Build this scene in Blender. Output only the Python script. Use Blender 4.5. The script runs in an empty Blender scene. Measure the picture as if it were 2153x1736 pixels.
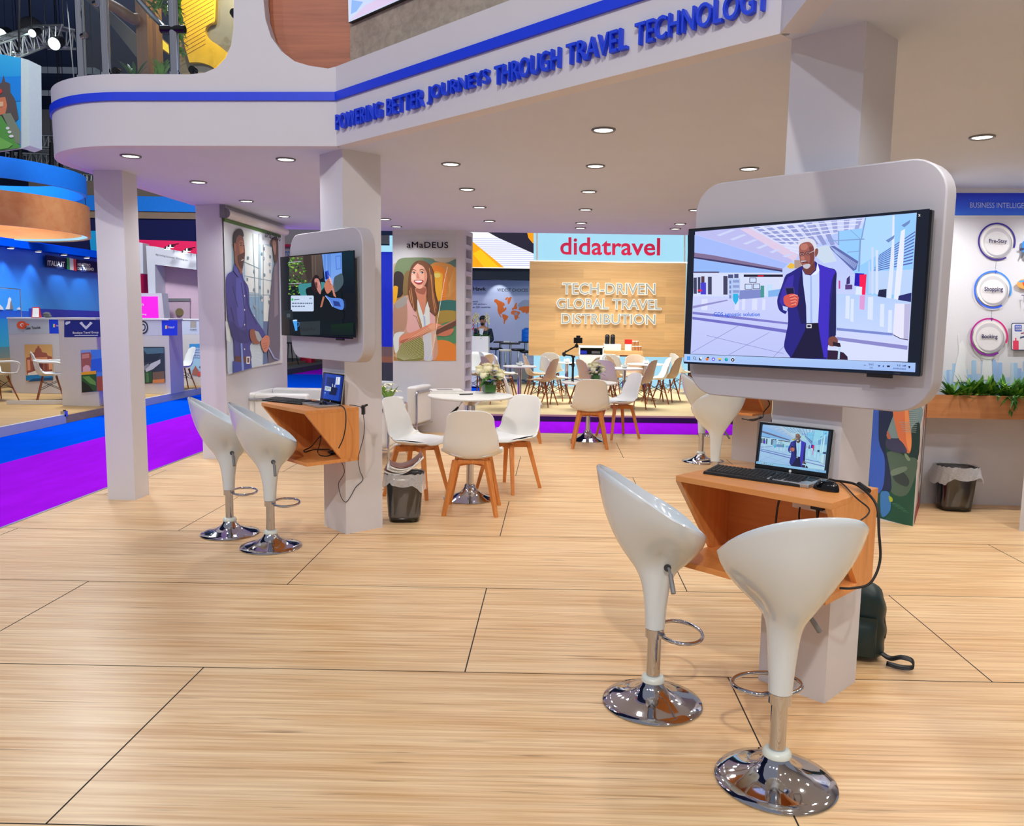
import bpy, bmesh, math, random
from mathutils import Vector, Matrix, noise
random.seed(7)
SC = bpy.context.scene
COL = SC.collection
PI = math.pi

# ------------------------------------------------------------------ camera
IMG_W, IMG_H, FOCAL_PX = 2153.0, 1736.0, 1700.0
CAM_Z = 1.6
PITCH, YAW, ROLL = math.radians(-6.78), math.radians(3.04), math.radians(0.805)
cp, sp = math.cos(PITCH), math.sin(PITCH)
f_ = Vector((0, cp, sp)); u_ = Vector((0, -sp, cp)); r_ = Vector((1, 0, 0))
cr, sr = math.cos(ROLL), math.sin(ROLL)
r2 = r_ * cr + u_ * sr
u2 = u_ * cr - r_ * sr
RZ = Matrix.Rotation(YAW, 3, 'Z')
CR, CU, CB = RZ @ r2, RZ @ u2, -(RZ @ f_)
CAMROT = Matrix((CR, CU, CB)).transposed()
CAMLOC = Vector((0, 0, CAM_Z))
cam_data = bpy.data.cameras.new('camera')
cam_data.sensor_fit = 'HORIZONTAL'
cam_data.sensor_width = 36.0
cam_data.lens = 36.0 * FOCAL_PX / IMG_W
cam_data.clip_start = 0.05
cam_data.clip_end = 200
cam = bpy.data.objects.new('camera', cam_data)
COL.objects.link(cam)
cam.matrix_world = Matrix.Translation(CAMLOC) @ CAMROT.to_4x4()
SC.camera = cam

# ------------------------------------------------------------------ exposure
SC.view_settings.view_transform = 'Standard'
SC.view_settings.look = 'None'
SC.view_settings.gamma = 1.0
SC.view_settings.exposure = 0.0
SC.view_settings.use_curve_mapping = False
try:
    SC.cycles.use_denoising = True
    SC.cycles.denoiser = 'OPENIMAGEDENOISE'
    SC.cycles.max_bounces = 8
    SC.cycles.diffuse_bounces = 4
    SC.cycles.glossy_bounces = 4
    SC.cycles.transmission_bounces = 6
    SC.cycles.transparent_max_bounces = 12
    SC.cycles.caustics_reflective = False
    SC.cycles.caustics_refractive = False
    SC.cycles.sample_clamp_indirect = 6.0
except Exception:
    pass

# ------------------------------------------------------------------ world and hall lights
wd = bpy.data.worlds.new('hall_air')
SC.world = wd
wd.use_nodes = True
bg = wd.node_tree.nodes['Background']
bg.inputs[0].default_value = (0.72, 0.75, 0.86, 1)
bg.inputs[1].default_value = 0.38

def lin(c):
    c = c / 255.0
    return c / 12.92 if c <= 0.04045 else ((c + 0.055) / 1.055) ** 2.4
def L3(c, k=1.0):
    return tuple(lin(v) * k for v in c[:3])

def area_light(name, loc, target, size, power, colour=(1, 1, 1), spread=PI):
    l = bpy.data.lights.new(name, 'AREA')
    l.shape = 'DISK'; l.size = size; l.energy = power; l.color = colour
    l.spread = spread
    o = bpy.data.objects.new(name, l); COL.objects.link(o)
    o.location = loc
    o.rotation_euler = (Vector(target) - Vector(loc)).to_track_quat('-Z', 'Y').to_euler()
    return o
def spot_light(name, loc, target, power, angle, blend=0.4, colour=(1, 1, 1), radius=0.1):
    l = bpy.data.lights.new(name, 'SPOT')
    l.energy = power; l.color = colour; l.spot_size = angle; l.spot_blend = blend; l.shadow_soft_size = radius
    o = bpy.data.objects.new(name, l); COL.objects.link(o)
    o.location = loc
    o.rotation_euler = (Vector(target) - Vector(loc)).to_track_quat('-Z', 'Y').to_euler()
    return o

DOWN_W = 33.0      # watts of each canopy downlight
HALL = []
# floodlights of the hall, hung high in front of the stand
HALL.append(spot_light('hall_floodlight', (-4.5, -5.5, 9.0), (-0.5, 4.5, 1.0), 1000, math.radians(75), 0.6, (0.88, 0.90, 1.0), 0.12))
HALL.append(spot_light('hall_floodlight', (-8.5, -2.5, 9.0), (-1.0, 5.0, 1.0), 420, math.radians(75), 0.6, (0.9, 0.93, 1.0), 0.12))
HALL.append(spot_light('hall_floodlight', (-0.6, -6.5, 9.0), (0.2, 2.5, 0.0), 2100, math.radians(70), 0.6, (1.0, 0.91, 0.80), 0.16))
# aisle lighting over the carpets and the neighbouring stands
HALL.append(area_light('hall_floodlight', (-5.6, 10.0, 9.5), (-6.4, 10.5, 0), 2.0, 430, (0.92, 0.95, 1.0)))
HALL.append(area_light('hall_floodlight', (1.2, 15.6, 4.6), (1.2, 15.7, 0), 2.4, 170, (1.0, 0.99, 0.96), math.radians(115)))  # unseen lamp, spread narrowed so it lights the rear stand alone
HALL.append(area_light('hall_floodlight', (-8.5, 14.0, 7.0), (-9.0, 15.0, 0), 1.5, 480, (0.95, 1.0, 1.0)))

# canopy downlights beyond the frame of the photo: over the camera, to its right and hidden behind the large panel; far right ones boosted, last two added, to brighten the right wall
for x_, y_ in ((1.43, 2.65), (2.6, 2.65), (1.43, 1.5), (2.6, 1.5), (2.6, 4.12), (3.75, 5.28), (3.75, 6.4), (3.75, 4.12), (2.6, 6.4), (3.2, 6.75), (4.3, 6.75)):
    spot_light('downlight_beam', (x_, y_, 2.72), (x_, y_, 0), DOWN_W * (1.9 if x_ > 3 else 1.0), math.radians(150), 0.9, (1.0, 0.975, 0.945), 0.05)

# ------------------------------------------------------------------ helpers
def ray(px, py):
    d = Vector(((px - IMG_W / 2) / FOCAL_PX, -(py - IMG_H / 2) / FOCAL_PX, -1.0))
    return (CAMROT @ d).normalized()
def FZ(px, py, z=0.0):
    d = ray(px, py); return CAMLOC + d * ((z - CAMLOC.z) / d.z)
def PY(px, py, Y):
    d = ray(px, py); return CAMLOC + d * ((Y - CAMLOC.y) / d.y)
def PX(px, py, X):
    d = ray(px, py); return CAMLOC + d * ((X - CAMLOC.x) / d.x)
def PP(px, py, o, n):
    d = ray(px, py); return CAMLOC + d * ((Vector(o) - CAMLOC).dot(n) / d.dot(n))

def wmat(o):
    m = Matrix.Identity(4)
    while o is not None:
        m = o.matrix_basis @ m
        o = o.parent
    return m

def tag(o, label=None, cat=None, group=None, kind=None):
    if label: o['label'] = label
    if cat: o['category'] = cat
    if group: o['group'] = group
    if kind: o['kind'] = kind
    return o
def thing(name, label, cat, loc=(0, 0, 0), rotz=0.0, group=None):
    o = bpy.data.objects.new(name, None); COL.objects.link(o)
    o.empty_display_size = 0.1
    o.location = loc; o.rotation_euler = (0, 0, rotz)
    return tag(o, label, cat, group)
def kids(o):
    return [c for c in bpy.data.objects if c.parent == o]
def dup(o, label=None, loc=None, rotz=None, parent=None, swap=None):
    c = o.copy(); COL.objects.link(c)
    if parent is not None: c.parent = parent
    if label: c['label'] = label
    if loc is not None: c.location = loc
    if rotz is not None: c.rotation_euler = (0, 0, rotz)
    if swap and c.type == 'MESH' and c.data.materials and c.data.materials[0] in swap:
        c.data = swap_mesh(c.data, swap)
    for ch in kids(o):
        dup(ch, parent=c, swap=swap)
    return c
_sw = {}
def swap_mesh(me, swap):
    k = (me.name, tuple(sorted((a.name, b.name) for a, b in swap.items())))
    if k not in _sw:
        m = me.copy()
        for i, mt in enumerate(m.materials):
            if mt in swap: m.materials[i] = swap[mt]
        _sw[k] = m
    return _sw[k]

class MB:
    """collects shapes and links them as one mesh object"""
    def __init__(s):
        s.v = []; s.f = []; s.mi = []; s.cur = 0
    def add(s, vs, fs, M=None):
        b = len(s.v)
        s.v += [(M @ Vector(v)) if M else Vector(v) for v in vs]
        for f in fs:
            s.f.append([b + i for i in f]); s.mi.append(s.cur)
        return s
    def box(s, x0, x1, y0, y1, z0, z1, M=None):
        vs = [(x, y, z) for z in (z0, z1) for y in (y0, y1) for x in (x0, x1)]
        return s.add(vs, [(0, 2, 3, 1), (4, 5, 7, 6), (0, 1, 5, 4), (2, 6, 7, 3), (0, 4, 6, 2), (1, 3, 7, 5)], M)
    def hexa(s, a, b):
        """solid between two quads given as lists of four points (same winding)"""
        vs = list(a) + list(b)
        n = len(a)
        fs = [tuple(range(n))[::-1], tuple(range(n, 2 * n))]
        for i in range(n):
            j = (i + 1) % n
            fs.append((i, j, n + j, n + i))
        return s.add(vs, fs)
    def prism(s, poly, d):
        """solid from a planar outline of 3D points pushed along vector d"""
        d = Vector(d)
        p = [Vector(q) for q in poly]
        nrm = Vector((0, 0, 0))
        for i in range(len(p)):
            a, b = p[i], p[(i + 1) % len(p)]
            nrm += Vector(((a.y - b.y) * (a.z + b.z), (a.z - b.z) * (a.x + b.x), (a.x - b.x) * (a.y + b.y)))
        if nrm.dot(d) > 0: p.reverse()
        return s.hexa([tuple(q) for q in p][::-1], [tuple(q + d) for q in p][::-1])
    def cyl(s, a, b, r0, r1=None, seg=16, caps=True):
        a, b = Vector(a), Vector(b)
        r1 = r0 if r1 is None else r1
        q = (b - a).to_track_quat('Z', 'Y')
        vs = []
        for c, r in ((a, r0), (b, r1)):
            for i in range(seg):
                t = 2 * PI * i / seg
                vs.append(c + q @ Vector((r * math.cos(t), r * math.sin(t), 0)))
        fs = [(i, (i + 1) % seg, seg + (i + 1) % seg, seg + i) for i in range(seg)]
        if caps: fs += [tuple(range(seg))[::-1], tuple(range(seg, 2 * seg))]
        return s.add(vs, fs)
    def bar(s, a, b, w, h=None):
        """square bar between two points"""
        h = h or w
        a, b = Vector(a), Vector(b)
        q = (b - a).to_track_quat('Z', 'Y')
        vs = [c + q @ Vector((x * w / 2, y * h / 2, 0)) for c in (a, b) for x, y in ((-1, -1), (1, -1), (1, 1), (-1, 1))]
        return s.add(vs, [(3, 2, 1, 0), (4, 5, 6, 7), (0, 1, 5, 4), (1, 2, 6, 5), (2, 3, 7, 6), (3, 0, 4, 7)])
    def tube(s, pts, r, seg=8, closed=False):
        pts = [Vector(p) for p in pts]
        n = len(pts)
        rings = []
        up = None
        for i in range(n):
            if closed: t = pts[(i + 1) % n] - pts[i - 1]
            else: t = pts[min(i + 1, n - 1)] - pts[max(i - 1, 0)]
            t.normalize()
            if up is None:
                up = t.orthogonal().normalized()
            up = (up - t * up.dot(t))
            if up.length < 1e-6: up = t.orthogonal()
            up.normalize()
            w = t.cross(up)
            rr = r[i] if isinstance(r, (list, tuple)) else r
            rings.append([pts[i] + up * (rr * math.cos(2 * PI * k / seg)) + w * (rr * math.sin(2 * PI * k / seg)) for k in range(seg)])
        vs = [v for R in rings for v in R]
        fs = []
        for i in range(n if closed else n - 1):
            a, b = i * seg, ((i + 1) % n) * seg
            for k in range(seg):
                fs.append((a + k, a + (k + 1) % seg, b + (k + 1) % seg, b + k))
        if not closed:
            fs += [tuple(range(seg))[::-1], tuple(range((n - 1) * seg, n * seg))]
        return s.add(vs, fs)
    def lathe(s, prof, seg=32, M=None, capb=True, capt=True):
        vs = []
        for r, z in prof:
            for i in range(seg):
                t = 2 * PI * i / seg
                vs.append((r * math.cos(t), r * math.sin(t), z))
        fs = []
        for j in range(len(prof) - 1):
            for i in range(seg):
                fs.append((j * seg + i, j * seg + (i + 1) % seg, (j + 1) * seg + (i + 1) % seg, (j + 1) * seg + i))
        if capb: fs.append(tuple(range(seg))[::-1])
        if capt: fs.append(tuple(range((len(prof) - 1) * seg, len(prof) * seg)))
        return s.add(vs, fs, M)
    def sheet(s, fn, nu, nv, closed_u=False):
        vs = [fn(i / (nu - (0 if closed_u else 1)), j / (nv - 1)) for j in range(nv) for i in range(nu)]
        fs = []
        for j in range(nv - 1):
            for i in range(nu if closed_u else nu - 1):
                i2 = (i + 1) % nu
                fs.append((j * nu + i, j * nu + i2, (j + 1) * nu + i2, (j + 1) * nu + i))
        return s.add(vs, fs)
    def ball(s, c, rx, ry=None, rz=None, seg=12, rings=8, M=None):
        ry = ry or rx; rz = rz or rx
        vs = [(c[0], c[1], c[2] - rz)]
        for j in range(1, rings):
            a = -PI / 2 + PI * j / rings
            for i in range(seg):
                t = 2 * PI * i / seg
                vs.append((c[0] + rx * math.cos(a) * math.cos(t), c[1] + ry * math.cos(a) * math.sin(t), c[2] + rz * math.sin(a)))
        vs.append((c[0], c[1], c[2] + rz))
        fs = []
        for i in range(seg):
            fs.append((0, 1 + (i + 1) % seg, 1 + i))
            for j in range(rings - 2):
                a, b = 1 + j * seg, 1 + (j + 1) * seg
                fs.append((a + i, a + (i + 1) % seg, b + (i + 1) % seg, b + i))
            a = 1 + (rings - 2) * seg
            fs.append((a + i, a + (i + 1) % seg, len(vs) - 1))
        return s.add(vs, fs, M)
    def build(s, name, mat, parent=None, smooth=None, bevel=0, world=False, solid=0, subsurf=0, bseg=2, recalc=False, offset=-1):
        me = bpy.data.meshes.new(name)
        vs = s.v
        if world and parent is not None:
            inv = wmat(parent).inverted()
            vs = [inv @ v for v in vs]
        me.from_pydata([tuple(v) for v in vs], [], s.f)
        mats = mat if isinstance(mat, (list, tuple)) else [mat]
        for m in mats: me.materials.append(m)
        for p, i in zip(me.polygons, s.mi): p.material_index = i
        me.validate()
        if recalc:
            bm = bmesh.new(); bm.from_mesh(me)
            bmesh.ops.recalc_face_normals(bm, faces=bm.faces)
            bm.to_mesh(me); bm.free()
        if smooth is not None:
            me.shade_smooth()
            me.set_sharp_from_angle(angle=math.radians(smooth))
        me.update()
        o = bpy.data.objects.new(name, me); COL.objects.link(o)
        if parent is not None: o.parent = parent
        if solid:
            m = o.modifiers.new('solid', 'SOLIDIFY'); m.thickness = solid; m.offset = offset
        if subsurf:
            m = o.modifiers.new('subsurf', 'SUBSURF'); m.levels = subsurf; m.render_levels = subsurf
        if bevel:
            m = o.modifiers.new('bevel', 'BEVEL'); m.width = bevel; m.segments = bseg
            m.limit_method = 'ANGLE'; m.angle_limit = math.radians(35)
            m.harden_normals = False
        return o

def smooth_pts(p, n=6, closed=False):
    """Catmull-Rom curve through points (any dimension)"""
    out = []
    N = len(p)
    for i in range(N if closed else N - 1):
        if closed: a, b, c, d = p[i - 1], p[i], p[(i + 1) % N], p[(i + 2) % N]
        else: a, b, c, d = p[max(i - 1, 0)], p[i], p[i + 1], p[min(i + 2, N - 1)]
        for k in range(n):
            t = k / n
            out.append(tuple(0.5 * ((2 * b[q]) + (-a[q] + c[q]) * t + (2 * a[q] - 5 * b[q] + 4 * c[q] - d[q]) * t * t + (-a[q] + 3 * b[q] - 3 * c[q] + d[q]) * t ** 3) for q in range(len(b))))
    if not closed: out.append(tuple(p[-1]))
    return out
def rrect(w0, w1, h0, h1, r, n=6):
    """rounded rectangle outline in 2D"""
    out = []
    for cx, cy, a in ((w1 - r, h1 - r, 0), (w0 + r, h1 - r, 90), (w0 + r, h0 + r, 180), (w1 - r, h0 + r, 270)):
        for k in range(n + 1):
            t = math.radians(a + 90 * k / n)
            out.append((cx + r * math.cos(t), cy + r * math.sin(t)))
    return out
def ell(cx, cy, rx, ry, n=20, rot=0):
    c, s = math.cos(math.radians(rot)), math.sin(math.radians(rot))
    out = []
    for i in range(n):
        a = 2 * PI * i / n
        x, y = rx * math.cos(a), ry * math.sin(a)
        out.append((cx + x * c - y * s, cy + x * s + y * c))
    return out
def rect(x0, y0, x1, y1):
    return [(x0, y0), (x1, y0), (x1, y1), (x0, y1)]
def sm(*p):
    return smooth_pts(list(p), 5, True)
def ln(w, *p):
    """thick line strip outline in 2D"""
    p = [Vector(q) for q in p]
    L, R = [], []
    for i in range(len(p)):
        t = p[min(i + 1, len(p) - 1)] - p[max(i - 1, 0)]
        t.normalize(); nn = Vector((-t.y, t.x)) * (w / 2)
        L.append(tuple(p[i] + nn)); R.append(tuple(p[i] - nn))
    return L + R[::-1]

# ------------------------------------------------------------------ materials
def newmat(name):
    m = bpy.data.materials.new(name); m.use_nodes = True
    nt = m.node_tree
    return m, nt, nt.nodes['Principled BSDF']
def mat(name, rgb, rough=0.5, metal=0.0, var=0.05, scale=14.0, bump=0.0, spec=0.5, coat=0.0, trans=0.0, alpha=1.0, stretch=None, sheen=0.0):
    """plain surface with a slight procedural mottling"""
    m, nt, b = newmat(name)
    c = L3(rgb)
    tc = nt.nodes.new('ShaderNodeTexCoord')
    nz = nt.nodes.new('ShaderNodeTexNoise'); nz.inputs['Scale'].default_value = scale; nz.inputs['Detail'].default_value = 4
    if stretch:
        mp = nt.nodes.new('ShaderNodeMapping'); mp.inputs['Scale'].default_value = stretch
        nt.links.new(tc.outputs['Object'], mp.inputs['Vector']); nt.links.new(mp.outputs[0], nz.inputs['Vector'])
    else:
        nt.links.new(tc.outputs['Object'], nz.inputs['Vector'])
    mx = nt.nodes.new('ShaderNodeMixRGB'); mx.blend_type = 'MIX'
    mx.inputs[1].default_value = tuple(max(0, v * (1 - var)) for v in c) + (1,)
    mx.inputs[2].default_value = tuple(min(1, v * (1 + var)) for v in c) + (1,)
    nt.links.new(nz.outputs['Fac'], mx.inputs[0])
    nt.links.new(mx.outputs[0], b.inputs['Base Color'])
    b.inputs['Roughness'].default_value = rough
    b.inputs['Metallic'].default_value = metal
    b.inputs['Specular IOR Level'].default_value = spec
    b.inputs['Coat Weight'].default_value = coat
    b.inputs['Coat Roughness'].default_value = 0.05
    b.inputs['Transmission Weight'].default_value = trans
    b.inputs['Alpha'].default_value = alpha
    if sheen: b.inputs['Sheen Weight'].default_value = sheen
    if bump:
        bp = nt.nodes.new('ShaderNodeBump'); bp.inputs['Strength'].default_value = bump; bp.inputs['Distance'].default_value = 0.002
        nz2 = nt.nodes.new('ShaderNodeTexNoise'); nz2.inputs['Scale'].default_value = scale * 12
        nt.links.new(tc.outputs['Object'], nz2.inputs['Vector'])
        nt.links.new(nz2.outputs['Fac'], bp.inputs['Height']); nt.links.new(bp.outputs[0], b.inputs['Normal'])
    return m
def wood(name, dark, light, rough=0.45, axis='X', scale=1.0, contrast=0.5, streak=None, coat=0.0, planks=None):
    """wood grain stretched along one axis of the object"""
    m, nt, b = newmat(name)
    tc = nt.nodes.new('ShaderNodeTexCoord')
    mp = nt.nodes.new('ShaderNodeMapping')
    long, cross = 1.6 * scale, 34.0 * scale
    mp.inputs['Scale'].default_value = {'X': (long, cross, cross), 'Y': (cross, long, cross), 'Z': (cross, cross, long)}[axis]
    nt.links.new(tc.outputs['Object'], mp.inputs['Vector'])
    n1 = nt.nodes.new('ShaderNodeTexNoise'); n1.inputs['Scale'].default_value = 1.0; n1.inputs['Detail'].default_value = 6; n1.inputs['Roughness'].default_value = 0.62; n1.inputs['Distortion'].default_value = 0.5
    nt.links.new(mp.outputs[0], n1.inputs['Vector'])
    mp2 = nt.nodes.new('ShaderNodeMapping')
    mp2.inputs['Scale'].default_value = tuple(v * (0.28 if v < 10 * scale else 0.16) for v in mp.inputs['Scale'].default_value)
    nt.links.new(tc.outputs['Object'], mp2.inputs['Vector'])
    n2 = nt.nodes.new('ShaderNodeTexNoise'); n2.inputs['Scale'].default_value = 1.0; n2.inputs['Detail'].default_value = 3; n2.inputs['Distortion'].default_value = 1.2
    nt.links.new(mp2.outputs[0], n2.inputs['Vector'])
    ad = nt.nodes.new('ShaderNodeMath'); ad.operation = 'MULTIPLY_ADD'
    ad.inputs[1].default_value = 0.65; nt.links.new(n1.outputs['Fac'], ad.inputs[0])
    m2 = nt.nodes.new('ShaderNodeMath'); m2.operation = 'MULTIPLY'; m2.inputs[1].default_value = 0.35
    nt.links.new(n2.outputs['Fac'], m2.inputs[0]); nt.links.new(m2.outputs[0], ad.inputs[2])
    cr_ = nt.nodes.new('ShaderNodeValToRGB')
    e = cr_.color_ramp.elements
    e[0].position = 0.5 - 0.5 * (1 - contrast) * 0.6 - 0.06; e[0].color = L3(dark) + (1,)
    e[1].position = 0.5 + 0.5 * (1 - contrast) * 0.6 - 0.02; e[1].color = L3(light) + (1,)
    nt.links.new(ad.outputs[0], cr_.inputs[0])
    out = cr_.outputs[0]
    if planks:
        # blocks of slightly different tone laid along the grain
        br = nt.nodes.new('ShaderNodeTexBrick')
        br.inputs['Scale'].default_value = 1.0
        br.inputs['Brick Width'].default_value = planks[0]; br.inputs['Row Height'].default_value = planks[1]
        br.inputs['Mortar Size'].default_value = 0.0
        br.inputs['Color1'].default_value = (0.80, 0.80, 0.80, 1); br.inputs['Color2'].default_value = (1.08, 1.06, 1.04, 1)
        mp3 = nt.nodes.new('ShaderNodeMapping'); mp3.inputs['Rotation'].default_value = planks[2]
        nt.links.new(tc.outputs['Object'], mp3.inputs['Vector']); nt.links.new(mp3.outputs[0], br.inputs['Vector'])
        mm = nt.nodes.new('ShaderNodeMixRGB'); mm.blend_type = 'MULTIPLY'; mm.inputs[0].default_value = 1.0
        nt.links.new(out, mm.inputs[1]); nt.links.new(br.outputs['Color'], mm.inputs[2]); out = mm.outputs[0]
    nt.links.new(out, b.inputs['Base Color'])
    b.inputs['Roughness'].default_value = rough
    b.inputs['Coat Weight'].default_value = coat
    b.inputs['Coat Roughness'].default_value = 0.12
    bp = nt.nodes.new('ShaderNodeBump'); bp.inputs['Strength'].default_value = 0.08; bp.inputs['Distance'].default_value = 0.001
    nt.links.new(n1.outputs['Fac'], bp.inputs['Height']); nt.links.new(bp.outputs[0], b.inputs['Normal'])
    return m
def emis(name, rgb, strength=1.0, var=0.0):
    m, nt, b = newmat(name)
    nz = nt.nodes.new('ShaderNodeTexNoise'); nz.inputs['Scale'].default_value = 6.0
    mx = nt.nodes.new('ShaderNodeMixRGB')
    c = L3(rgb)
    mx.inputs[1].default_value = tuple(v * (1 - var) for v in c) + (1,); mx.inputs[2].default_value = c + (1,)
    nt.links.new(nz.outputs['Fac'], mx.inputs[0])
    nt.links.new(mx.outputs[0], b.inputs['Emission Color'])
    b.inputs['Base Color'].default_value = (0.02, 0.02, 0.02, 1)
    b.inputs['Emission Strength'].default_value = strength
    return m
PRINT_GAIN = 1.45
def mat_print(name, rough=0.45, gain=None):
    m, nt, b = newmat(name)
    a = nt.nodes.new('ShaderNodeVertexColor'); a.layer_name = 'Col'
    g = nt.nodes.new('ShaderNodeMixRGB'); g.blend_type = 'MULTIPLY'; g.inputs[0].default_value = 1.0; g.use_clamp = True
    k = gain or PRINT_GAIN
    g.inputs[2].default_value = (k, k, k, 1)
    nz = nt.nodes.new('ShaderNodeTexNoise'); nz.inputs['Scale'].default_value = 180; nz.inputs['Detail'].default_value = 2
    h = nt.nodes.new('ShaderNodeMixRGB'); h.blend_type = 'MULTIPLY'; h.inputs[0].default_value = 0.12
    nt.links.new(a.outputs[0], g.inputs[1]); nt.links.new(g.outputs[0], h.inputs[1]); nt.links.new(nz.outputs['Fac'], h.inputs[2])
    nt.links.new(h.outputs[0], b.inputs['Base Color'])
    b.inputs['Roughness'].default_value = rough
    return m
def mat_screen(name, strength=1.0, rough=0.12):
    m, nt, b = newmat(name)
    a = nt.nodes.new('ShaderNodeVertexColor'); a.layer_name = 'Col'
    nt.links.new(a.outputs[0], b.inputs['Emission Color'])
    b.inputs['Emission Strength'].default_value = strength
    b.inputs['Base Color'].default_value = (0.012, 0.012, 0.014, 1)
    b.inputs['Roughness'].default_value = rough
    b.inputs['Specular IOR Level'].default_value = 0.25
    return m

def picture(name, parent, material, layers, proj, nrm, eps=0.0005, back=None):
    """flat printed or shown picture: outlines traced in photo pixels, laid on the real plane by proj(px,py)"""
    nrm = Vector(nrm).normalized()
    vs, fs, cols = [], [], []
    for i, ly in enumerate(layers):
        c, pts = ly[0], ly[1]
        c2 = ly[2] if len(ly) > 2 else None
        horiz = len(ly) > 3
        b = len(vs)
        k = 0 if horiz else 1
        ys = [p[k] for p in pts]; y0, y1 = min(ys), max(ys)
        for p in pts:
            vs.append(proj(p[0], p[1]) + nrm * (eps * (i + 1)))
            if c2:
                t = (p[k] - y0) / max(1e-6, y1 - y0)
                a, d = L3(c), L3(c2)
                cols.append(tuple(a[q] * (1 - t) + d[q] * t for q in range(3)) + (1,))
            else:
                cols.append(L3(c) + (1,))
        fs.append(list(range(b, b + len(pts))))
    if parent is not None:
        inv = wmat(parent).inverted(); vs = [inv @ v for v in vs]
    me = bpy.data.meshes.new(name)
    me.from_pydata([tuple(v) for v in vs], [], fs)
    at = me.color_attributes.new('Col', 'FLOAT_COLOR', 'POINT')
    for i, c in enumerate(cols): at.data[i].color = c
    me.materials.append(material)
    bm = bmesh.new(); bm.from_mesh(me)
    loc_n = nrm if parent is None else (wmat(parent).inverted().to_3x3() @ nrm)
    bmesh.ops.triangulate(bm, faces=bm.faces[:], quad_method='BEAUTY', ngon_method='EAR_CLIP')
    bm.normal_update()
    for f in bm.faces:
        if f.normal.dot(loc_n) < 0: f.normal_flip()
    bm.to_mesh(me); bm.free()
    o = bpy.data.objects.new(name, me); COL.objects.link(o)
    if parent is not None: o.parent = parent
    return o

_fonts = {}
def text_polys(txt, size=1.0, bold=0.0, space=1.0):
    """outline mesh (verts, faces) of a line of lettering in the XY plane"""
    key = (txt, bold, space)
    if key in _fonts: return _fonts[key]
    cu = bpy.data.curves.new('t', 'FONT')
    cu.body = txt; cu.size = 1.0; cu.offset = bold; cu.space_character = space; cu.fill_mode = 'BOTH'
    cu.resolution_u = 4
    o = bpy.data.objects.new('t', cu); COL.objects.link(o)
    dg = bpy.context.evaluated_depsgraph_get()
    me = bpy.data.meshes.new_from_object(o.evaluated_get(dg))
    vs = [tuple(v.co) for v in me.vertices]; fs = [tuple(p.vertices) for p in me.polygons]
    bpy.data.objects.remove(o); bpy.data.curves.remove(cu); bpy.data.meshes.remove(me)
    _fonts[key] = (vs, fs)
    return vs, fs
def lettering(name, parent, material, txt, p00, p10, p01, depth=0.0, bold=0.0, fat=0.0, space=1.0, nrm=None, label=None, off=0.0008, shear=0.0, cap=True):
    """letters filling the parallelogram with corners p00 (bottom left), p10 (bottom right), p01 (top left)"""
    lines = txt if isinstance(txt, list) else [txt]
    p00, p10, p01 = Vector(p00), Vector(p10), Vector(p01)
    X, Y = p10 - p00, p01 - p00
    n = X.cross(Y).normalized() if nrm is None else Vector(nrm).normalized()
    vs, fs = text_polys(txt, bold=bold, space=space)
    if fat:
        v0, f0 = vs, fs; vs, fs = [], []
        for dx, dy in ((0, 0), (fat, 0), (-fat, 0), (0, fat), (0, -fat)):
            b = len(vs); vs += [(v[0] + dx, v[1] + dy, 0) for v in v0]; fs += [tuple(b + i for i in f) for f in f0]
    xs = [v[0] for v in vs]; ys = [v[1] for v in vs]
    x0, x1, y0, y1 = min(xs), max(xs), min(ys), max(ys)
    P = []
    for v in vs:
        a, b_ = (v[0] - x0) / (x1 - x0), (v[1] - y0) / (y1 - y0)
        P.append(p00 + X * a + Y * b_ + X * (shear * b_) + n * (off + depth))
    F = [list(f) for f in fs]
    if depth:
        bm = bmesh.new()
        bv = [bm.verts.new(p) for p in P]
        for f in F:
            try: bm.faces.new([bv[i] for i in f])
            except ValueError: pass
        bmesh.ops.remove_doubles(bm, verts=bm.verts[:], dist=1e-6)
        r = bmesh.ops.extrude_face_region(bm, geom=bm.faces[:])
        bmesh.ops.translate(bm, verts=[e for e in r['geom'] if isinstance(e, bmesh.types.BMVert)], vec=-n * depth)
        bmesh.ops.recalc_face_normals(bm, faces=bm.faces[:])
        bm.verts.index_update()
        P = [v.co.copy() for v in bm.verts]; F = [[v.index for v in f.verts] for f in bm.faces]
        bm.free()
    if parent is not None:
        inv = wmat(parent).inverted(); P = [inv @ p for p in P]
    me = bpy.data.meshes.new(name)
    me.from_pydata([tuple(p) for p in P], [], F)
    me.materials.append(material)
    if not depth:
        ln_ = n if parent is None else (wmat(parent).inverted().to_3x3() @ n)
        bm = bmesh.new(); bm.from_mesh(me); bm.normal_update()
        for f in bm.faces:
            if f.normal.dot(ln_) < 0: f.normal_flip()
        bm.to_mesh(me); bm.free()
    o = bpy.data.objects.new(name, me); COL.objects.link(o)
    if parent is not None: o.parent = parent
    if label: o['label'] = label
    return o
def struct(o):
    o['kind'] = 'structure'; return o
M = {}
M['paint'] = mat('white_paint', (212, 213, 221), 0.55, var=0.03, scale=3, bump=0.03)
M['ceil'] = mat('ceiling_paint', (204, 214, 234), 0.7, var=0.03, scale=3)
M['blue'] = mat('royal_blue_vinyl', (24, 62, 235), 0.4, var=0.05)
M['blueletter'] = mat('royal_blue_letter', (30, 70, 235), 0.4, var=0.05)
M['chrome'] = mat('chrome', (196, 198, 206), 0.06, 1.0, var=0.02)
M['steel'] = mat('brushed_steel', (190, 192, 198), 0.28, 1.0, var=0.06, stretch=(1, 1, 40))
M['board'] = mat('backboard_paint', (192, 191, 200), 0.5, var=0.03, scale=3)
M['stool'] = mat('glossy_white_abs', (212, 224, 232), 0.16, var=0.02, scale=4, coat=0.6)
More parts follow.
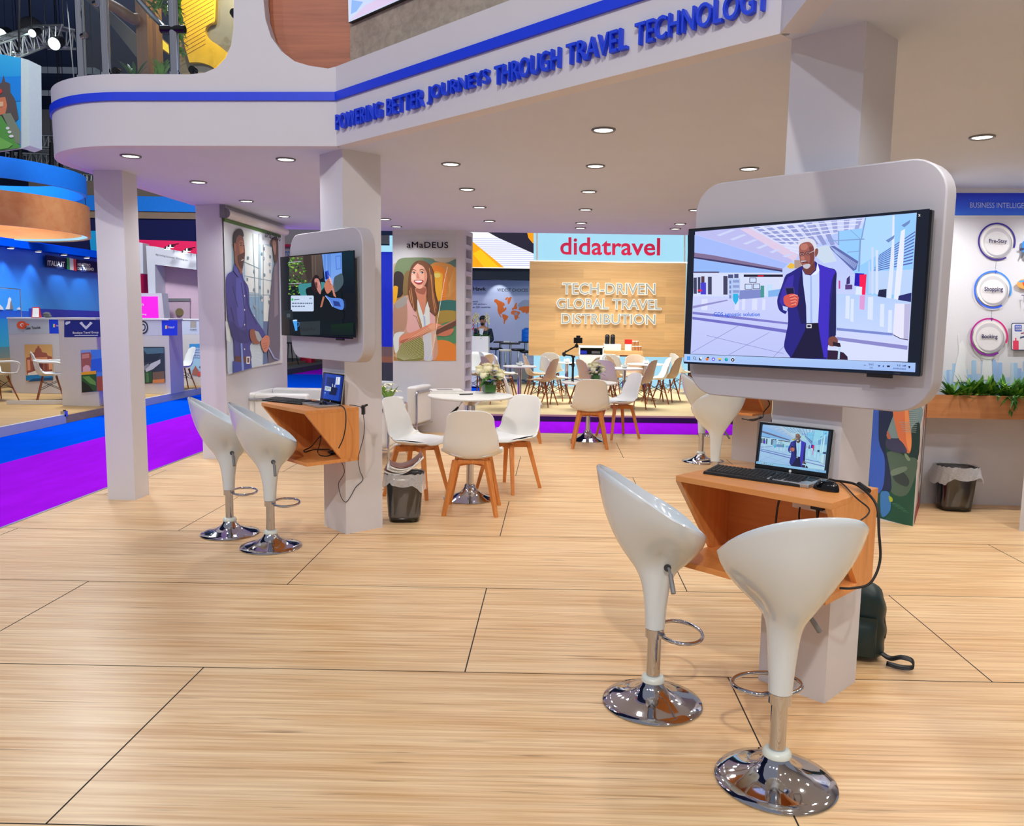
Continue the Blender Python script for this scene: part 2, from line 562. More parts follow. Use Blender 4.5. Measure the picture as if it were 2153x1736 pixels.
M['shell'] = mat('white_shell_plastic', (232, 233, 230), 0.35, var=0.02, scale=5)
M['cush'] = mat('white_leatherette', (236, 240, 244), 0.45, var=0.02, bump=0.05)
M['beige'] = mat('beige_shell_plastic', (206, 178, 152), 0.4, var=0.03)
M['leather'] = mat('white_leather', (238, 240, 240), 0.38, var=0.03, bump=0.06)
M['black'] = mat('black_plastic', (22, 23, 26), 0.38, var=0.1)
M['blackgloss'] = mat('black_gloss', (12, 13, 16), 0.12, var=0.05)
M['rubber'] = mat('black_rubber', (24, 24, 26), 0.6, var=0.1)
M['grey'] = mat('grey_plastic', (120, 122, 126), 0.4, var=0.05)
M['silver'] = mat('silver_laptop', (176, 178, 180), 0.35, 0.6, var=0.04)
M['collar'] = mat('translucent_white_collar', (220, 230, 224), 0.3, var=0.03)
M['legwood'] = wood('beech_leg_wood', (190, 108, 46), (226, 148, 76), 0.42, 'Z', 1.2, 0.35)
M['dowel'] = wood('dark_beech_dowel', (130, 66, 32), (172, 96, 52), 0.42, 'Z', 1.2, 0.35)
M['desk'] = wood('oak_veneer', (206, 128, 62), (232, 160, 92), 0.4, 'X', 1.3, 0.3)
M['deskv'] = wood('oak_veneer_upright', (206, 128, 62), (232, 160, 92), 0.4, 'Z', 1.3, 0.3)
M['deskin'] = wood('oak_veneer_inside', (206, 128, 62), (228, 154, 88), 0.45, 'X', 1.3, 0.3)
M['lightoak'] = wood('light_oak_panel', (196, 148, 90), (226, 184, 126), 0.45, 'X', 0.8, 0.35, planks=(1.2, 0.19, (PI / 2, 0, 0)))
M['walnut'] = wood('reddish_walnut', (140, 74, 46), (190, 112, 74), 0.45, 'X', 0.9, 0.35)
M['greywood'] = wood('weathered_grey_wood', (132, 122, 112), (188, 176, 160), 0.5, 'X', 0.7, 0.3)
M['planter'] = wood('planter_oak', (170, 108, 64), (206, 146, 94), 0.5, 'X', 0.9, 0.35)
M['ringwood'] = wood('orange_ring_wood', (226, 116, 50), (255, 190, 120), 0.4, 'X', 0.12, 0.2)
M['purple'] = mat('purple_carpet', (160, 22, 226), 0.95, var=0.18, scale=9, stretch=(1, 0.25, 1), spec=0.0)
M['carpetblue'] = mat('blue_carpet', (4, 80, 230), 0.95, var=0.16, scale=9, stretch=(1, 0.25, 1), spec=0.0)
M['darkpurple'] = mat('dark_purple_plinth', (62, 34, 86), 0.5, var=0.05)
M['glass'] = None
def glassmat(name, tint=(0.9, 0.95, 0.95), alpha_mix=0.86, rough=0.02):
    m = bpy.data.materials.new(name); m.use_nodes = True
    nt = m.node_tree; nt.nodes.clear()
    o = nt.nodes.new('ShaderNodeOutputMaterial'); mx = nt.nodes.new('ShaderNodeMixShader')
    t = nt.nodes.new('ShaderNodeBsdfTransparent'); g = nt.nodes.new('ShaderNodeBsdfGlossy')
    t.inputs[0].default_value = tint + (1,); g.inputs['Roughness'].default_value = rough
    fr = nt.nodes.new('ShaderNodeLayerWeight'); pw_ = nt.nodes.new('ShaderNodeMath'); pw_.operation = 'POWER'; pw_.inputs[1].default_value = 4.0
    nt.links.new(fr.outputs['Facing'], pw_.inputs[0])
    mt = nt.nodes.new('ShaderNodeMath'); mt.operation = 'MAXIMUM'; mt.inputs[1].default_value = 1 - alpha_mix
    nt.links.new(pw_.outputs[0], mt.inputs[0]); nt.links.new(mt.outputs[0], mx.inputs[0])
    nt.links.new(t.outputs[0], mx.inputs[1]); nt.links.new(g.outputs[0], mx.inputs[2]); nt.links.new(mx.outputs[0], o.inputs[0])
    return m
M['glass'] = glassmat('clear_glass', (0.86, 0.90, 0.90), 0.93)
M['print'] = mat_print('printed_picture')
M['screen'] = mat_screen('lit_screen', 1.0)
M['led'] = emis('downlight_disc', (255, 250, 240), 6.0)
M['glowblue'] = emis('light_blue_backlit_panel', (168, 226, 250), 1.0, 0.08)
M['glowwhite'] = emis('white_led', (255, 250, 244), 2.2)
M['halo'] = emis('warm_halo', (255, 250, 238), 1.25)
M['letterwhite'] = mat('white_letter_face', (160, 166, 160), 0.4)
M['pink'] = mat('hot_pink_letter', (244, 16, 84), 0.4)
M['leaf'] = mat('green_leaf', (52, 112, 30), 0.45, var=0.35, scale=20)
M['leaf2'] = mat('pale_green_leaf', (118, 170, 60), 0.45, var=0.3, scale=20)
M['petal'] = mat('cream_petal', (244, 240, 205), 0.55, var=0.06, scale=30)
M['petalblue'] = mat('blue_petal', (48, 64, 190), 0.55, var=0.2, scale=30)
M['pinkwall'] = mat('magenta_wall', (236, 14, 92), 0.5, var=0.04)
M['gold'] = mat('yellow_amber_wall', (240, 190, 10), 0.5, var=0.12, scale=2)
M['navy'] = mat('navy_cloth', (10, 18, 84), 0.9, var=0.35, scale=40)
M['azure'] = mat('azure_fascia', (0, 132, 245), 0.6, var=0.08)
M['tan'] = mat('tan_band', (150, 126, 106), 0.7, var=0.08)
M['darkhall'] = mat('dark_hall_cladding', (44, 58, 92), 0.9, var=0.2, scale=0.6)
M['hallgrey'] = mat('hall_grey_cladding', (86, 88, 92), 0.9, var=0.1)
M['truss'] = mat('aluminium_truss', (170, 176, 176), 0.35, 0.7, var=0.05)
M['sand'] = wood('sand_laminate', (206, 180, 128), (236, 214, 164), 0.5, 'X', 0.5, 0.3)
M['sand2'] = wood('oak_laminate', (168, 128, 78), (206, 170, 112), 0.5, 'X', 0.7, 0.3)
M['ivory'] = mat('ivory_counter', (214, 210, 206), 0.5, var=0.03)
M['lavender'] = mat('lavender_wall', (196, 198, 226), 0.6, var=0.03)
M['paper'] = mat('white_paper', (236, 236, 232), 0.6)
M['red'] = mat('red_plastic', (214, 40, 30), 0.45)
M['pinkcube'] = mat('crimson_cube', (224, 20, 70), 0.5)
M['suit'] = mat('dark_navy_suit', (28, 36, 62), 0.8, var=0.15)
M['skin'] = mat('skin', (186, 128, 98), 0.55, var=0.06)
M['hair'] = mat('black_hair', (26, 22, 22), 0.7, var=0.2)
M['shirt'] = mat('white_shirt', (226, 230, 236), 0.7)
# ================================================================== the stand: floor, canopy, pillars, walls
H = 2.74
A45 = math.radians(-43)
U = Vector((math.cos(A45), math.sin(A45), 0))          # along the slanted fronts, to the near right
N = Vector((math.sin(A45), -math.cos(A45), 0))         # out of the slanted fronts, to the near left

def floor_material():
    m, nt, b = newmat('pale_oak_laminate_floor')
    tc = nt.nodes.new('ShaderNodeTexCoord')
    rt = nt.nodes.new('ShaderNodeMapping'); rt.inputs['Rotation'].default_value = (0, 0, math.radians(-2.2))
    nt.links.new(tc.outputs['Object'], rt.inputs['Vector'])
    def nz(sx, sy, det, dist, rough=0.6):
        mp = nt.nodes.new('ShaderNodeMapping'); mp.inputs['Scale'].default_value = (sx, sy, 1)
        nt.links.new(rt.outputs[0], mp.inputs['Vector'])
        n = nt.nodes.new('ShaderNodeTexNoise'); n.inputs['Scale'].default_value = 1; n.inputs['Detail'].default_value = det
        n.inputs['Distortion'].default_value = dist; n.inputs['Roughness'].default_value = rough
        nt.links.new(mp.outputs[0], n.inputs['Vector']); return n.outputs['Fac']
    fine = nz(1.1, 55, 5, 0.3, 0.65); broad = nz(0.55, 9, 3, 1.6); streak = nz(1.3, 38, 3, 0.2); patch = nz(0.5, 0.9, 1, 0)
    def ramp(src, p0, c0, p1, c1):
        r = nt.nodes.new('ShaderNodeValToRGB'); e = r.color_ramp.elements
        e[0].position = p0; e[0].color = c0; e[1].position = p1; e[1].color = c1
        nt.links.new(src, r.inputs[0]); return r.outputs[0]
    def mix(mode, fac, a, c):
        x = nt.nodes.new('ShaderNodeMixRGB'); x.blend_type = mode
        if isinstance(fac, float): x.inputs[0].default_value = fac
        else: nt.links.new(fac, x.inputs[0])
        for k, s in ((1, a), (2, c)):
            if isinstance(s, tuple): x.inputs[k].default_value = s
            else: nt.links.new(s, x.inputs[k])
        return x.outputs[0]
    base = ramp(fine, 0.38, L3((196, 142, 86)) + (1,), 0.60, L3((250, 218, 168)) + (1,))
    tone = ramp(broad, 0.35, L3((224, 176, 120)) + (1,), 0.66, L3((252, 224, 180)) + (1,))
    c = mix('MIX', 0.5, base, tone)
    dark = ramp(streak, 0.62, (0, 0, 0, 1), 0.74, (0.85, 0.85, 0.85, 1))
    c = mix('MIX', dark, c, L3((132, 88, 50)) + (1,))
    pale = ramp(streak, 0.22, (0.55, 0.55, 0.55, 1), 0.33, (0, 0, 0, 1))
    c = mix('MIX', pale, c, L3((248, 234, 214)) + (1,))
    c = mix('MULTIPLY', 1.0, c, ramp(patch, 0.3, (0.90, 0.90, 0.90, 1), 0.7, (1, 1, 1, 1)))
    nt.links.new(c, b.inputs['Base Color'])
    b.inputs['Roughness'].default_value = 0.34
    b.inputs['Specular IOR Level'].default_value = 0.4
    return m
M['floor'] = floor_material()
M['seam'] = mat('dark_floor_seam', (40, 32, 26), 0.8)

# floor of the stand, joints between its panels included
def front_edge(x): return 11.13 + 0.075 * x
mb = MB()
mb.prism([(-4.05, -3, 0), (7.5, -3, 0), (7.5, front_edge(7.5), 0), (-4.05, front_edge(-4.05), 0)], (0, 0, -0.05))
mb.cur = 1
SL = 0.042
def row_y(k, x): return 3.497 + 1.147 * k + SL * x
def seam_strip(p, q, w=0.0036):
    p, q = Vector(p), Vector(q); t = (q - p).normalized(); s = Vector((-t.y, t.x, 0)) * w
    mb.add([p - s, p + s, q + s, q - s], [(0, 3, 2, 1)])
for k in range(-4, 7):
    seam_strip((-4.04, row_y(k, -4.04), 0.0004), (7.4, row_y(k, 7.4), 0.0004), 0.0028)
    for j in range(-2, 4):
        x = -0.382 + 2.372 * j + (1.186 if k % 2 == 1 else 0)
        if -4 < x < 7.4 and row_y(k + 1, x) < 11:
            seam_strip((x, row_y(k, x), 0.0004), (x, row_y(k + 1, x), 0.0004), 0.003)
struct(mb.build('floor', [M['floor'], M['seam']]))
# aluminium edge strip along the two open sides
mb = MB()
mb.box(-4.075, -4.05, -3, front_edge(-4.05), -0.05, 0.004)
mb.add([(-4.05, front_edge(-4.05), 0.004), (7.5, front_edge(7.5), 0.004), (7.5, front_edge(7.5) + 0.02, 0.004), (-4.05, front_edge(-4.05) + 0.02, 0.004),
        (-4.05, front_edge(-4.05), -0.05), (7.5, front_edge(7.5), -0.05), (7.5, front_edge(7.5) + 0.02, -0.05), (-4.05, front_edge(-4.05) + 0.02, -0.05)],
       [(0, 1, 2, 3), (7, 6, 5, 4), (2, 6, 7, 3), (0, 4, 5, 1)])
struct(mb.build('trim_1', M['steel']))

# canopy ----------------------------------------------------------
arc = []
for k in range(0, 49):
    a = math.radians(180 + 90 * k / 48)
    arc.append((-3.02 + 0.90 * math.cos(a), 6.52 + 0.90 * math.sin(a)))
CORN = Vector((-1.522, 5.62, 0)); RIGHTEND = Vector((0.869, 3.442, 0))
_c = [(-3.02 + 0.86 * math.cos(math.radians(180 + 90 * k / 48)), 6.52 + 0.86 * math.sin(math.radians(180 + 90 * k / 48))) for k in range(49)]
outline = [(-3.88, 11.04)] + _c + [(CORN.x + 0.016, CORN.y + 0.04), (RIGHTEND.x + 0.04, RIGHTEND.y + 0.02), (0.909, -2.5), (7.5, -2.5), (7.5, 11.7)]
mb = MB().prism([(x, y, H) for x, y in outline], (0, 0, 0.12))
struct(mb.build('ceiling', M['ceil']))
# white fascia: side, rounded corner and slanted front
T_TOP = 3.215
mb = MB()
path = [(-3.92, 11.04)] + arc
def strip(path, z0, z1, thick):
    L = [Vector((x, y, 0)) for x, y in path]
    inn = []
    for i in range(len(L)):
        t = (L[min(i + 1, len(L) - 1)] - L[max(i - 1, 0)]).normalized()
        inn.append(L[i] + Vector((-t.y, t.x, 0)) * thick)
    for i in range(len(L) - 1):
        a, b, c, d = L[i], L[i + 1], inn[i + 1], inn[i]
        mb.add([(a.x, a.y, z0), (b.x, b.y, z0), (c.x, c.y, z0), (d.x, d.y, z0), (a.x, a.y, z1), (b.x, b.y, z1), (c.x, c.y, z1), (d.x, d.y, z1)],
               [(0, 1, 5, 4), (2, 3, 7, 6), (4, 5, 6, 7), (3, 2, 1, 0)])
strip(path, H - 0.001, T_TOP, 0.08)
# front face with the two rounded openings above (traced on its real plane Y = 5.62)
def XZ(px, py): 
    p = PY(px, py, 5.62); return (p.x, 5.62, p.z)
face = [(-3.02, 5.62, H - 0.001), (CORN.x, 5.62, H - 0.001), (CORN.x, 5.62, 3.26)]
face += [XZ(*q) for q in ((690, 144), (650, 138), (620, 129), (592, 108), (570, 78), (558, 40), (554, 0))]
face += [(-2.01, 5.62, 4.4), (-2.215, 5.62, 4.4)]
face += [XZ(*q) for q in ((491, 0), (491, 60), (486, 95), (474, 122), (455, 142), (430, 153), (400, 156))]
face += [(-3.02, 5.62, T_TOP)]
mb.prism(face, (0, 0.1, 0))
# slanted front carrying the lettering, and its return beside the walkway
fn = Vector((-(RIGHTEND - CORN).y, (RIGHTEND - CORN).x, 0)).normalized()      # inward
if fn.y < 0: fn = -fn
FN = -fn
mb.prism([CORN + Vector((0, 0, H - 0.001)), RIGHTEND + Vector((0, 0, H - 0.001)), RIGHTEND + Vector((0, 0, 3.26)), CORN + Vector((0, 0, 3.26))], fn * 0.1)
mb.prism([(0.869, 3.442, H - 0.001), (0.869, -2.5, H - 0.001), (0.869, -2.5, 3.26), (0.869, 3.442, 3.26)], (0.1, 0, 0))
struct(mb.build('trim_2', M['paint'], smooth=30))
# royal blue line running round the fascia
mb = MB()
z0, z1 = 3.037, 3.092
strip([(x - 0.012 * (1 if i == 0 else 1), y) for i, (x, y) in enumerate([(-3.92, 11.04), (-3.92, 6.52)])], z0, z1, 0.02)
big = [(-3.02 + 0.915 * math.cos(math.radians(180 + 90 * k / 48)), 6.52 + 0.915 * math.sin(math.radians(180 + 90 * k / 48))) for k in range(49)]
c2 = CORN + Vector((-0.006, -0.015, 0)); r2_ = RIGHTEND + FN * 0.015
strip(big + [(c2.x, c2.y), (r2_.x, r2_.y)], z0, z1, 0.02)
struct(mb.build('trim_3', M['blue'], smooth=30))
# wood faced wall set back above the fascia
mb = MB()
q0 = Vector((-1.50, 5.735, 0)); 
mb.box(-2.12, -1.43, 5.735, 5.80, 3.15, 4.5)
struct(mb.build('wall_left', M['walnut']))
mb = MB()
a = CORN + fn * 0.115 + (RIGHTEND - CORN).normalized() * 0.0; b_ = RIGHTEND + fn * 0.115
mb.prism([a + Vector((0, 0, 3.2)), b_ + Vector((0, 0, 3.2)), b_ + Vector((0, 0, 4.6)), a + Vector((0, 0, 4.6))], fn * 0.06)
ow = mb.build('wall_front', M['greywood']); struct(ow)

# pillars ---------------------------------------------------------
def pillar45(name, c, side=0.31, top=H, ang=A45):
    c = Vector((c[0], c[1], 0)); u = Vector((math.cos(ang), math.sin(ang), 0)); n = Vector((math.sin(ang), -math.cos(ang), 0))
    p = [c, c - n * side, c - n * side - u * side, c - u * side]
    mb = MB().prism([tuple(q) for q in p], (0, 0, top))
    return struct(mb.build(name, M['paint']))
MIDC = Vector((-1.508, 5.709, 0)); RIGC = Vector((1.159, 3.308, 0)); THIC = Vector((2.275, 9.14, 0))
AMID = math.radians(-44.5)
pillar45('wall_1', MIDC, 0.315, ang=AMID)
pillar45('wall_2', RIGC, 0.305)
pillar45('wall_3', THIC, 0.31)
pillar45('wall_4', (3.86, 6.15, 0), 0.31)
struct(MB().box(-3.80, -3.56, 6.585, 6.82, 0, H).build('wall_5', M['paint']))
# wall that carries the hanging banner of the man
struct(MB().box(-3.86, -3.58, 8.60, 10.62, 0, H).build('wall_6', M['paint']))
# rear wall with the picture of the woman
WY = 11.0
pl = PY(826, 700, WY).x; pr = PY(975, 700, WY).x
struct(MB().box(pl, pr, WY, WY + 0.10, 0, H).build('wall_back', M['paint']))
# right hand wall
RWY = 7.26
struct(MB().box(2.9, 7.5, RWY, RWY + 0.12, 0, H).build('wall_right', M['paint']))
# wedge shaped block at the end of the right wall
BK0 = Vector((2.85, 6.41, 0)); BK1 = BK0 - U * 0.42; BK2 = Vector((3.27, 7.259, 0)); BK3 = Vector((2.6, 7.259, 0))
mb = MB().prism([BK0, BK2, BK3, BK1], (0, 0, H))
struct(mb.build('wall_7', M['paint']))

# pierced screen beside the woman's picture: upright frame with a column of recessed squares
s0 = Vector((pr + 0.012, WY - 0.02, 0)); s1 = PY(993, 600, 11.34); s1 = Vector((s1.x, 11.34, 0))
d = (s1 - s0).normalized(); w = (s1 - s0).length; nrm = Vector((d.y, -d.x, 0))
mb = MB()
def sbox(a0, a1, h0, h1, t0, t1):
    pts = [s0 + d * a + nrm * t + Vector((0, 0, h)) for h in (h0, h1) for t in (t0, t1) for a in (a0, a1)]
    mb.add(pts, [(0, 2, 3, 1), (4, 5, 7, 6), (0, 1, 5, 4), (2, 6, 7, 3), (0, 4, 6, 2), (1, 3, 7, 5)])
sbox(0, 0.06, 0, H, -0.11, 0.0); sbox(w - 0.05, w, 0, H, -0.11, 0.0)
sbox(0.0, w, 0, H, -0.12, -0.11)
NH = 15
for i in range(NH + 1):
    z = 0.03 + (H - 0.06) * i / NH
    sbox(0.06, w - 0.05, z - 0.03, z + 0.03, -0.11, 0.0)
o = mb.build('screen_panel', M['paint'])
tag(o, 'white upright screen pierced by a column of square recesses beside the picture of the woman', 'screen')
# ================================================================== kiosks: wall display, oak desk, laptop, keyboard, mouse, leads
def kiosk_panel(c, ang, x0, x1, z0, z1, label, depth=0.10, r=0.13):
    t = thing('rounded_backboard', label, 'display board', (c.x, c.y, 0), ang)
    mb = MB()
    o = rrect(x0, x1, z0, z1, r, 8)
    mb.prism([(x, -0.001, z) for x, z in o], (0, -(depth - 0.001), 0))
    mb.build('panel_body', M['board'], t, smooth=30, bevel=0.006)
    return t
def kiosk_tv(c, ang, x0, x1, z0, z1, label, off=0.165, depth=0.028, gap=0.015, name='television'):
    t = thing(name, label, 'television', (c.x, c.y, 0), ang)
    mb = MB(); mb.box(x0, x1, -off, -off + depth, z0, z1)
    mb.build('casing', M['blackgloss'], t, bevel=0.004)
    mb = MB(); xm = (x0 + x1) / 2
    mb.box(xm - 0.2, xm + 0.2, -off + depth - 0.002, -0.1, (z0 + z1) / 2 - 0.2, (z0 + z1) / 2 + 0.2)
    mb.build('wall_bracket', M['black'], t)
    mb = MB(); mb.box(x1 - 0.19, x1 - 0.10, -off + 0.004, -off + 0.02, z0 - 0.012, z0 + 0.002)
    mb.build('sensor_tab', M['black'], t)
    o = Vector((c.x, c.y, 0)) + Vector((math.sin(ang), -math.cos(ang), 0)) * (off + 0.0006)
    n = Vector((math.sin(ang), -math.cos(ang), 0))
    return t, o, n
def oak_desk(c, ang, x0, x1, z0, z1, label, d=0.41, sockets=True, th=0.024):
    t = thing('wall_desk', label, 'desk', (c.x, c.y, 0), ang)
    MB().box(x0, x1, -d, -0.001, z1 - th, z1).build('desktop', M['desk'], t, bevel=0.0015)
    MB().box(x0, x1, -d, -0.001, z0, z0 + th).build('bottom_shelf', M['desk'], t, bevel=0.0015)
    MB().box(x0 + th, x1 - th, -0.02, -0.001, z0 + th, z1 - th).build('back_board', M['deskin'], t)
    for xa in (x0, x1 - th):
        mb = MB().prism([(xa, -d, z1 - th), (xa, -0.001, z1 - th), (xa, -0.001, z0 + th), (xa, -0.145, z0 + th)], (th, 0, 0))
        mb.build('side_board', M['deskv'], t, bevel=0.001)
    if sockets:
        xm = (x0 + x1) / 2 + 0.07
        s = MB().box(xm - 0.075, xm + 0.075, -0.031, -0.02, z1 - 0.135, z1 - 0.05).build('power_socket', M['paper'], t, bevel=0.003)
        mb = MB()
        for q in (-0.045, 0.0):
            for dx, dz in ((-0.011, 0), (0.011, 0), (0, 0.018)):
                mb.box(xm + q + dx - 0.003, xm + q + dx + 0.003, -0.0318, -0.031, z1 - 0.095 + dz - 0.004, z1 - 0.095 + dz + 0.004)
        mb.build('socket_holes', M['black'], s)
        mb = MB().box(xm + 0.02, xm + 0.07, -0.062, -0.0315, z1 - 0.12, z1 - 0.075)
        mb.cyl((xm + 0.045, -0.045, z1 - 0.12), (xm + 0.045, -0.045, z1 - 0.155), 0.008, 0.005, 10)
        mb.build('plug', M['black'], t, bevel=0.004)
    return t

def frame_at(name, label, cat, A, B):
    """Empty at A whose local X runs to B; local Y points away from the viewer side"""
    d = B - A; t = thing(name, label, cat, tuple(A), math.atan2(d.y, d.x))
    return t, math.hypot(d.x, d.y)

def laptop(A, B, zt, label, depth=0.175, hgt=0.205, tilt=14):
    t, w = frame_at('laptop', label, 'laptop', A, B)
    base = MB().box(0, w, -depth, 0.0, 0, 0.016).build('base', M['silver'], t, bevel=0.003)
    mb = MB()
    for r in range(5):
        n = 14
        for k in range(n):
            if r == 4 and 4 <= k <= 8: continue
            x = 0.018 + (w - 0.036) * k / n; y = -0.022 - 0.0165 * r
            mb.box(x + 0.001, x + (w - 0.036) / n - 0.0015, y - 0.0148, y, 0.016, 0.0185)
        if r == 4:
            mb.box(0.018 + (w - 0.036) * 4 / n, 0.018 + (w - 0.036) * 9 / n - 0.002, -0.1028, -0.088, 0.016, 0.0185)
    mb.build('keys', M['black'], base)
    MB().box(w / 2 - 0.055, w / 2 + 0.045, -depth + 0.012, -0.112, 0.0155, 0.0168).build('touchpad', M['grey'], base)
    ti = math.radians(tilt); ct, st = math.cos(ti), math.sin(ti)
    R = Matrix.Translation((0, 0.004, 0.012)) @ Matrix.Rotation(-ti, 4, 'X')
    mb = MB().box(0, w, -0.001, 0.008, 0.0, hgt, R)
    lid = mb.build('lid', M['silver'], t, bevel=0.003)
    mb = MB().box(0.002, w - 0.002, -0.0025, -0.001, 0.002, hgt - 0.003, R)
    mb.build('bezel', M['blackgloss'], lid)
    mb = MB(); mb.cyl(R @ Vector((w / 2, -0.003, 0.011)), R @ Vector((w / 2, -0.0024, 0.011)), 0.006, seg=14)
    mb.build('logo', M['paper'], lid)
    mb = MB().cyl((0.03, 0.004, 0.012), (w - 0.03, 0.004, 0.012), 0.006, seg=8); mb.build('hinge', M['black'], t)
    m = wmat(t) @ R
    o = m @ Vector((0, -0.0027, 0)); n = (m.to_3x3() @ Vector((0, -1, 0)))
    def corner(x, z): return m @ Vector((x, -0.0027, z))
    return t, lid, o, n, (corner(0.009, 0.022), corner(w - 0.009, 0.022), corner(0.009, hgt - 0.010))

def keyboard(A, B, label, depth=0.125):
    t, w = frame_at('keyboard', label, 'keyboard', A, B)
    mb = MB().hexa([(0, -depth, 0), (w, -depth, 0), (w, 0, 0), (0, 0, 0)], [(0.002, -depth + 0.002, 0.012), (w - 0.002, -depth + 0.002, 0.012), (w - 0.002, -0.002, 0.022), (0.002, -0.002, 0.022)])
    mb.build('keyboard_body', M['black'], t, bevel=0.002)
    def keys(x0, x1, n, rows, name):
        mb = MB()
        for r in range(rows):
            for k in range(n):
                a = x0 + (x1 - x0) * k / n; q = (x1 - x0) / n
                y = -0.012 - (depth - 0.026) * r / rows; yy = (depth - 0.026) / rows
                z = 0.0215 - 0.0095 * (r / rows)
                mb.hexa([(a + 0.0008, y - yy + 0.001, z - 0.002), (a + q - 0.0008, y - yy + 0.001, z - 0.002), (a + q - 0.0008, y - 0.001, z), (a + 0.0008, y - 0.001, z)],
                        [(a + 0.0025, y - yy + 0.003, z + 0.004), (a + q - 0.0025, y - yy + 0.003, z + 0.004), (a + q - 0.0025, y - 0.003, z + 0.006), (a + 0.0025, y - 0.003, z + 0.006)])
        mb.build(name, M['rubber'], t)
    keys(0.012, w * 0.66, 15, 6, 'letter_keys'); keys(w * 0.68, w * 0.80, 3, 6, 'cursor_keys'); keys(w * 0.815, w - 0.01, 4, 6, 'number_keys')
    return t
def mouse(P, ang, label):
    t = thing('computer_mouse', label, 'mouse', tuple(P), ang)
    mb = MB()
    prof = [(0, 0.78), (0.3, 1.0), (0.55, 0.98), (0.8, 0.8), (1.0, 0.38)]
    def f(u, v):
        a = 2 * PI * u; b = v * PI / 2
        x, y = math.cos(a), math.sin(a)
        rx = 0.031 * (1 + 0.08 * y); ry = 0.055
        return (rx * x * math.cos(b) ** 0.6 if v < 1 else 0, ry * y * math.cos(b) ** 0.6 if v < 1 else 0, 0.002 + 0.036 * math.sin(b) * (1 - 0.25 * (y * math.cos(b))))
    mb.sheet(f, 24, 9, True)
    mb.build('mouse_body', M['blackgloss'], t, smooth=60)
    w = MB(); w.cyl((-0.004, 0.03, 0.03), (0.004, 0.03, 0.03), 0.009, seg=14); w.build('scroll_wheel', M['grey'], t)
    return t
def cable(name, label, pts, r=0.003, mat_=None, cat='cable', extra=None, n=6):
    p = smooth_pts([tuple(q) for q in pts], n)
    mb = MB().tube(p, r, 8)
    if extra: extra(mb)
    o = mb.build(name, mat_ or M['rubber'], smooth=60)
    return tag(o, label, cat)

# right kiosk ---------------------------------------------------------------
ZD = 0.953
kiosk_panel(RIGC, A45, -0.668, 0.366, 1.268, 2.185, 'large white rounded display panel behind the big screen showing a man in a blue suit')
TV1, TV1o, TV1n = kiosk_tv(RIGC, A45, -0.657, 0.343, 1.408, 1.992, 'large black television showing a man in a blue suit in an airport hall')
oak_desk(RIGC, A45, -0.505, 0.162, 0.573, ZD, 'slanted oak box desk on the right hand pillar under the largest television')
A, B = FZ(1593, 977, ZD + 0.024), FZ(1753, 1004, ZD + 0.024)
A.z = B.z = ZD
A += N * 0.03; B = A + (B - A).normalized() * 0.325
LP1 = laptop(A, B, ZD, 'open silver laptop with an airport picture on the oak desk in the foreground', hgt=0.205, tilt=8)
A, B = FZ(1505, 987, ZD), FZ(1705, 1014, ZD)
keyboard(A, B, 'long black keyboard in front of the laptop on the foreground oak desk', 0.13)
mouse(FZ(1737, 1030, ZD), math.radians(35), 'black computer mouse at the right end of the foreground oak desk')
g = lambda px, py, z=ZD + 0.006: FZ(px, py, z)
cb = [g(1738, 1010), g(1772, 1012, ZD + 0.02), g(1806, 1022, ZD + 0.02), PP(1842, 1060, RIGC + N * 0.2, N), PP(1848, 1120, RIGC + N * 0.22, N), PP(1850, 1180, RIGC + N * 0.22, N), PP(1830, 1225, RIGC + N * 0.26, N), PP(1795, 1236, RIGC + N * 0.3, N), PP(1765, 1236, RIGC + N * 0.32, N)]
cable('power_cable', 'thick black cable looping from the foreground laptop down the side of the oak desk', cb, 0.0048,
      extra=lambda m: m.cyl(g(1806, 1018, ZD + 0.022), g(1826, 1032, ZD + 0.012), 0.011, seg=10))
cb = [g(1740, 1006), g(1768, 1014), g(1800, 1046, ZD - 0.0 + 0.006), PP(1826, 1068, RIGC + N * 0.27, N), PP(1824, 1082, RIGC + N * 0.3, N), PP(1806, 1096, RIGC + N * 0.36, N)]
cable('mouse_cable', 'thin black lead running over the right edge of the foreground oak desk', cb, 0.0028)
m_ = lambda px, py, d: PP(px, py, RIGC + N * d, N)
cable('desk_lead', 'black lead hanging inside the open oak box of the foreground desk', [m_(1642, 1042, 0.30), m_(1636, 1060, 0.3), m_(1632, 1090, 0.28), m_(1630, 1130, 0.26), m_(1650, 1165, 0.24)], 0.0042)
cable('plug_lead', 'black lead dropping from the plug inside the foreground oak desk', [m_(1682, 1066, 0.05), m_(1680, 1085, 0.055), m_(1683, 1110, 0.08), m_(1700, 1150, 0.12)], 0.0035)

# middle kiosk ---------------------------------------------------------------
kiosk_panel(MIDC, AMID, -0.60, 0.413, 1.275, 2.182, 'white rounded display panel behind the smaller screen on the middle pillar', r=0.13)
TV2, TV2o, TV2n = kiosk_tv(MIDC, AMID, -0.66, 0.325, 1.436, 2.022, 'smaller black television on the middle pillar showing someone lying on a sofa with a phone', off=0.15)
oak_desk(MIDC, AMID, -0.475, 0.190, 0.578, 0.956, 'slanted oak box desk on the middle pillar holding a laptop and coiled leads', sockets=False)
ZM = 0.956
A, B = FZ(672, 839, ZM + 0.024), FZ(724, 849, ZM + 0.024)
A.z = B.z = ZM
B = A + (B - A).normalized() * 0.325
LP2 = laptop(A, B, ZM, 'open laptop with a dark blue screen on the middle pillar desk', hgt=0.215, tilt=8)
A, B = FZ(580, 840, ZM), FZ(657, 848, ZM)
B = A + (B - A).normalized() * 0.42
keyboard(A, B, 'black keyboard on the desk of the middle pillar', 0.13)
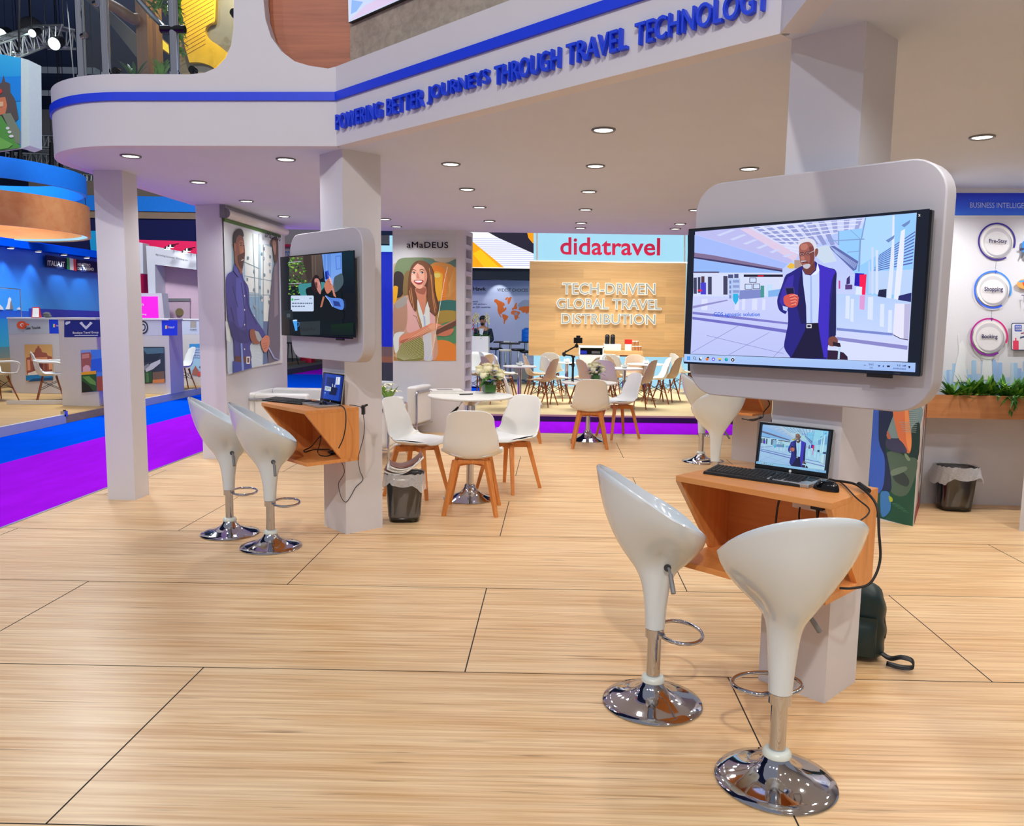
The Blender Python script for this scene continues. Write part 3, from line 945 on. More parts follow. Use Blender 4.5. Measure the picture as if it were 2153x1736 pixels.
mouse(FZ(679, 854, ZM), math.radians(20), 'black computer mouse on the desk of the middle pillar')
q = lambda px, py, d: PP(px, py, MIDC + Vector((math.sin(AMID), -math.cos(AMID), 0)) * d, Vector((math.sin(AMID), -math.cos(AMID), 0)))
cable('laptop_lead', 'black lead curving from the laptop on the middle pillar down into its open desk', [FZ(700, 851, ZM + 0.006), FZ(718, 853, ZM + 0.01), q(726, 864, 0.2), q(727, 890, 0.22), q(722, 920, 0.24), q(712, 942, 0.26)], 0.004)
cable('coiled_lead', 'coiled black lead lying on the bottom shelf of the middle pillar desk',
      [q(676, 904, 0.2), q(673, 930, 0.25), FZ(668, 950, 0.606), FZ(674, 957, 0.606), FZ(690, 958, 0.606), FZ(704, 950, 0.607), FZ(698, 945, 0.607), FZ(660, 945, 0.607), FZ(642, 950, 0.607), FZ(640, 946, 0.607), FZ(655, 938, 0.62), q(672, 918, 0.2), q(684, 912, 0.12)], 0.004,
      extra=lambda m: m.ball(FZ(700, 950, 0.62), 0.04, 0.03, 0.014))
nm = Vector((math.cos(AMID + PI / 2), math.sin(AMID + PI / 2), 0)); 
PRF = Vector((math.cos(AMID), math.sin(AMID), 0))          # outward of the right face
w = lambda px, py, d=0.006: PP(px, py, MIDC + PRF * d, PRF)
loop = [FZ(735, 851, ZM + 0.005), FZ(750, 853, ZM + 0.006), q(763, 858, 0.03), q(764, 870, 0.03), q(766, 895, 0.02), q(764, 920, 0.02), q(757, 946, 0.02), q(753, 966, 0.02), w(757, 990, 0.03), w(763, 1008), w(748, 1024), w(738, 1042), w(728, 1055), w(719, 1048, 0.03), w(713, 1030, 0.05), w(712, 1015, 0.06), w(721, 1000, 0.05), w(724, 988, 0.05), w(717, 968, 0.06)]
cable('hanging_lead', 'thin black lead hanging in a loop below the desk of the middle pillar', loop, 0.0025)
mb = MB(); P = q(764, 862, 0.035); mb.bar(P + Vector((0, 0, 0.035)), P - Vector((0, 0, 0.03)), 0.022, 0.03); mb.bar(P + Vector((-0.01, -0.02, 0.02)), P + Vector((0.02, 0.03, 0.035)), 0.014)
tag(mb.build('cable_adapter', M['black'], bevel=0.003), 'small black adapter hanging at the back corner of the middle pillar desk', 'adapter')

# rear kiosk, seen under the corner of the large panel
oak_desk(THIC, A45, -0.49, 0.165, 0.578, 0.956, 'far oak box desk on the rear pillar below the large display panel', sockets=False)
k3 = lambda px, py, d: PP(px, py, THIC + N * d, N)
cable('tangled_lead', 'tangled black leads on the bottom shelf of the far oak desk', [FZ(1560, 880, 0.61), FZ(1585, 884, 0.615), FZ(1600, 876, 0.64), FZ(1592, 880, 0.61), FZ(1575, 882, 0.612), FZ(1602, 878, 0.63), k3(1606, 866, 0.2), k3(1618, 850, 0.15), k3(1612, 838, 0.15)], 0.006)
# ================================================================== bar stools
def stool_meshes():
    t = thing('bar_stool', 'x', 'bar stool')
    base = [(0.0, 0.002), (0.205, 0.0), (0.208, 0.006), (0.203, 0.012), (0.17, 0.019), (0.13, 0.029), (0.095, 0.043), (0.068, 0.06), (0.05, 0.08), (0.042, 0.1)]
    MB().lathe(base, 48).build('base', M['chrome'], t, smooth=50)
    MB().lathe([(0.044, 0.094), (0.049, 0.098), (0.049, 0.108), (0.043, 0.118), (0.036, 0.122)], 32).build('collar', M['collar'], t, smooth=40)
    MB().cyl((0, 0, 0.1), (0, 0, 0.31), 0.0285, seg=28).build('pole', M['chrome'], t, smooth=40)
    sl = MB().lathe([(0.036, 0.288), (0.039, 0.289), (0.039, 0.326), (0.036, 0.328)], 28).build('sleeve', M['chrome'], t, smooth=40)
    # seat: neck flaring to a tilted, scooped bowl (front is +X)
    PB = [(.040, .328), (.046, .42), (.059, .506), (.078, .56), (.102, .600), (.146, .660), (.186, .730), (.217, .803), (.238, .875), (.251, .942), (.260, 1.0)]
    PF = [(.040, .328), (.046, .42), (.058, .510), (.070, .545), (.086, .572), (.107, .592), (.131, .614), (.154, .640), (.173, .668), (.185, .696), (.190, .724)]
    PS = [(.040, .328), (.045, .42), (.051, .500), (.056, .57), (.066, .622), (.097, .668), (.137, .702), (.175, .737), (.206, .773), (.227, .808), (.240, .842)]
    PB, PF, PS = (smooth_pts(p_, 2) for p_ in (PB, PF, PS))
    NA = 48
    def outp(k, a):
        c, s_ = math.cos(a), math.sin(a)
        r1, z1 = (PF if c > 0 else PB)[k]
        r2, z2 = PS[k]
        r = 1.0 / math.sqrt((c / r1) ** 2 + (s_ / r2) ** 2)
        w_ = abs(c)
        return Vector((r * c, r * s_, z1 * w_ + z2 * (1 - w_)))
    K = len(PB) - 1
    def rim(a): return outp(K, a)
    outer = [[outp(k, 2 * PI * i / NA) for i in range(NA)] for k in range(K + 1)]
    inner = []
    for k in range(K, 9, -1):
        ring = []
        for i in range(NA):
            p = outp(k, 2 * PI * i / NA); d = Vector((p.x, p.y, 0)); L = d.length
            t_ = (K - k) / (K - 10)
            ring.append(p - d.normalized() * min(0.013, L * 0.5) + Vector((0, 0, 0.002 + 0.012 * t_)))
        inner.append(ring)
    last = inner[-1]
    for f_in in (0.66, 0.33):
        inner.append([Vector((0.01 + (p.x - 0.01) * f_in, p.y * f_in, 0.655 + (p.z - 0.655) * f_in ** 1.6)) for p in last])
    inner.append(last)
    lip = []
    for i in range(NA):
        a = 2 * PI * i / NA; p = rim(a); d = Vector((p.x, p.y, 0)).normalized()
        lip.append(p - d * 0.006 + Vector((0, 0, 0.007)))
    rings = outer + [lip] + inner[:-1]
    vs = [tuple(p) for R in rings for p in R]
    fs = []
    for j in range(len(rings) - 1):
        for i in range(NA):
            fs.append((j * NA + i, j * NA + (i + 1) % NA, (j + 1) * NA + (i + 1) % NA, (j + 1) * NA + i))
    fs.append(tuple(range(NA))[::-1])
    vs.append((0.01, 0, 0.655)); L = (len(rings) - 1) * NA
    for i in range(NA): fs.append((L + i, L + (i + 1) % NA, len(vs) - 1))
    mb = MB().add(vs, fs)
    mb.build('seat', M['stool'], t, smooth=60)
    # lever on the sitter's right (-Y)
    mb = MB().tube([(0.02, -0.03, 0.60), (0.03, -0.085, 0.605), (0.032, -0.105, 0.585)], 0.006, 10)
    mb.cyl((0.032, -0.104, 0.588), (0.036, -0.150, 0.525), 0.009, 0.010, 12)
    lv = mb.build('lever', M['grey'], t, smooth=50)
    mb = MB().lathe([(0.0, 0), (0.015, 0.0), (0.015, 0.004), (0.0, 0.004)], 16, Matrix.Translation((0.025, -0.078, 0.606)) @ Matrix.Rotation(math.radians(65), 4, 'X'))
    mb.build('lever_slot', M['black'], lv)
    # foot ring
    pts = []
    for k in range(40):
        a = 2 * PI * k / 40
        x = 0.105 + 0.090 * math.cos(a) ; y = 0.125 * math.sin(a)
        x = max(x, 0.03) if abs(y) < 0.05 and math.cos(a) < 0 else x
        pts.append((x, y, 0.307))
    mb = MB().tube(pts, 0.0085, 10, True)
    mb.build('foot_ring', M['chrome'], t, smooth=60)
    return t
ST = stool_meshes()
def place_stool(o, pos, deg, label):
    o['label'] = label; o['group'] = 'white bar stools at the oak desks'
    o.location = (pos[0], pos[1], 0); o.rotation_euler = (0, 0, math.radians(deg))
place_stool(ST, FZ(1371, 1476), 5, 'glossy white bar stool seen from its side at the left of the foreground oak desk')
for pos, deg, lab in ((FZ(1630, 1641), 100, 'glossy white bar stool nearest the camera, turned with its back to us'),
                      (FZ(484, 1121), 24, 'leftmost white bar stool, near the tall left pillar'),
                      (FZ(570, 1149), 20, 'white bar stool directly in front of the middle pillar desk'),
                      (FZ(1488, 969) + Vector((-0.09, -0.05, 0)), -8, 'far white bar stool with its bowl open towards us, beside the purple carpet'),
                      (FZ(1503, 973, 0.31), 104, 'white bar stool with its back to us, half hidden behind the foreground desk')):
    place_stool(dup(ST), pos, deg, lab)
# ================================================================== downlights
LIGHTS = [
 # px, py, label
 (1269, 272, 'recessed ceiling downlight nearest the fascia lettering'),
 (1252, 348, 'second downlight back in the row below the word TRAVEL'),
 (1238, 402, 'third downlight back in the row leading to the pink sign'),
 (1231, 440, 'fourth downlight back in the row leading to the pink sign'),
 (1222, 468, 'fifth downlight back in the row leading to the pink sign'),
 (1217, 491, 'rearmost downlight of the row leading to the pink sign'),
 (948, 344, 'first downlight of the row running back over the foreground dining table'),
 (982, 397, 'second downlight of the row over the foreground dining table'),
 (1008, 435, 'third downlight of the row over the foreground dining table'),
 (1029, 464, 'rearmost visible downlight of the row over the foreground dining table'),
 (601, 334, 'recessed downlight just behind the curved white fascia, left of the middle pillar'),
 (810, 460, 'small downlight seen at the right edge of the middle pillar'),
 (847, 483, 'downlight in front of the picture of the woman'),
 (275, 327, 'downlight at the rounded corner above the left pillar'),
 (417, 382, 'second downlight of the left row along the aisle side'),
 (518, 422, 'third downlight of the left row, above the hanging banner roller'),
 (597, 454, 'fourth downlight of the left row along the aisle side'),
 (614, 488, 'rearmost downlight of the left row above the display panel'),
 (1575, 354, 'downlight left of the large right hand pillar'),
 (1462, 441, 'downlight just left of the large display panel'),
 (1430, 470, 'downlight above the upper left corner of the large television'),
 (1403, 493, 'rearmost downlight at the left of the large television'),
 (2065, 287, 'downlight at the right edge of the ceiling above the business wall'),
]
dl = None
for px, py, lab in LIGHTS:
    p = FZ(px, py, H)
    p.y = min(p.y, 10.55)
    if dl is None:
        dl = thing('ceiling_downlight', lab, 'ceiling light', tuple(p))
        MB().lathe([(0.056, -0.0005), (0.074, -0.0005), (0.074, -0.006), (0.070, -0.012), (0.056, -0.006)], 28, capb=False, capt=False).build('trim_ring', M['grey'], dl, smooth=40)
        MB().lathe([(0.0, -0.002), (0.057, -0.002), (0.057, -0.005), (0.0, -0.007)], 28).build('lamp_disc', M['led'], dl)
        o = dl
    else:
        o = dup(dl, lab, tuple(p))
    o['group'] = 'recessed downlights in the canopy ceiling'
    l = bpy.data.lights.new('downlight_beam', 'SPOT'); l.energy = DOWN_W; l.spot_size = math.radians(150); l.spot_blend = 0.9; l.shadow_soft_size = 0.05
    l.color = (1.0, 0.975, 0.945)
    lo = bpy.data.objects.new('downlight_beam', l); COL.objects.link(lo); lo.location = (p.x, p.y, H - 0.02)

# ================================================================== chairs
def shell(t, prof, wid, curl_s, curl_b, mat_, name='seat_shell', nu=21, thick=0.011, rnd=0.0):
    P = smooth_pts(prof, 6)
    n = len(P)
    def lerp(arr, v):
        x = v * (len(arr) - 1); i = min(int(x), len(arr) - 2); f = x - i
        f = f * f * (3 - 2 * f)
        return arr[i] * (1 - f) + arr[i + 1] * f
    def f(u, v):
        i = min(int(round(v * (n - 1))), n - 1)
        y, z = P[i]
        a = P[max(i - 1, 0)]; b = P[min(i + 1, n - 1)]
        ty, tz = b[0] - a[0], b[1] - a[1]; L = math.hypot(ty, tz); ny, nz = -tz / L, ty / L      # towards the sitter
        if ny * 0.4 + nz < 0: ny, nz = -ny, -nz
        s = 2 * u - 1
        w = lerp(wid, v)
        # squarish outline with rounded corners at both ends
        k = abs(s)
        c = lerp(curl_s, v) * k ** 2.2
        x = s * w
        e = 0.0
        if v > 0.86: e = -((v - 0.86) / 0.14) * 0.045 * k ** 4
        if v < 0.10: e = ((0.10 - v) / 0.10) * 0.045 * k ** 4
        return (x, y + ny * c + ty / L * e, z + nz * c + tz / L * e)
    mb = MB().sheet(f, nu, n)
    return mb.build(name, mat_, t, smooth=80, solid=thick, offset=0)

def dining_chair():
    t = thing('dining_chair', 'x', 'chair')
    prof = [(0.235, 0.468), (0.205, 0.478), (0.08, 0.462), (-0.08, 0.452), (-0.165, 0.475), (-0.205, 0.545), (-0.232, 0.68), (-0.262, 0.80), (-0.282, 0.865)]
    shell(t, prof, [0.228, 0.240, 0.245, 0.242, 0.222, 0.190, 0.168], [0.012, 0.03, 0.055, 0.085, 0.05, 0.028, 0.02], 0, M['shell'])
    def cu(u, v):
        a = 2 * PI * u
        r = v
        ca, sa = math.cos(a), math.sin(a)
        e = 0.5
        x = 0.205 * math.copysign(abs(ca) ** e, ca) * r ** 0.8; y = 0.01 + 0.185 * math.copysign(abs(sa) ** e, sa) * r ** 0.8
        z = 0.475 + 0.022 * (1 - r ** 5) + 0.05 * abs(x / 0.22) ** 2.4 * 0.9
        return (x, y, z)
    MB().sheet(cu, 36, 9, True).build('cushion', M['cush'], t, smooth=60, recalc=False)
    for sx in (-1, 1):
        for sy in (-1, 1):
            a = Vector((sx * 0.125, sy * 0.125, 0.445)); b = Vector((sx * 0.212, sy * 0.212, 0.0))
            mb = MB()
            w0, w1 = 0.022, 0.0145
            q = Matrix.Rotation(PI / 4, 3, 'Z')
            mb.hexa([a + q @ Vector((x * w0, y * w0, 0)) for x, y in ((-1, -1), (1, -1), (1, 1), (-1, 1))][::-1],
                    [b + q @ Vector((x * w1, y * w1, 0)) for x, y in ((-1, -1), (1, -1), (1, 1), (-1, 1))][::-1])
            mb.build('leg', M['legwood'], t, bevel=0.003, recalc=True)
    mb = MB()
    for s in (-1, 1):
        a = Vector((0.135, s * 0.135, 0.415)); b = Vector((-0.135, -s * 0.135, 0.415))
        mb.bar(a, b, 0.03, 0.045)
    for a, b in (((0.125, 0.125), (-0.125, 0.125)), ((0.125, -0.125), (-0.125, -0.125))):
        pts = [(a[0], a[1], 0.445), (b[0], b[1], 0.445), (b[0] - 0.005, b[1], 0.395), (b[0] * 0.6, b[1], 0.418), (a[0] * 0.6, a[1], 0.418), (a[0] + 0.005, a[1], 0.395)]
        mb.prism([(p[0], p[1] - 0.012, p[2]) for p in pts], (0, 0.024, 0))
    mb.build('apron', M['legwood'], t, bevel=0.002)
    return t
DC = dining_chair()
def place(o, x, y, deg, label, group, z=0.0):
    """deg: direction the chair faces, counter-clockwise from +X"""
    o['label'] = label; o['group'] = group
    o.location = (x, y, z); o.rotation_euler = (0, 0, math.radians(deg - 90))
    return o
G1 = 'white chairs with slanted wooden legs'
place(DC, -0.668, 6.545, 91, 'white chair with its back to us in front of the foreground round table', G1)
for x, y, d, lab in ((-1.235, 7.13, -18, 'white chair on the left side of the foreground round table, beside the wire bin'),
                     (-0.42, 7.45, 236, 'white chair on the right side of the foreground round table'),
                     (-0.40, 10.39, 4, 'white chair turned to the right behind the foreground table, mostly hidden'),
                     (0.44, 10.045, 90, 'white chair with its back to us at the far round table by the purple carpet'),
                     (0.86, 10.93, 205, 'white chair on the right side of the far round table')):
    place(dup(DC), x, y, d, lab, G1)

def shell_chair(kind='beige'):
    t = thing('shell_chair', 'x', 'chair')
    prof = [(0.225, 0.445), (0.195, 0.462), (0.07, 0.442), (-0.08, 0.432), (-0.165, 0.46), (-0.205, 0.545), (-0.228, 0.68), (-0.248, 0.78), (-0.262, 0.84)]
    shell(t, prof, [0.200, 0.232, 0.238, 0.232, 0.215, 0.190, 0.150], [0.0, 0.015, 0.05, 0.09, 0.07, 0.035, 0.02], 0, M['beige'] if kind == 'beige' else M['shell'], nu=15, thick=0.009)
    for sx in (-1, 1):
        for sy in (-1, 1):
            MB().cyl((sx * 0.105, sy * 0.10, 0.415), (sx * 0.225, sy * 0.205, 0.0), 0.0155, 0.0105, 8).build('leg', M['dowel'], t, smooth=60)
    mb = MB()
    for sx in (-1, 1):
        mb.tube([(sx * 0.125, 0.12, 0.34), (sx * 0.17, -0.155, 0.20)], 0.0045, 5); mb.tube([(sx * 0.125, -0.12, 0.34), (sx * 0.17, 0.155, 0.20)], 0.0045, 5)
    for sy in (-1, 1):
        mb.tube([(0.125, sy * 0.12, 0.34), (-0.17, sy * 0.155, 0.20)], 0.0045, 5); mb.tube([(-0.125, sy * 0.12, 0.34), (0.17, sy * 0.155, 0.20)], 0.0045, 5)
    for sx in (-1, 1):
        for sy in (-1, 1):
            mb.tube([(sx * 0.13, sy * 0.125, 0.345), (sx * 0.13, sy * 0.11, 0.43)], 0.006, 5)
    mb.build('wire_brace', M['black'], t)
    return t

# ================================================================== round tables
def round_table(x, y, top, r, label, lever):
    t = thing('round_table', label, 'table', (x, y, 0))
    MB().lathe([(0.0, top - 0.022), (r - 0.012, top - 0.022), (r, top - 0.012), (r, top - 0.004), (r - 0.004, top), (0.0, top)], 64).build('tabletop', M['shell'], t, smooth=40)
    MB().lathe([(0.0, 0.002), (0.235, 0.0), (0.238, 0.007), (0.20, 0.018), (0.14, 0.034), (0.09, 0.058), (0.062, 0.085), (0.05, 0.108), (0.05, 0.118), (0.042, 0.13)], 48).build('base', M['chrome'], t, smooth=50)
    mb = MB(); mb.cyl((0, 0, 0.125), (0, 0, 0.52), 0.032, seg=24); mb.cyl((0, 0, 0.50), (0, 0, top - 0.06), 0.043, seg=24)
    mb.lathe([(0.12, top - 0.034), (0.12, top - 0.022), (0.0, top - 0.022)], 24); mb.lathe([(0.043, top - 0.09), (0.12, top - 0.034)], 24, capb=False, capt=False)
    mb.build('column', M['chrome'], t, smooth=40)
    if lever:
        mb = MB().tube([(-0.03, -0.02, top - 0.05), (-0.07, -0.05, top - 0.06), (-0.105, -0.07, top - 0.11)], 0.005, 8)
        lv = mb.build('lever', M['chrome'], t, smooth=60)
        MB().cyl((-0.10, -0.068, top - 0.10), (-0.155, -0.10, top - 0.165), 0.009, 0.019, 14).build('lever_grip', M['black'], lv, smooth=50)
    return t
T1Z, T2Z = 0.918, 0.768
round_table(-0.735, 6.99, T1Z, 0.372, 'white round pedestal table in the foreground with flowers and magazines', True)
round_table(0.44, 10.6, T2Z, 0.366, 'far white round pedestal table holding a camera stabiliser and flowers', False)

# flowers in a square glass vase
def leafblade(mb, p, d, L, w, droop=0.3, n=6):
    d = Vector(d).normalized(); side = d.cross(Vector((0, 0, 1)))
    if side.length < 0.1: side = Vector((1, 0, 0))
    side.normalize()
    A, B = [], []
    for i in range(n + 1):
        t = i / n
        c = Vector(p) + d * (L * t) - Vector((0, 0, 1)) * (droop * L * t * t)
        ww = w * math.sin(PI * min(1, 0.12 + 0.88 * t)) ** 0.8 * (1 if t < 1 else 0)
        up = side.cross(d).normalized() * (ww * 0.25)
        A.append(c - side * ww + up); B.append(c + side * ww + up)
        if i == 0: C = []
        C.append(c)
    vs = A + C + B
    m = n + 1
    fs = [(i, i + 1, m + i + 1, m + i) for i in range(n)] + [(m + i, m + i + 1, 2 * m + i + 1, 2 * m + i) for i in range(n)]
    mb.add(vs, fs)
def rose(mb, c, r, rnd):
    c = Vector(c)
    mb.ball(tuple(c), r * 0.78, r * 0.78, r * 0.7, 12, 8)
    for lay, (k, rr, tilt) in enumerate(((4, 0.62, 1.2), (5, 0.85, 0.9), (6, 1.0, 0.55))):
        for i in range(k):
            a = 2 * PI * i / k + lay * 0.5 + rnd.random() * 0.2
            R = Matrix.Translation(c) @ Matrix.Rotation(a, 4, 'Z') @ Matrix.Rotation(-tilt, 4, 'Y')
            def f(u, v):
                s = 2 * u - 1
                w = r * 0.62 * math.sin(PI * (0.15 + 0.75 * v)) * s
                return R @ Vector((r * (0.2 + 0.85 * rr * v), w, r * 0.18 * (s * s) + r * 0.12 * math.sin(PI * v) - r * 0.25 * (1 - v)))
            mb.sheet(f, 5, 5)
def flower_vase(P, s, label, seed):
    rnd = random.Random(seed)
    t = thing('flower_vase', label, 'flowers', tuple(P), 0.4)
    w, h = 0.055 * s, 0.11 * s
    mb = MB().box(-w, w, -w, w, 0, h)
    mb.build('glass_vase', M['glass'], t, bevel=0.004)
    mb = MB()
    for i in range(14):
        a = rnd.random() * 6.28; leafblade(mb, (0.02 * s * math.cos(a), 0.02 * s * math.sin(a), 0.012), (0.25 * math.cos(a), 0.25 * math.sin(a), 1), h * 0.9, 0.03 * s, -0.05)
    mb.box(-w * 0.82, w * 0.82, -w * 0.82, w * 0.82, 0.008, h * 0.7)
    mb.build('leaf_lining', M['leaf'], t)
    mb = MB()
    for i in range(26):
        a = rnd.random() * 6.28; e = rnd.uniform(0.0, 0.6)
        leafblade(mb, (0.03 * s * math.cos(a), 0.03 * s * math.sin(a), h * rnd.uniform(0.8, 1.5)), (math.cos(a), math.sin(a), e), 0.12 * s * rnd.uniform(0.7, 1.2), 0.017 * s, 0.35)
    mb.build('foliage', M['leaf'], t)
    spots = [(-0.06, -0.05, 0.055), (-0.02, -0.03, 0.115), (-0.075, 0.03, 0.09), (0.055, 0.04, 0.10), (0.09, -0.03, 0.05), (0.0, 0.06, 0.11), (0.10, 0.05, 0.06)]
    for x, y, z in spots:
        mb = MB(); rose(mb, (x * s, y * s, h + z * s), 0.056 * s, rnd); mb.build('rose', M['petal'], t, smooth=70)
    for x, y, z in ((0.03, -0.06, 0.085), (0.045, -0.04, 0.03), (-0.015, -0.085, 0.03), (-0.10, -0.02, 0.03), (0.02, 0.0, 0.14)):
        mb = MB()
        for i in range(9):
            a = i * 0.7; leafblade(mb, (x * s, y * s, h + z * s), (math.cos(a), math.sin(a), 0.5), 0.035 * s, 0.008 * s, 0.2, 3)
        mb.build('blue_flower', M['petalblue'], t)
    return t
flower_vase(FZ(1028, 826, T1Z), 1.0, 'cream and blue flowers in a square glass vase on the foreground round table', 3)
flower_vase(FZ(1252, 800, T2Z), 0.95, 'cream and blue flowers in a small glass vase on the far round table', 5)

def magazine(P, w, d, h, deg, label, col, z=0.0):
    t = thing('magazine', label, 'magazine', (P.x, P.y, P.z + z), math.radians(deg), 'magazines on the round tables')
    MB().box(-w / 2 + 0.002, w / 2 - 0.004, -d / 2 + 0.003, d / 2 - 0.003, 0.0008, h - 0.0008).build('pages', M['paper'], t)
    mb = MB(); mb.box(-w / 2, w / 2, -d / 2, d / 2, h - 0.0008, h); mb.box(-w / 2, w / 2, -d / 2, d / 2, 0, 0.0008); mb.box(-w / 2, -w / 2 + 0.001, -d / 2, d / 2, 0, h)
    c = mb.build('cover', col, t)
    mb = MB().box(-w * 0.3, w * 0.2, -d * 0.3, d * 0.25, h, h + 0.0004); mb.build('cover_picture', M['grey'], c)
    return t
P = FZ(940, 826, T1Z)
magazine(P, 0.30, 0.22, 0.016, 8, 'lower thick magazine on the foreground round table', M['paper'])
magazine(P + Vector((-0.01, 0.02, 0)), 0.28, 0.21, 0.012, 16, 'top magazine of the pile on the foreground round table', M['shell'], 0.0165)
tag(MB().cyl(FZ(966, 829, T1Z + 0.006), FZ(994, 828, T1Z + 0.006), 0.005, seg=8).build('pen', M['black']), 'black pen beside the magazines on the foreground round table', 'pen')
magazine(FZ(1232, 799, T2Z), 0.26, 0.19, 0.012, 4, 'thin white magazine on the far round table beside the camera stabiliser', M['paper'])

# camera on a handheld stabiliser standing on small tripod feet
P = FZ(1204, 801, T2Z)
t = thing('camera_stabiliser', 'black camera on a handheld stabiliser standing on the far round table', 'camera', tuple(P), 0.1)
t.scale = (0.87, 0.87, 0.87)
for k in range(3):
    a = 0.5 + 2.09 * k
    MB().bar((0.012 * math.cos(a), 0.012 * math.sin(a), 0.03), (0.17 * math.cos(a), 0.17 * math.sin(a), 0.006), 0.012, 0.010).build('foot', M['black'], t)
MB().cyl((0, 0, 0.0), (0, 0, 0.045), 0.02, seg=14).build('tripod_hub', M['black'], t)
mb = MB(); mb.cyl((0, 0, 0.04), (0, 0, 0.36), 0.017, seg=14); mb.cyl((0, 0, 0.22), (0, 0, 0.27), 0.024, seg=14); mb.box(-0.06, 0.02, -0.015, 0.015, 0.24, 0.262); mb.cyl((0, 0, 0.36), (0, 0, 0.385), 0.03, seg=14)
mb.build('grip', M['black'], t, smooth=40)
mb = MB(); mb.bar((-0.01, 0, 0.385), (-0.14, 0, 0.40), 0.022); mb.cyl((-0.14, -0.03, 0.40), (-0.14, 0.03, 0.41), 0.028, seg=14); mb.bar((-0.14, 0, 0.41), (-0.11, 0, 0.46), 0.022)
mb.bar((-0.13, 0.02, 0.43), (0.05, 0.02, 0.535), 0.02); mb.cyl((0.05, -0.01, 0.53), (0.05, 0.04, 0.54), 0.026, seg=14); mb.bar((0.05, 0.0, 0.52), (0.05, 0.0, 0.58), 0.02)
mb.build('gimbal_arm', M['black'], t, smooth=40)
mb = MB(); mb.box(0.005, 0.13, -0.035, 0.035, 0.575, 0.66); mb.box(0.04, 0.10, -0.02, 0.02, 0.66, 0.69)
c = mb.build('camera_body', M['black'], t, bevel=0.006)
mb = MB(); mb.cyl((0.06, -0.03, 0.615), (0.06, -0.12, 0.615), 0.036, seg=18); mb.build('lens', M['blackgloss'], c, smooth=40)

# ================================================================== chrome framed armchairs
def armchair(loc, deg, label, w=0.86, d=0.76):
    """faces local -Y; chrome tube cage with thick white cushions"""
    t = thing('armchair', label, 'armchair', loc, math.radians(deg), 'white leather armchairs in chrome frames')
    h = 0.60
    for sx in (-1, 1):
        x0, x1 = (sx * (w / 2 - 0.02), sx * (w / 2 - 0.155))
        MB().box(min(x0, x1), max(x0, x1), -d / 2 + 0.02, d / 2 - 0.15, 0.16, 0.665).build('arm_cushion', M['leather'], t, bevel=0.03, bseg=4)
    MB().box(-w / 2 + 0.02, w / 2 - 0.02, d / 2 - 0.15, d / 2 - 0.02, 0.16, 0.67).build('back_cushion', M['leather'], t, bevel=0.03, bseg=4)
    MB().box(-w / 2 + 0.16, w / 2 - 0.16, -d / 2 + 0.02, d / 2 - 0.155, 0.18, 0.30).build('seat_base', M['leather'], t, bevel=0.02, bseg=3)
    MB().box(-w / 2 + 0.16, w / 2 - 0.16, -d / 2 + 0.01, d / 2 - 0.155, 0.305, 0.43).build('seat_cushion', M['leather'], t, bevel=0.035, bseg=4)
    mb = MB()
    r = 0.0135
    for sx in (-1, 1):
        x = sx * (w / 2)
        pts = [(x, -d / 2, 0.0), (x, -d / 2, h - 0.05), (x, -d / 2 + 0.015, h - 0.012), (x, -d / 2 + 0.05, h), (x, d / 2 - 0.05, h), (x, d / 2 - 0.015, h - 0.012), (x, d / 2, h - 0.05), (x, d / 2, 0.0)]
        mb.tube(pts, r, 10)
        mb.tube([(x, -d / 2, 0.15), (x, d / 2, 0.15)], 0.009, 8)
    mb.tube([(-w / 2, d / 2, h - 0.01), (w / 2, d / 2, h - 0.01)], r, 10); mb.tube([(-w / 2, d / 2, 0.15), (w / 2, d / 2, 0.15)], 0.009, 8); mb.tube([(-w / 2, -d / 2, 0.15), (w / 2, -d / 2, 0.15)], 0.009, 8)
    mb.build('chrome_frame', M['chrome'], t, smooth=50)
    return t
c = FZ(503, 838, 0.60)
armchair((c.x + 0.40, c.y + 0.44, 0), 93, 'white leather armchair in a chrome frame behind the middle pillar desk', w=0.9, d=0.80)
c = FZ(893, 822, 0.60)
armchair((c.x - 0.42, c.y + 0.30, 0), -14, 'white leather armchair in a chrome frame in front of the picture of the woman', w=0.9, d=0.78)
c = FZ(826, 976, 0.0)
armchair((c.x - 0.46, c.y + 0.42, 0), 176, 'white leather armchair in a chrome frame mostly hidden behind the middle pillar', w=0.88, d=0.78)
# low table with lilies between them
c = FZ(640, 985, 0.0)
t = thing('low_table', 'low grey table with a cone shaped foot behind the middle pillar', 'table', (-2.12, 8.0, 0))
MB().lathe([(0.0, 0.0), (0.20, 0.0), (0.20, 0.012), (0.05, 0.06), (0.03, 0.12), (0.03, 0.44), (0.1, 0.45), (0, 0.45)], 28).build('foot', M['steel'], t, smooth=40)
MB().lathe([(0.0, 0.45), (0.26, 0.45), (0.26, 0.47), (0.0, 0.47)], 32).build('tabletop', M['grey'], t)
P = FZ(822, 838, 0.0); P = PY(821, 838, 9.9)
t = thing('lily_vase', 'white lilies showing at the right edge of the middle pillar', 'flowers', (P.x - 0.03, P.y, 0.0))
MB().lathe([(0.0, 0.0), (0.22, 0.0), (0.22, 0.02), (0.03, 0.03), (0.03, 0.40), (0.22, 0.41), (0.22, 0.44), (0, 0.44)], 24).build('stand', M['shell'], t)
MB().lathe([(0.0, 0.44), (0.05, 0.44), (0.07, 0.56), (0.06, 0.60)], 20).build('vase', M['glass'], t)
mb = MB(); rnd = random.Random(2)
for i in range(16):
    a = rnd.random() * 6.28; leafblade(mb, (0, 0, 0.5), (0.5 * math.cos(a), 0.5 * math.sin(a), 1), rnd.uniform(0.2, 0.36), 0.03, 0.2)
mb.build('leaves', M['leaf2'], t)
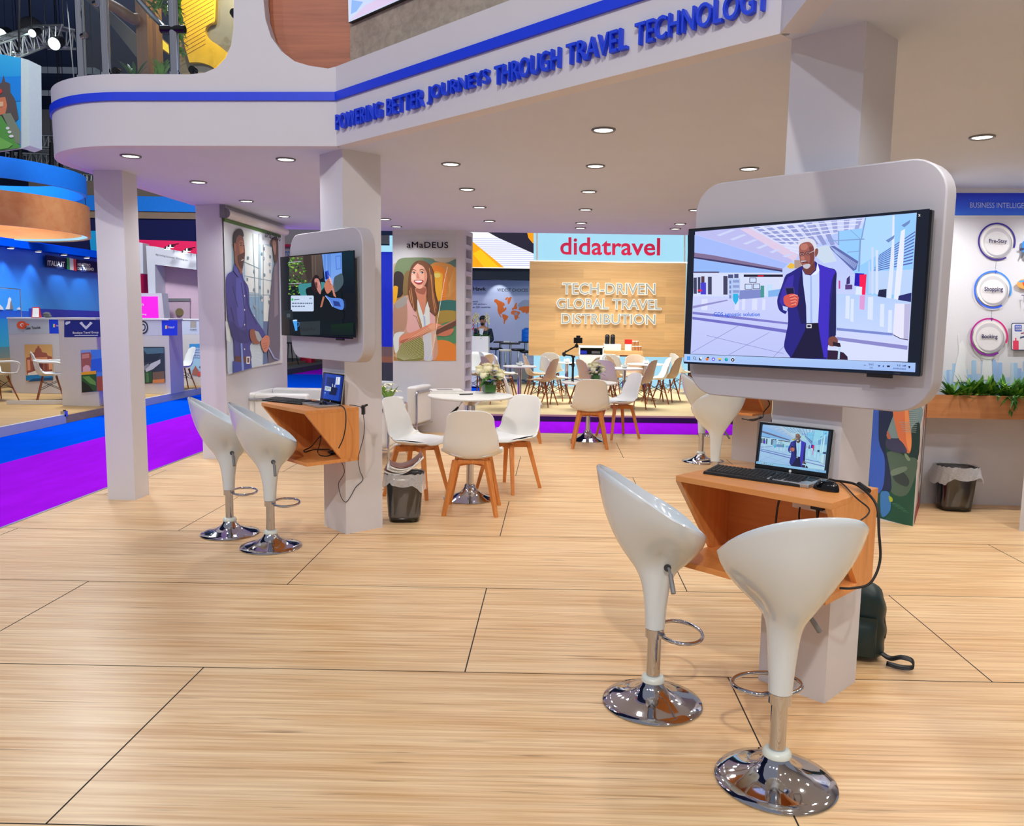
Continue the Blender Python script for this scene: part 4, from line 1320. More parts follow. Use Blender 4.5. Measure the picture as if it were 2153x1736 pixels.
for x, y, z in ((0.04, -0.08, 0.70), (-0.05, -0.05, 0.74), (0.09, 0.0, 0.68), (0.0, 0.06, 0.76)):
    mb = MB()
    for i in range(6):
        a = i * PI / 3; leafblade(mb, (x, y, z - 0.03), (math.cos(a), math.sin(a), 0.7), 0.11, 0.022, 0.5)
    mb.build('lily', M['petal'], t)
# ================================================================== waste bins, backpack, planter
M['smoke'] = glassmat('smoked_plastic', (0.30, 0.31, 0.34), 0.9, 0.15)
M['bag'] = glassmat('thin_white_bag', (0.75, 0.76, 0.78), 0.55, 0.5)
def bagmat():
    m, nt, b = newmat('thin_bag_film')
    nz = nt.nodes.new('ShaderNodeTexNoise'); nz.inputs['Scale'].default_value = 25
    r = nt.nodes.new('ShaderNodeMapRange'); r.inputs[3].default_value = 0.35; r.inputs[4].default_value = 0.75
    nt.links.new(nz.outputs['Fac'], r.inputs[0]); nt.links.new(r.outputs[0], b.inputs['Alpha'])
    b.inputs['Base Color'].default_value = (0.82, 0.83, 0.86, 1); b.inputs['Roughness'].default_value = 0.3
    return m
M['bag'] = bagmat()
M['liner'] = glassmat('thin_liner_film', (0.62, 0.63, 0.66), 0.8, 0.6)
def sq(a, r, e=0.55):
    c, s = math.cos(a), math.sin(a)
    return r * math.copysign(abs(c) ** e, c), r * math.copysign(abs(s) ** e, s)
def bin_(P, deg, label, h, r0, r1, flap, seed):
    t = thing('waste_bin', label, 'bin', (P.x, P.y, 0), math.radians(deg))
    rnd = random.Random(seed)
    def wall(u, v):
        x, y = sq(2 * PI * u, r0 + (r1 - r0) * v); return (x, y * 0.86, 0.004 + h * v)
    MB().sheet(wall, 48, 6, True).build('bin_body', M['smoke'], t, smooth=50, solid=0.003)
    mb = MB(); ring = [(sq(2 * PI * k / 48, r0)[0], sq(2 * PI * k / 48, r0)[1] * 0.86, 0.004) for k in range(48)]
    mb.add(ring + [(p[0], p[1], 0.03) for p in ring], [tuple(range(48))[::-1], tuple(range(48, 96))] + [(k, (k + 1) % 48, 48 + (k + 1) % 48, 48 + k) for k in range(48)])
    mb.build('bin_base', M['black'], t)
    def rimf(u, v):
        x, y = sq(2 * PI * u, r1 + 0.004 * math.sin(PI * v)); return (x, y * 0.86, h + 0.006 * math.cos(PI * v))
    MB().tube([(sq(2 * PI * k / 48, r1)[0], sq(2 * PI * k / 48, r1)[1] * 0.86, h + 0.002) for k in range(48)], 0.005, 6, True).build('bin_rim', M['black'], t)
    ph = [rnd.random() * 6 for _ in range(6)]
    def flapf(u, v):
        a = 2 * PI * u
        rr = r1 + 0.010 + flap * v * (0.5 + 0.5 * math.sin(2 * a + ph[0])) * 0.45 + 0.006 * math.sin(11 * a + ph[1] + 3 * v) * v
        x, y = sq(a, rr, 0.6)
        drop = (0.105 + 0.03 * math.sin(2 * a + ph[2]) + 0.012 * math.sin(7 * a + ph[3]) + flap * 0.25)
        return (x, y * 0.86, h + 0.016 - drop * v ** 1.1 + 0.004 * math.sin(17 * a))
    MB().sheet(flapf, 96, 9, True).build('bag_cuff', M['bag'], t, smooth=80)
    def inner(u, v):
        a = 2 * PI * u
        x, y = sq(a, (r1 - 0.008) * (1 - 0.12 * v) + 0.004 * math.sin(13 * a + 5 * v + ph[4])); return (x, y * 0.86, h + 0.012 - (h - 0.03) * v)
    MB().sheet(inner, 72, 10, True).build('bag_liner', M['liner'], t, smooth=80)
    return t
P = FZ(835, 1100); P.y += 0.12
P.x = -1.165
BIN1 = bin_(P, 8, 'smoky waste bin holding magazines beside the middle pillar', 0.37, 0.118, 0.150, 0.02, 4)
M['brownprint'] = mat('brown_print', (110, 62, 50), 0.4, var=0.4, scale=30)
for k, (dx, dz, ti, m1) in enumerate(((-0.02, 0.0, 8, 'brownprint'), (0.0, 0.02, 12, 'paper'), (0.015, 0.04, 15, 'brownprint'))):
    t = thing('discarded_magazine', ['brown magazine lying in the bin beside the middle pillar', 'cream magazine lying second in the bin beside the middle pillar', 'dark magazine curling out on top of the bin beside the middle pillar'][k], 'magazine', (P.x + dx, P.y - 0.02, 0.375 + dz), math.radians(6 + 4 * k), 'magazines thrown in the bin')
    def f(u, v):
        x = -0.125 + 0.25 * u; y = -0.09 + 0.18 * v
        return (x, y, 0.055 * ((u - 0.42) * 2) ** 2 + 0.03 * u + 0.01 * v)
    MB().sheet(f, 12, 4).build('pages', M['paper'], t, smooth=60, solid=0.012)
    MB().sheet(lambda u, v: tuple(Vector(f(u, v)) + Vector((0, 0, 0.008))), 12, 4).build('cover', M[m1], t, smooth=60, solid=0.001)
P2 = FZ(1996, 1066); P2.y += 0.03; P2.y = min(P2.y, RWY - 0.2)
bin_(P2, -4, 'smoky waste bin with a loose white bag against the right hand wall', 0.37, 0.125, 0.155, 0.075, 9)

# backpack leaning behind the right hand pillar
M['pack'] = mat('dark_green_nylon', (16, 44, 46), 0.45, var=0.35, scale=8, bump=0.2)
t = thing('backpack', 'dark green backpack on the floor behind the right hand pillar', 'backpack', (1.475, 3.845, 0), math.radians(-28))
def pk(u, v):
    a = 2 * PI * u
    z = 0.02 + 0.36 * v
    k = (1 - 0.30 * v ** 3) * (1 - 0.06 * (1 - v) ** 4)
    if v > 0.82: k *= math.sqrt(max(0.0, 1 - ((v - 0.82) / 0.18) ** 2 * 0.97))
    if v < 0.06: k *= 0.85 + 0.15 * (v / 0.06)
    x, y = sq(a, 1.0, 0.62)
    return (0.135 * x * k + 0.004 * math.sin(9 * z * 6 + a * 3), 0.095 * y * k - 0.02 * v, z)
mb = MB().sheet(pk, 40, 24, True); mb.add([pk(k / 40, 0) for k in range(40)], [tuple(range(40))[::-1]])
mb.build('bag_body', M['pack'], t, smooth=70)
def pk2(u, v):
    a = PI * (0.05 + 0.9 * u); x, y = sq(a, 1.0, 0.7)
    z = 0.04 + 0.19 * v; s = math.sin(PI * min(1, v * 1.1)) ** 0.3 if 0 < v < 0.95 else 0.6
    return (0.105 * x, -0.09 - 0.045 * abs(y) * s, z)
MB().sheet(pk2, 20, 10).build('front_pocket', M['pack'], t, smooth=70)
mb = MB().tube([(0.132 * math.cos(a) * 1.0, -0.03, 0.12 + 0.25 * math.sin(a)) for a in [k * PI / 20 for k in range(21)]], 0.004, 6); mb.build('zip', M['black'], t)
def st(u, v):
    pts = smooth_pts([(0.10, -0.04, 0.06), (0.16, -0.06, 0.035), (0.21, -0.07, 0.055), (0.255, -0.07, 0.05), (0.265, -0.075, 0.02), (0.22, -0.08, 0.008), (0.15, -0.07, 0.008)], 5)
    p = pts[min(int(u * (len(pts) - 1) + 0.5), len(pts) - 1)]; return (p[0], p[1] + 0.028 * (v - 0.5), p[2] + 0.01 * v)
MB().sheet(st, 31, 2).build('shoulder_strap', M['black'], t, smooth=70, solid=0.004)
MB().tube([(-0.03, 0, 0.37), (-0.02, 0, 0.405), (0.02, 0, 0.405), (0.03, 0, 0.37)], 0.006, 6).build('grab_handle', M['black'], t)

# wooden planter along the right wall
PYF = 7.0
p0 = PY(2090, 832, PYF); p1 = PY(2090, 881, PYF)
xl = PY(1950, 850, PYF).x
t = thing('wall_planter', 'long oak planter box fixed to the right hand wall under the circles', 'planter', (0, 0, 0))
mb = MB(); zt, zb = p0.z, p1.z
mb.box(xl, 6.0, PYF, PYF + 0.018, zb, zt); mb.box(xl, 6.0, PYF + 0.018, RWY - 0.002, zb, zb + 0.018); mb.box(xl, xl + 0.018, PYF + 0.018, RWY - 0.002, zb + 0.018, zt)
mb.build('box', M['planter'], t)
MB().box(xl + 0.02, 6.0, PYF + 0.02, RWY - 0.002, zb + 0.02, zt - 0.03).build('soil', mat('dark_soil', (38, 28, 22), 0.95, var=0.4, scale=60), t)
rnd = random.Random(11)
plabs = ['spiky green plant at the left end of the oak planter, by the display panel', 'spiky green plant second from the left in the oak planter', 'spiky green plant with a yellowing leaf in the oak planter', 'spiky green plant above the hanging fern in the oak planter', 'spiky green plant right of the hanging fern in the oak planter', 'spiky green plant cut by the right edge of the photo in the oak planter', 'last spiky green plant of the oak planter beyond the fern']
def planter_x(px): return PY(px, 800, PYF + 0.12).x
for k, px in enumerate((2000, 2030, 2058, 2084, 2112, 2138, 2165)):
    x = planter_x(px)
    t = thing('bromeliad', plabs[k], 'plant', (x, PYF + 0.10 + rnd.uniform(-0.03, 0.01), zt - 0.035), 0, 'spiky plants in the oak planter')
    for grp in range(2):
        mb = MB()
        for i in range(17):
            a = rnd.random() * 6.28; e = rnd.uniform(0.35, 2.2)
            leafblade(mb, (0.01 * math.cos(a), 0.01 * math.sin(a), 0), (math.cos(a), math.sin(a) * (0.3 if math.sin(a) > 0 else 1), e), rnd.uniform(0.18, 0.32), rnd.uniform(0.013, 0.020), 0.28)
        mb.build('leaves', M['leaf'] if grp == 0 else M['leaf2'], t)
    if k == 2:
        mb = MB()
        for i in range(3): leafblade(mb, (0, 0, 0), (-0.3, -0.5 + 0.2 * i, 1.2), 0.2, 0.014, 0.2)
        mb.build('yellow_leaf', mat('yellow_leaf', (214, 176, 40), 0.5), t)
x = planter_x(2108)
t = thing('trailing_fern', 'small fern trailing over the front of the oak planter', 'plant', (x, PYF + 0.03, zt - 0.01))
mb = MB()
for i in range(16):
    a = rnd.uniform(3.4, 6.0)
    d = Vector((math.cos(a) * 0.9, math.sin(a) * 0.5, rnd.uniform(-0.2, 0.3)))
    leafblade(mb, (rnd.uniform(-0.09, 0.09), -0.04, rnd.uniform(-0.01, 0.02)), d, rnd.uniform(0.06, 0.11), 0.010, 0.9)
for i in range(9):
    leafblade(mb, (0.03 + rnd.uniform(-0.02, 0.03), -0.045, -0.02 - 0.014 * i), (rnd.uniform(-0.6, 0.6), -0.3, -0.9), 0.04, 0.008, 0.2)
mb.build('fronds', M['leaf'], t)
# ================================================================== carpets and hall floor
struct(MB().box(-20, 14, -4, 46, -0.09, -0.056).build('floor_hall', M['hallgrey']))
struct(MB().box(-5.95, -4.076, -4, 16.5, -0.055, -0.05).build('floor_purple', M['purple']))
struct(MB().box(-7.22, -5.95, -4, 16.5, -0.055, -0.05).build('floor_blue', M['carpetblue']))
struct(MB().box(-4.076, 8.0, 10.9, 12.96, -0.0555, -0.0505).build('floor_purple', M['purple']))
struct(MB().box(-12, -1.6, 16.5, 21.9, -0.055, -0.05).build('floor_blue', M['carpetblue']))
struct(MB().box(-12, -1.6, 21.9, 28.5, -0.055, -0.05).build('floor_purple', M['purple']))

# ================================================================== stand across the rear aisle
BZ = 0.06
def bedge(x): return 12.83 + 0.062 * x
mb = MB(); mb.prism([(-1.5, bedge(-1.5), BZ), (7, bedge(7), BZ), (7, 19.2, BZ), (-1.5, 19.2, BZ)], (0, 0, -0.03))
struct(mb.build('floor_rear', M['sand']))
mb = MB(); mb.prism([(-1.5, bedge(-1.5) + 0.01, BZ - 0.03), (7, bedge(7) + 0.01, BZ - 0.03), (7, 19.2, BZ - 0.03), (-1.5, 19.2, BZ - 0.03)], (0, 0, -0.085))
struct(mb.build('trim_4', M['darkpurple']))
DW = 18.0
def DY(px, py, Y=DW): return PY(px, py, Y)
def board(name, pts, Y, thick, mat_, parent=None, bevel=0, world=True):
    """upright board facing the aisle, outline traced on its own plane"""
    mb = MB().prism([tuple(PY(x, y, Y)) for x, y in pts], (0, thick, 0))
    return mb.build(name, mat_, parent, bevel=bevel, world=world)
# backlit wall
t = thing('backlit_wall', 'pale blue backlit wall with a pink travel sign above the wooden panel', 'wall panel', tuple(PY(1280, 829, DW + 0.25)))
board('light_wall', [(1122, 470), (1446, 470), (1446, 828), (1122, 828)], DW + 0.25, 0.15, M['glowblue'], t)
board('edge_light', [(1122, 547), (1446, 551), (1446, 553.5), (1122, 549.5)], DW + 0.22, 0.02, M['glowwhite'], t)
board('edge_light', [(1127, 470), (1131, 470), (1131, 552), (1127, 552)], DW + 0.22, 0.02, M['paper'], t)
board('edge_light', [(1438, 470), (1441, 470), (1441, 552), (1438, 552)], DW + 0.22, 0.02, M['paper'], t)
Yl = DW + 0.245
lettering('sign_letters', t, M['pink'], 'didatravel', PY(1178, 535.5, Yl), PY(1387, 537.5, Yl), PY(1178, 499, Yl), depth=0.06, bold=0.014, nrm=(0, -1, 0), label='pink raised letters')
# wooden panel with halo lit letters
t = thing('wood_sign_panel', 'floating light oak panel with white halo lit letters about travel distribution', 'sign panel', tuple(PY(1280, 750, DW)))
board('panel', [(1114, 549), (1443, 553), (1438, 751), (1111, 747)], DW, 0.15, M['lightoak'], t)
for px in (1180, 1380): board('spacer', [(px, 600), (px + 8, 600), (px + 8, 700), (px, 700)], DW + 0.15, 0.099, M['steel'], t)
Yl = DW - 0.002
for txt, x0, x1, y0, y1, y2 in (('TECH-DRIVEN', 1183, 1377, 595, 618, 619), ('GLOBAL TRAVEL', 1171, 1389, 627, 648, 651), ('DISTRIBUTION', 1181, 1377, 659, 680, 682)):
    lettering('letter_halo', t, M['halo'], txt, PY(x0 - 1, y1 + 1, Yl), PY(x1 + 1, y2 + 1, Yl), PY(x0 - 1, y0 - 1, Yl), depth=0.03, bold=0.030, nrm=(0, -1, 0))
    lettering('letters', t, M['letterwhite'], txt, PY(x0, y1, Yl), PY(x1, y2, Yl), PY(x0, y0, Yl), depth=0.06, bold=0.004, nrm=(0, -1, 0))
# coffee counter
CY = 17.25
p0, p1 = PY(1216, 800, CY), PY(1269, 800, CY)
def bx(px0, px1, py0, py1, Y, dep, name, mat_, t, bevel=0.004):
    a, b = PY(px0, py1, Y), PY(px1, py0, Y)
    return MB().box(a.x, b.x, Y, Y + dep, a.z, b.z).build(name, mat_, t, world=True, bevel=bevel)
t = thing('kitchen_cabinet', 'white kitchen cabinet with an open dark shelf in front of the oak panel', 'cabinet', tuple(PY(1243, 824, CY)))
bx(1216, 1303, 747, 821, CY, 0.55, 'body', M['ivory'], t)
for a, b in ((1217, 1220), (1267, 1270)): bx(a, b, 729, 747, CY, 0.5, 'side', M['shell'], t)
bx(1217, 1270, 728, 731, CY, 0.5, 'top', M['shell'], t)
bx(1220, 1267, 731, 745, CY + 0.4, 0.1, 'shelf_back', M['black'], t)
bx(1217, 1260, 750, 818, CY - 0.02, 0.02, 'door', M['shell'], t); bx(1262, 1302, 750, 783, CY - 0.02, 0.02, 'door', M['shell'], t)
for px, py in ((1264.5, 750.5), (1264.5, 757), (1255, 757)):
    p = PY(px, py, CY - 0.021); MB().box(p.x - 0.006, p.x + 0.006, p.y - 0.02, p.y, p.z - 0.012, p.z + 0.012).build('knob', M['black'], t, world=True)
o = bx(1219, 1234, 737, 744, CY + 0.1, 0.15, 'blue_packet', M['blue'], None); tag(o, 'small blue packet on the dark shelf of the kitchen cabinet', 'packet')
o = bx(1244, 1262, 738, 743, CY + 0.1, 0.12, 'tray', M['grey'], None); tag(o, 'grey tray on the dark shelf of the kitchen cabinet', 'tray')
t = thing('bar_counter', 'oak counter with a white upper ledge behind the cafe chairs', 'counter', tuple(PY(1310, 824, CY + 0.02)))
bx(1270, 1306, 724, 738, CY + 0.1, 0.45, 'ledge', M['shell'], t)
bx(1270, 1352, 738, 746, CY, 0.55, 'worktop', M['lightoak'], t); bx(1345, 1352, 746, 821, CY, 0.55, 'end_panel', M['lightoak'], t)
bx(1303, 1345, 746, 749, CY + 0.05, 0.5, 'under_shelf', mat('dark_red_shelf', (96, 30, 26), 0.5), t)
for k, px in enumerate((1276.5, 1288)):
    a = PY(px, 723, CY + 0.3); b = PY(px, 708, CY + 0.3); r = 0.050
    t = thing('coffee_grinder', ['left of two black coffee grinders on the white ledge', 'right of two black coffee grinders on the white ledge'][k], 'grinder', tuple(a), 0, 'coffee grinders')
    MB().cyl((0, 0, 0), (0, 0, b.z - a.z), r, seg=18).build('body', M['black'], t, smooth=40)
    MB().cyl((0, 0, b.z - a.z), (0, 0, b.z - a.z + 0.01), r * 1.02, seg=18).build('band', M['steel'], t, smooth=40)
    MB().ball((0, 0, b.z - a.z + 0.01), r, r, 0.05, 18, 8).build('dome', M['blackgloss'], t, smooth=60)
o = bx(1314, 1328, 723.5, 737, CY + 0.2, 0.12, 'coffee_bag', M['paper'], None); tag(o, 'white coffee bag with green print on the oak counter', 'bag')
o = bx(1314, 1329, 713.5, 723, CY + 0.2, 0.13, 'biscuit_box', M['red'], None); tag(o, 'red box stacked on the white coffee bag', 'box')
for k, (px, py) in enumerate(((1332, 737), (1339, 737), (1345, 737))):
    for j in range(2 if k < 2 else 1):
        a = PY(px + 0.5 * j, py - 10.5 * j, CY + 0.2)
        t = thing('paper_cup_stack', 'brown paper cup stack %s' % ['at the left front of the cups on the oak counter', 'second front of the cups on the oak counter', 'lowest and rightmost of the cups on the oak counter'][k] if j == 0 else 'brown paper cup stack %s' % ['topmost at the left of the cups on the oak counter', 'topmost in the middle of the cups on the oak counter'][k], 'cup', tuple(a), 0, 'paper cups')
        MB().cyl((0, 0, 0), (0, 0, 0.085), 0.028, 0.034, 14).build('cup', M['planter'], t, smooth=40)
        MB().cyl((0, 0, 0.085), (0, 0, 0.10), 0.036, 0.033, 14).build('lid', M['shell'], t, smooth=40)

def cafe_table(px, py, Y, rpx, lab):
    p = PY(px, py, Y); top = p.z - BZ
    t = thing('cafe_table', lab, 'table', (p.x, Y, BZ), 0.3, 'round white cafe tables')
    r = rpx / FOCAL_PX * Y
    MB().lathe([(0.0, top - 0.02), (r - 0.008, top - 0.02), (r, top - 0.01), (r - 0.006, top), (0.0, top)], 40).build('tabletop', M['shell'], t, smooth=40)
    MB().cyl((0, 0, 0.02), (0, 0, top - 0.02), 0.032, seg=16).build('column', M['chrome'], t, smooth=40)
    mb = MB()
    for k in range(4):
        a = k * PI / 2 + 0.4; mb.bar((0.02 * math.cos(a), 0.02 * math.sin(a), 0.045), (0.27 * math.cos(a), 0.27 * math.sin(a), 0.012), 0.035, 0.022)
    mb.build('star_base', M['chrome'], t)
    return p
TB = [(1093, 769, 13.7, 36.5, 'cafe table at the left between a tan and a beige chair'), (1192, 761.5, 15.6, 24, 'cafe table behind the camera stabiliser'),
      (1313, 773.5, 14.0, 39, 'cafe table behind the far flower vase'), (1358, 764.5, 15.5, 39, 'rear cafe table in front of the backlit wall')]
bl = ['white sugar bowl on the leftmost cafe table', 'white sugar bowl on the cafe table behind the camera stabiliser', 'white sugar bowl on the cafe table behind the far flower vase', 'white sugar bowl on the rear cafe table by the backlit wall']
for k, a in enumerate(TB):
    p = cafe_table(*a)
    b = thing('sugar_bowl', bl[k], 'bowl', tuple(p), 0, 'sugar bowls on the cafe tables')
    MB().lathe([(0.03, 0.0), (0.045, 0.01), (0.068, 0.05), (0.062, 0.05), (0.04, 0.014), (0, 0.012)], 20, capt=False).build('bowl', M['shell'], b, smooth=50)
    mb = MB(); rr = random.Random(k)
    for i in range(7): mb.bar((rr.uniform(-.03, .03), rr.uniform(-.03, .03), 0.02), (rr.uniform(-.05, .05), rr.uniform(-.05, .05), 0.072), 0.014, 0.006)
    mb.build('sachets', M['paper'], b)

CB = shell_chair('beige'); CW = shell_chair('white')
CH = [ # px, py of the point below the seat, facing, colour, label
 (1345, 857, 152, 'b', 'mauve beige cafe chair nearest the far flower vase, seen from behind'),
 (1400, 843, 152, 'b', 'beige cafe chair seen from behind just left of the big television'),
 (1377, 847, 185, 'w', 'white cafe chair squeezed between two beige ones beside the big television'),
 (1434, 828, 20, 'w', 'white cafe chair in profile at the lower left corner of the big television'),
 (1227, 847, 160, 'b', 'beige cafe chair behind the pole of the camera stabiliser, turned left'),
 (1243, 858, 25, 'b', 'beige cafe chair behind the far flower vase, turned right'),
 (1243, 831.5, 190, 'w', 'white cafe chair in front of the white kitchen cabinet'),
 (1271, 857, 75, 'w', 'white cafe chair showing above the back of the far dining chair'),
 (1292, 832, 60, 'w', 'white cafe chair below the oak counter'),
 (1303, 841, 15, 'b', 'beige cafe chair behind the middle cafe table, turned right'),
 (1333, 838, 265, 'b', 'beige cafe chair whose seat shows below the rear cafe table'),
 (1006, 837, 150, 'b', 'beige cafe chair at the edge of the pierced screen'),
 (1042, 847, 28, 'b', 'tan cafe chair above the foreground flowers, turned right'),
 (1062, 835, 12, 'w', 'white cafe chair with its side to us beside the leftmost cafe table'),
 (1034, 827, 20, 'w', 'white cafe chair whose top edge shows behind the tan one'),
 (1126, 836, 10, 'b', 'beige cafe chair in front of the left end of the backlit strip'),
 (1140, 853, 158, 'b', 'large beige cafe chair seen from behind right of the leftmost cafe table'),
 (1170, 847, 20, 'w', 'white cafe chair with its side to us left of the camera stabiliser'),
 (1159, 827, 80, 'w', 'white cafe chair in front of the backlit strip under the oak panel')]
first = {'b': CB, 'w': CW}
for px, py, d, k, lab in CH:
    p = FZ(px, py, BZ)
    o = first.pop(k) if k in first else dup(CB if k == 'b' else CW)
    place(o, p.x, p.y, d, lab, 'cafe chairs across the rear aisle', BZ)
p = FZ(1011, 825, BZ)
t = thing('tub_chair', 'white rounded tub chair beside the flower planter of the rear stand', 'chair', (p.x, p.y, BZ), 0.5)
def tub(u, v):
    a = PI * (-0.15 + 1.3 * u); r = 0.33; return (r * math.cos(a), r * math.sin(a), 0.36 + 0.46 * v * (0.75 + 0.25 * math.sin(PI * min(1, max(0, u)))))
MB().sheet(tub, 24, 6).build('back_shell', M['shell'], t, smooth=70, solid=0.02)
MB().lathe([(0, 0.36), (0.30, 0.36), (0.32, 0.40), (0.30, 0.45), (0, 0.45)], 28).build('seat', M['cush'], t, smooth=50)
MB().lathe([(0, 0), (0.22, 0), (0.22, 0.015), (0.03, 0.03), (0.03, 0.36), (0, 0.36)], 24).build('pedestal', M['chrome'], t, smooth=40)

# ------------------------------------------------------------------ stand with the world map
HY = 21.5
t = thing('map_wall', 'lavender stand wall with an orange world map and lettering about widest choices', 'wall panel', tuple(PY(1050, 800, HY)))
board('wall', [(900, 586), (1125, 588), (1125, 812), (900, 812)], HY, 0.1, M['lavender'], t)
hp = lambda x, y: PY(x, y, HY)
mp = []
O = (206, 94, 20); G = (140, 142, 160)
mp.append((O, [(1039, 630), (1043, 628), (1048, 631), (1055, 634), (1060, 637), (1062, 641), (1058, 644), (1060, 649), (1064, 645), (1065, 650), (1060, 655), (1056, 657), (1054, 661), (1051, 658), (1053, 664), (1055, 668), (1052, 666), (1048, 659), (1046, 652), (1046, 642), (1042, 636), (1039, 635)]))
mp.append((O, [(1068, 627), (1073, 624), (1076, 625), (1074, 631), (1071, 638), (1068, 640), (1067, 633)]))
mp.append((O, [(1061, 629), (1066, 624), (1069, 625), (1065, 631)]))
mp.append((O, [(1056, 660), (1062, 661), (1069, 665), (1066, 671), (1062, 675), (1061, 681), (1059, 681), (1059, 672), (1056, 665)]))
mp.append((G, [(1088, 642), (1092, 637), (1098, 632), (1104, 630), (1112, 631), (1122, 631), (1122, 645), (1100, 645), (1092, 648)]))
mp.append((O, [(1082, 641), (1085, 636), (1087, 637), (1086, 643), (1088, 646), (1086, 650), (1080, 650), (1077, 652), (1076, 648), (1080, 646)]))
mp.append((O, [(1092, 646), (1100, 644), (1122, 643), (1122, 659), (1112, 656), (1107, 660), (1104, 656), (1100, 658), (1096, 653), (1090, 651)]))
mp.append((O, [(1075, 654), (1080, 652), (1087, 654), (1092, 655), (1094, 658), (1090, 662), (1089, 668), (1085, 673), (1082, 670), (1081, 662), (1075, 660), (1074, 657)]))
mp.append((G, [(1081, 657), (1088, 656), (1088, 662), (1083, 663)]))
mp.append((O, [(1090, 667), (1092, 666), (1091, 670)]))
picture('world_map', t, M['print'], mp, hp, (0, -1, 0))
lettering('text', t, M['black'], 'Hawk', PY(995, 611, HY), PY(1022, 611, HY), PY(995, 603, HY), nrm=(0, -1, 0), bold=0.03)
lettering('text', t, M['black'], 'WIDEST CHOICES', PY(1045, 613, HY), PY(1110, 613.5, HY), PY(1045, 606, HY), nrm=(0, -1, 0), bold=0.015)
for k, s in enumerate(('work', ',000 partners', 'an 220 countries')):
    lettering('text', t, M['navy'], s, PY(994, 635.5 + 6 * k, HY), PY((1005, 1023, 1031)[k], 635.5 + 6 * k, HY), PY(994, 631.5 + 6 * k, HY), nrm=(0, -1, 0), bold=0.02)
spot_light('stand_spot', PY(1049, 588, HY - 0.45), PY(1049, 625, HY), 34, math.radians(70), 0.5, (0.9, 1.0, 1.0), 0.03)
o = MB().cyl(PY(1049, 586, HY - 0.45), PY(1049, 588.5, HY - 0.45), 0.09, seg=18).build('spotlight_head', M['black']); tag(o, 'round black spotlight above the world map', 'spotlight')
o = board('dark_valance', [(900, 562), (1125, 564), (1125, 588), (900, 586)], HY - 0.6, 0.5, mat('dark_teal_valance', (10, 26, 44), 0.6, var=0.3), None, world=False); tag(o, 'dark teal valance above the world map wall', 'valance')
LEDY = HY - 0.7
led = [((255, 255, 255), [(930, 470), (1130, 470), (1130, 565), (930, 562)])]
for k in range(14):
    y = 500.5 + 4.3 * k; led.append(((206, 212, 248), [(980, y), (1124, y + 1), (1124, y + 2.8), (980, y + 1.8)]))
led += [((38, 34, 52), [(1046, 499), (1008, 478), (1130, 478), (1130, 534), (1122, 533)]), ((255, 164, 10), [(1111, 500), (1106, 478), (1130, 478), (1130, 515), (1120, 511)]),
        ((255, 172, 8), [(990, 505), (994, 508), (1060, 562), (930, 562), (930, 480)]), ((255, 205, 20), [(994, 533), (1010, 524), (1050, 562), (1018, 562)])]
t = thing('video_wall', 'glowing video wall with white stripes and yellow wedges above the world map', 'screen', tuple(PY(1050, 562, LEDY)))
board('cabinet', [(928, 468), (1132, 468), (1132, 566), (928, 564)], LEDY + 0.001, 0.1, M['black'], t)
picture('display', t, M['screen'], led, lambda x, y: PY(x, y, LEDY), (0, -1, 0))
# planter with orchids
p = FZ(1011, 812, -0.05); PLY = 18.6
t = thing('flower_planter', 'tall white planter with ferns and white orchids behind the cafe chairs', 'planter', tuple(PY(1008, 800, PLY)))
o = bx(985, 1027, 707, 812, PLY, 0.4, 'box', M['shell'], t)
mb = MB(); rnd = random.Random(8); zc = PY(1000, 707, PLY).z
xa, xb = PY(986, 707, PLY).x, PY(1026, 707, PLY).x
inv = wmat(t).inverted()
def W(v): return inv @ Vector(v)
for i in range(60):
    a = rnd.random() * 6.28; x = rnd.uniform(xa, xb)
    leafblade(mb, W((x, PLY + 0.15, zc - 0.02)), (math.cos(a), math.sin(a), rnd.uniform(0.2, 1.4)), rnd.uniform(0.12, 0.24), 0.018, 0.4)
mb.build('ferns', M['leaf'], t)
for px in (996, 1004, 1025):
    mb = MB(); b0 = W(PY(px, 706, PLY + 0.15)); b1 = W(PY(px + 1, 662, PLY + 0.12)); mb.tube([b0, b1], 0.006, 5); mb.build('orchid_stem', M['leaf'], t)
    mb = MB()
    for i in range(9):
        c = W(PY(px + rnd.uniform(-4, 4), 660 + i * 2.2, PLY + 0.1))
        for k in range(5): leafblade(mb, c, (math.cos(k * 1.256), -0.3, math.sin(k * 1.256)), 0.05, 0.018, 0.1, 3)
    mb.build('orchid_flowers', M['petal'], t)
mb = MB()
for i in range(16): leafblade(mb, W(PY(994 + rnd.uniform(-3, 3), 676 + i * 1.4, PLY + 0.1)), (rnd.uniform(-1, 1), -0.4, rnd.uniform(-.4, 1)), 0.06, 0.014, 0.1, 3)
mb.build('red_flowers', M['red'], t)

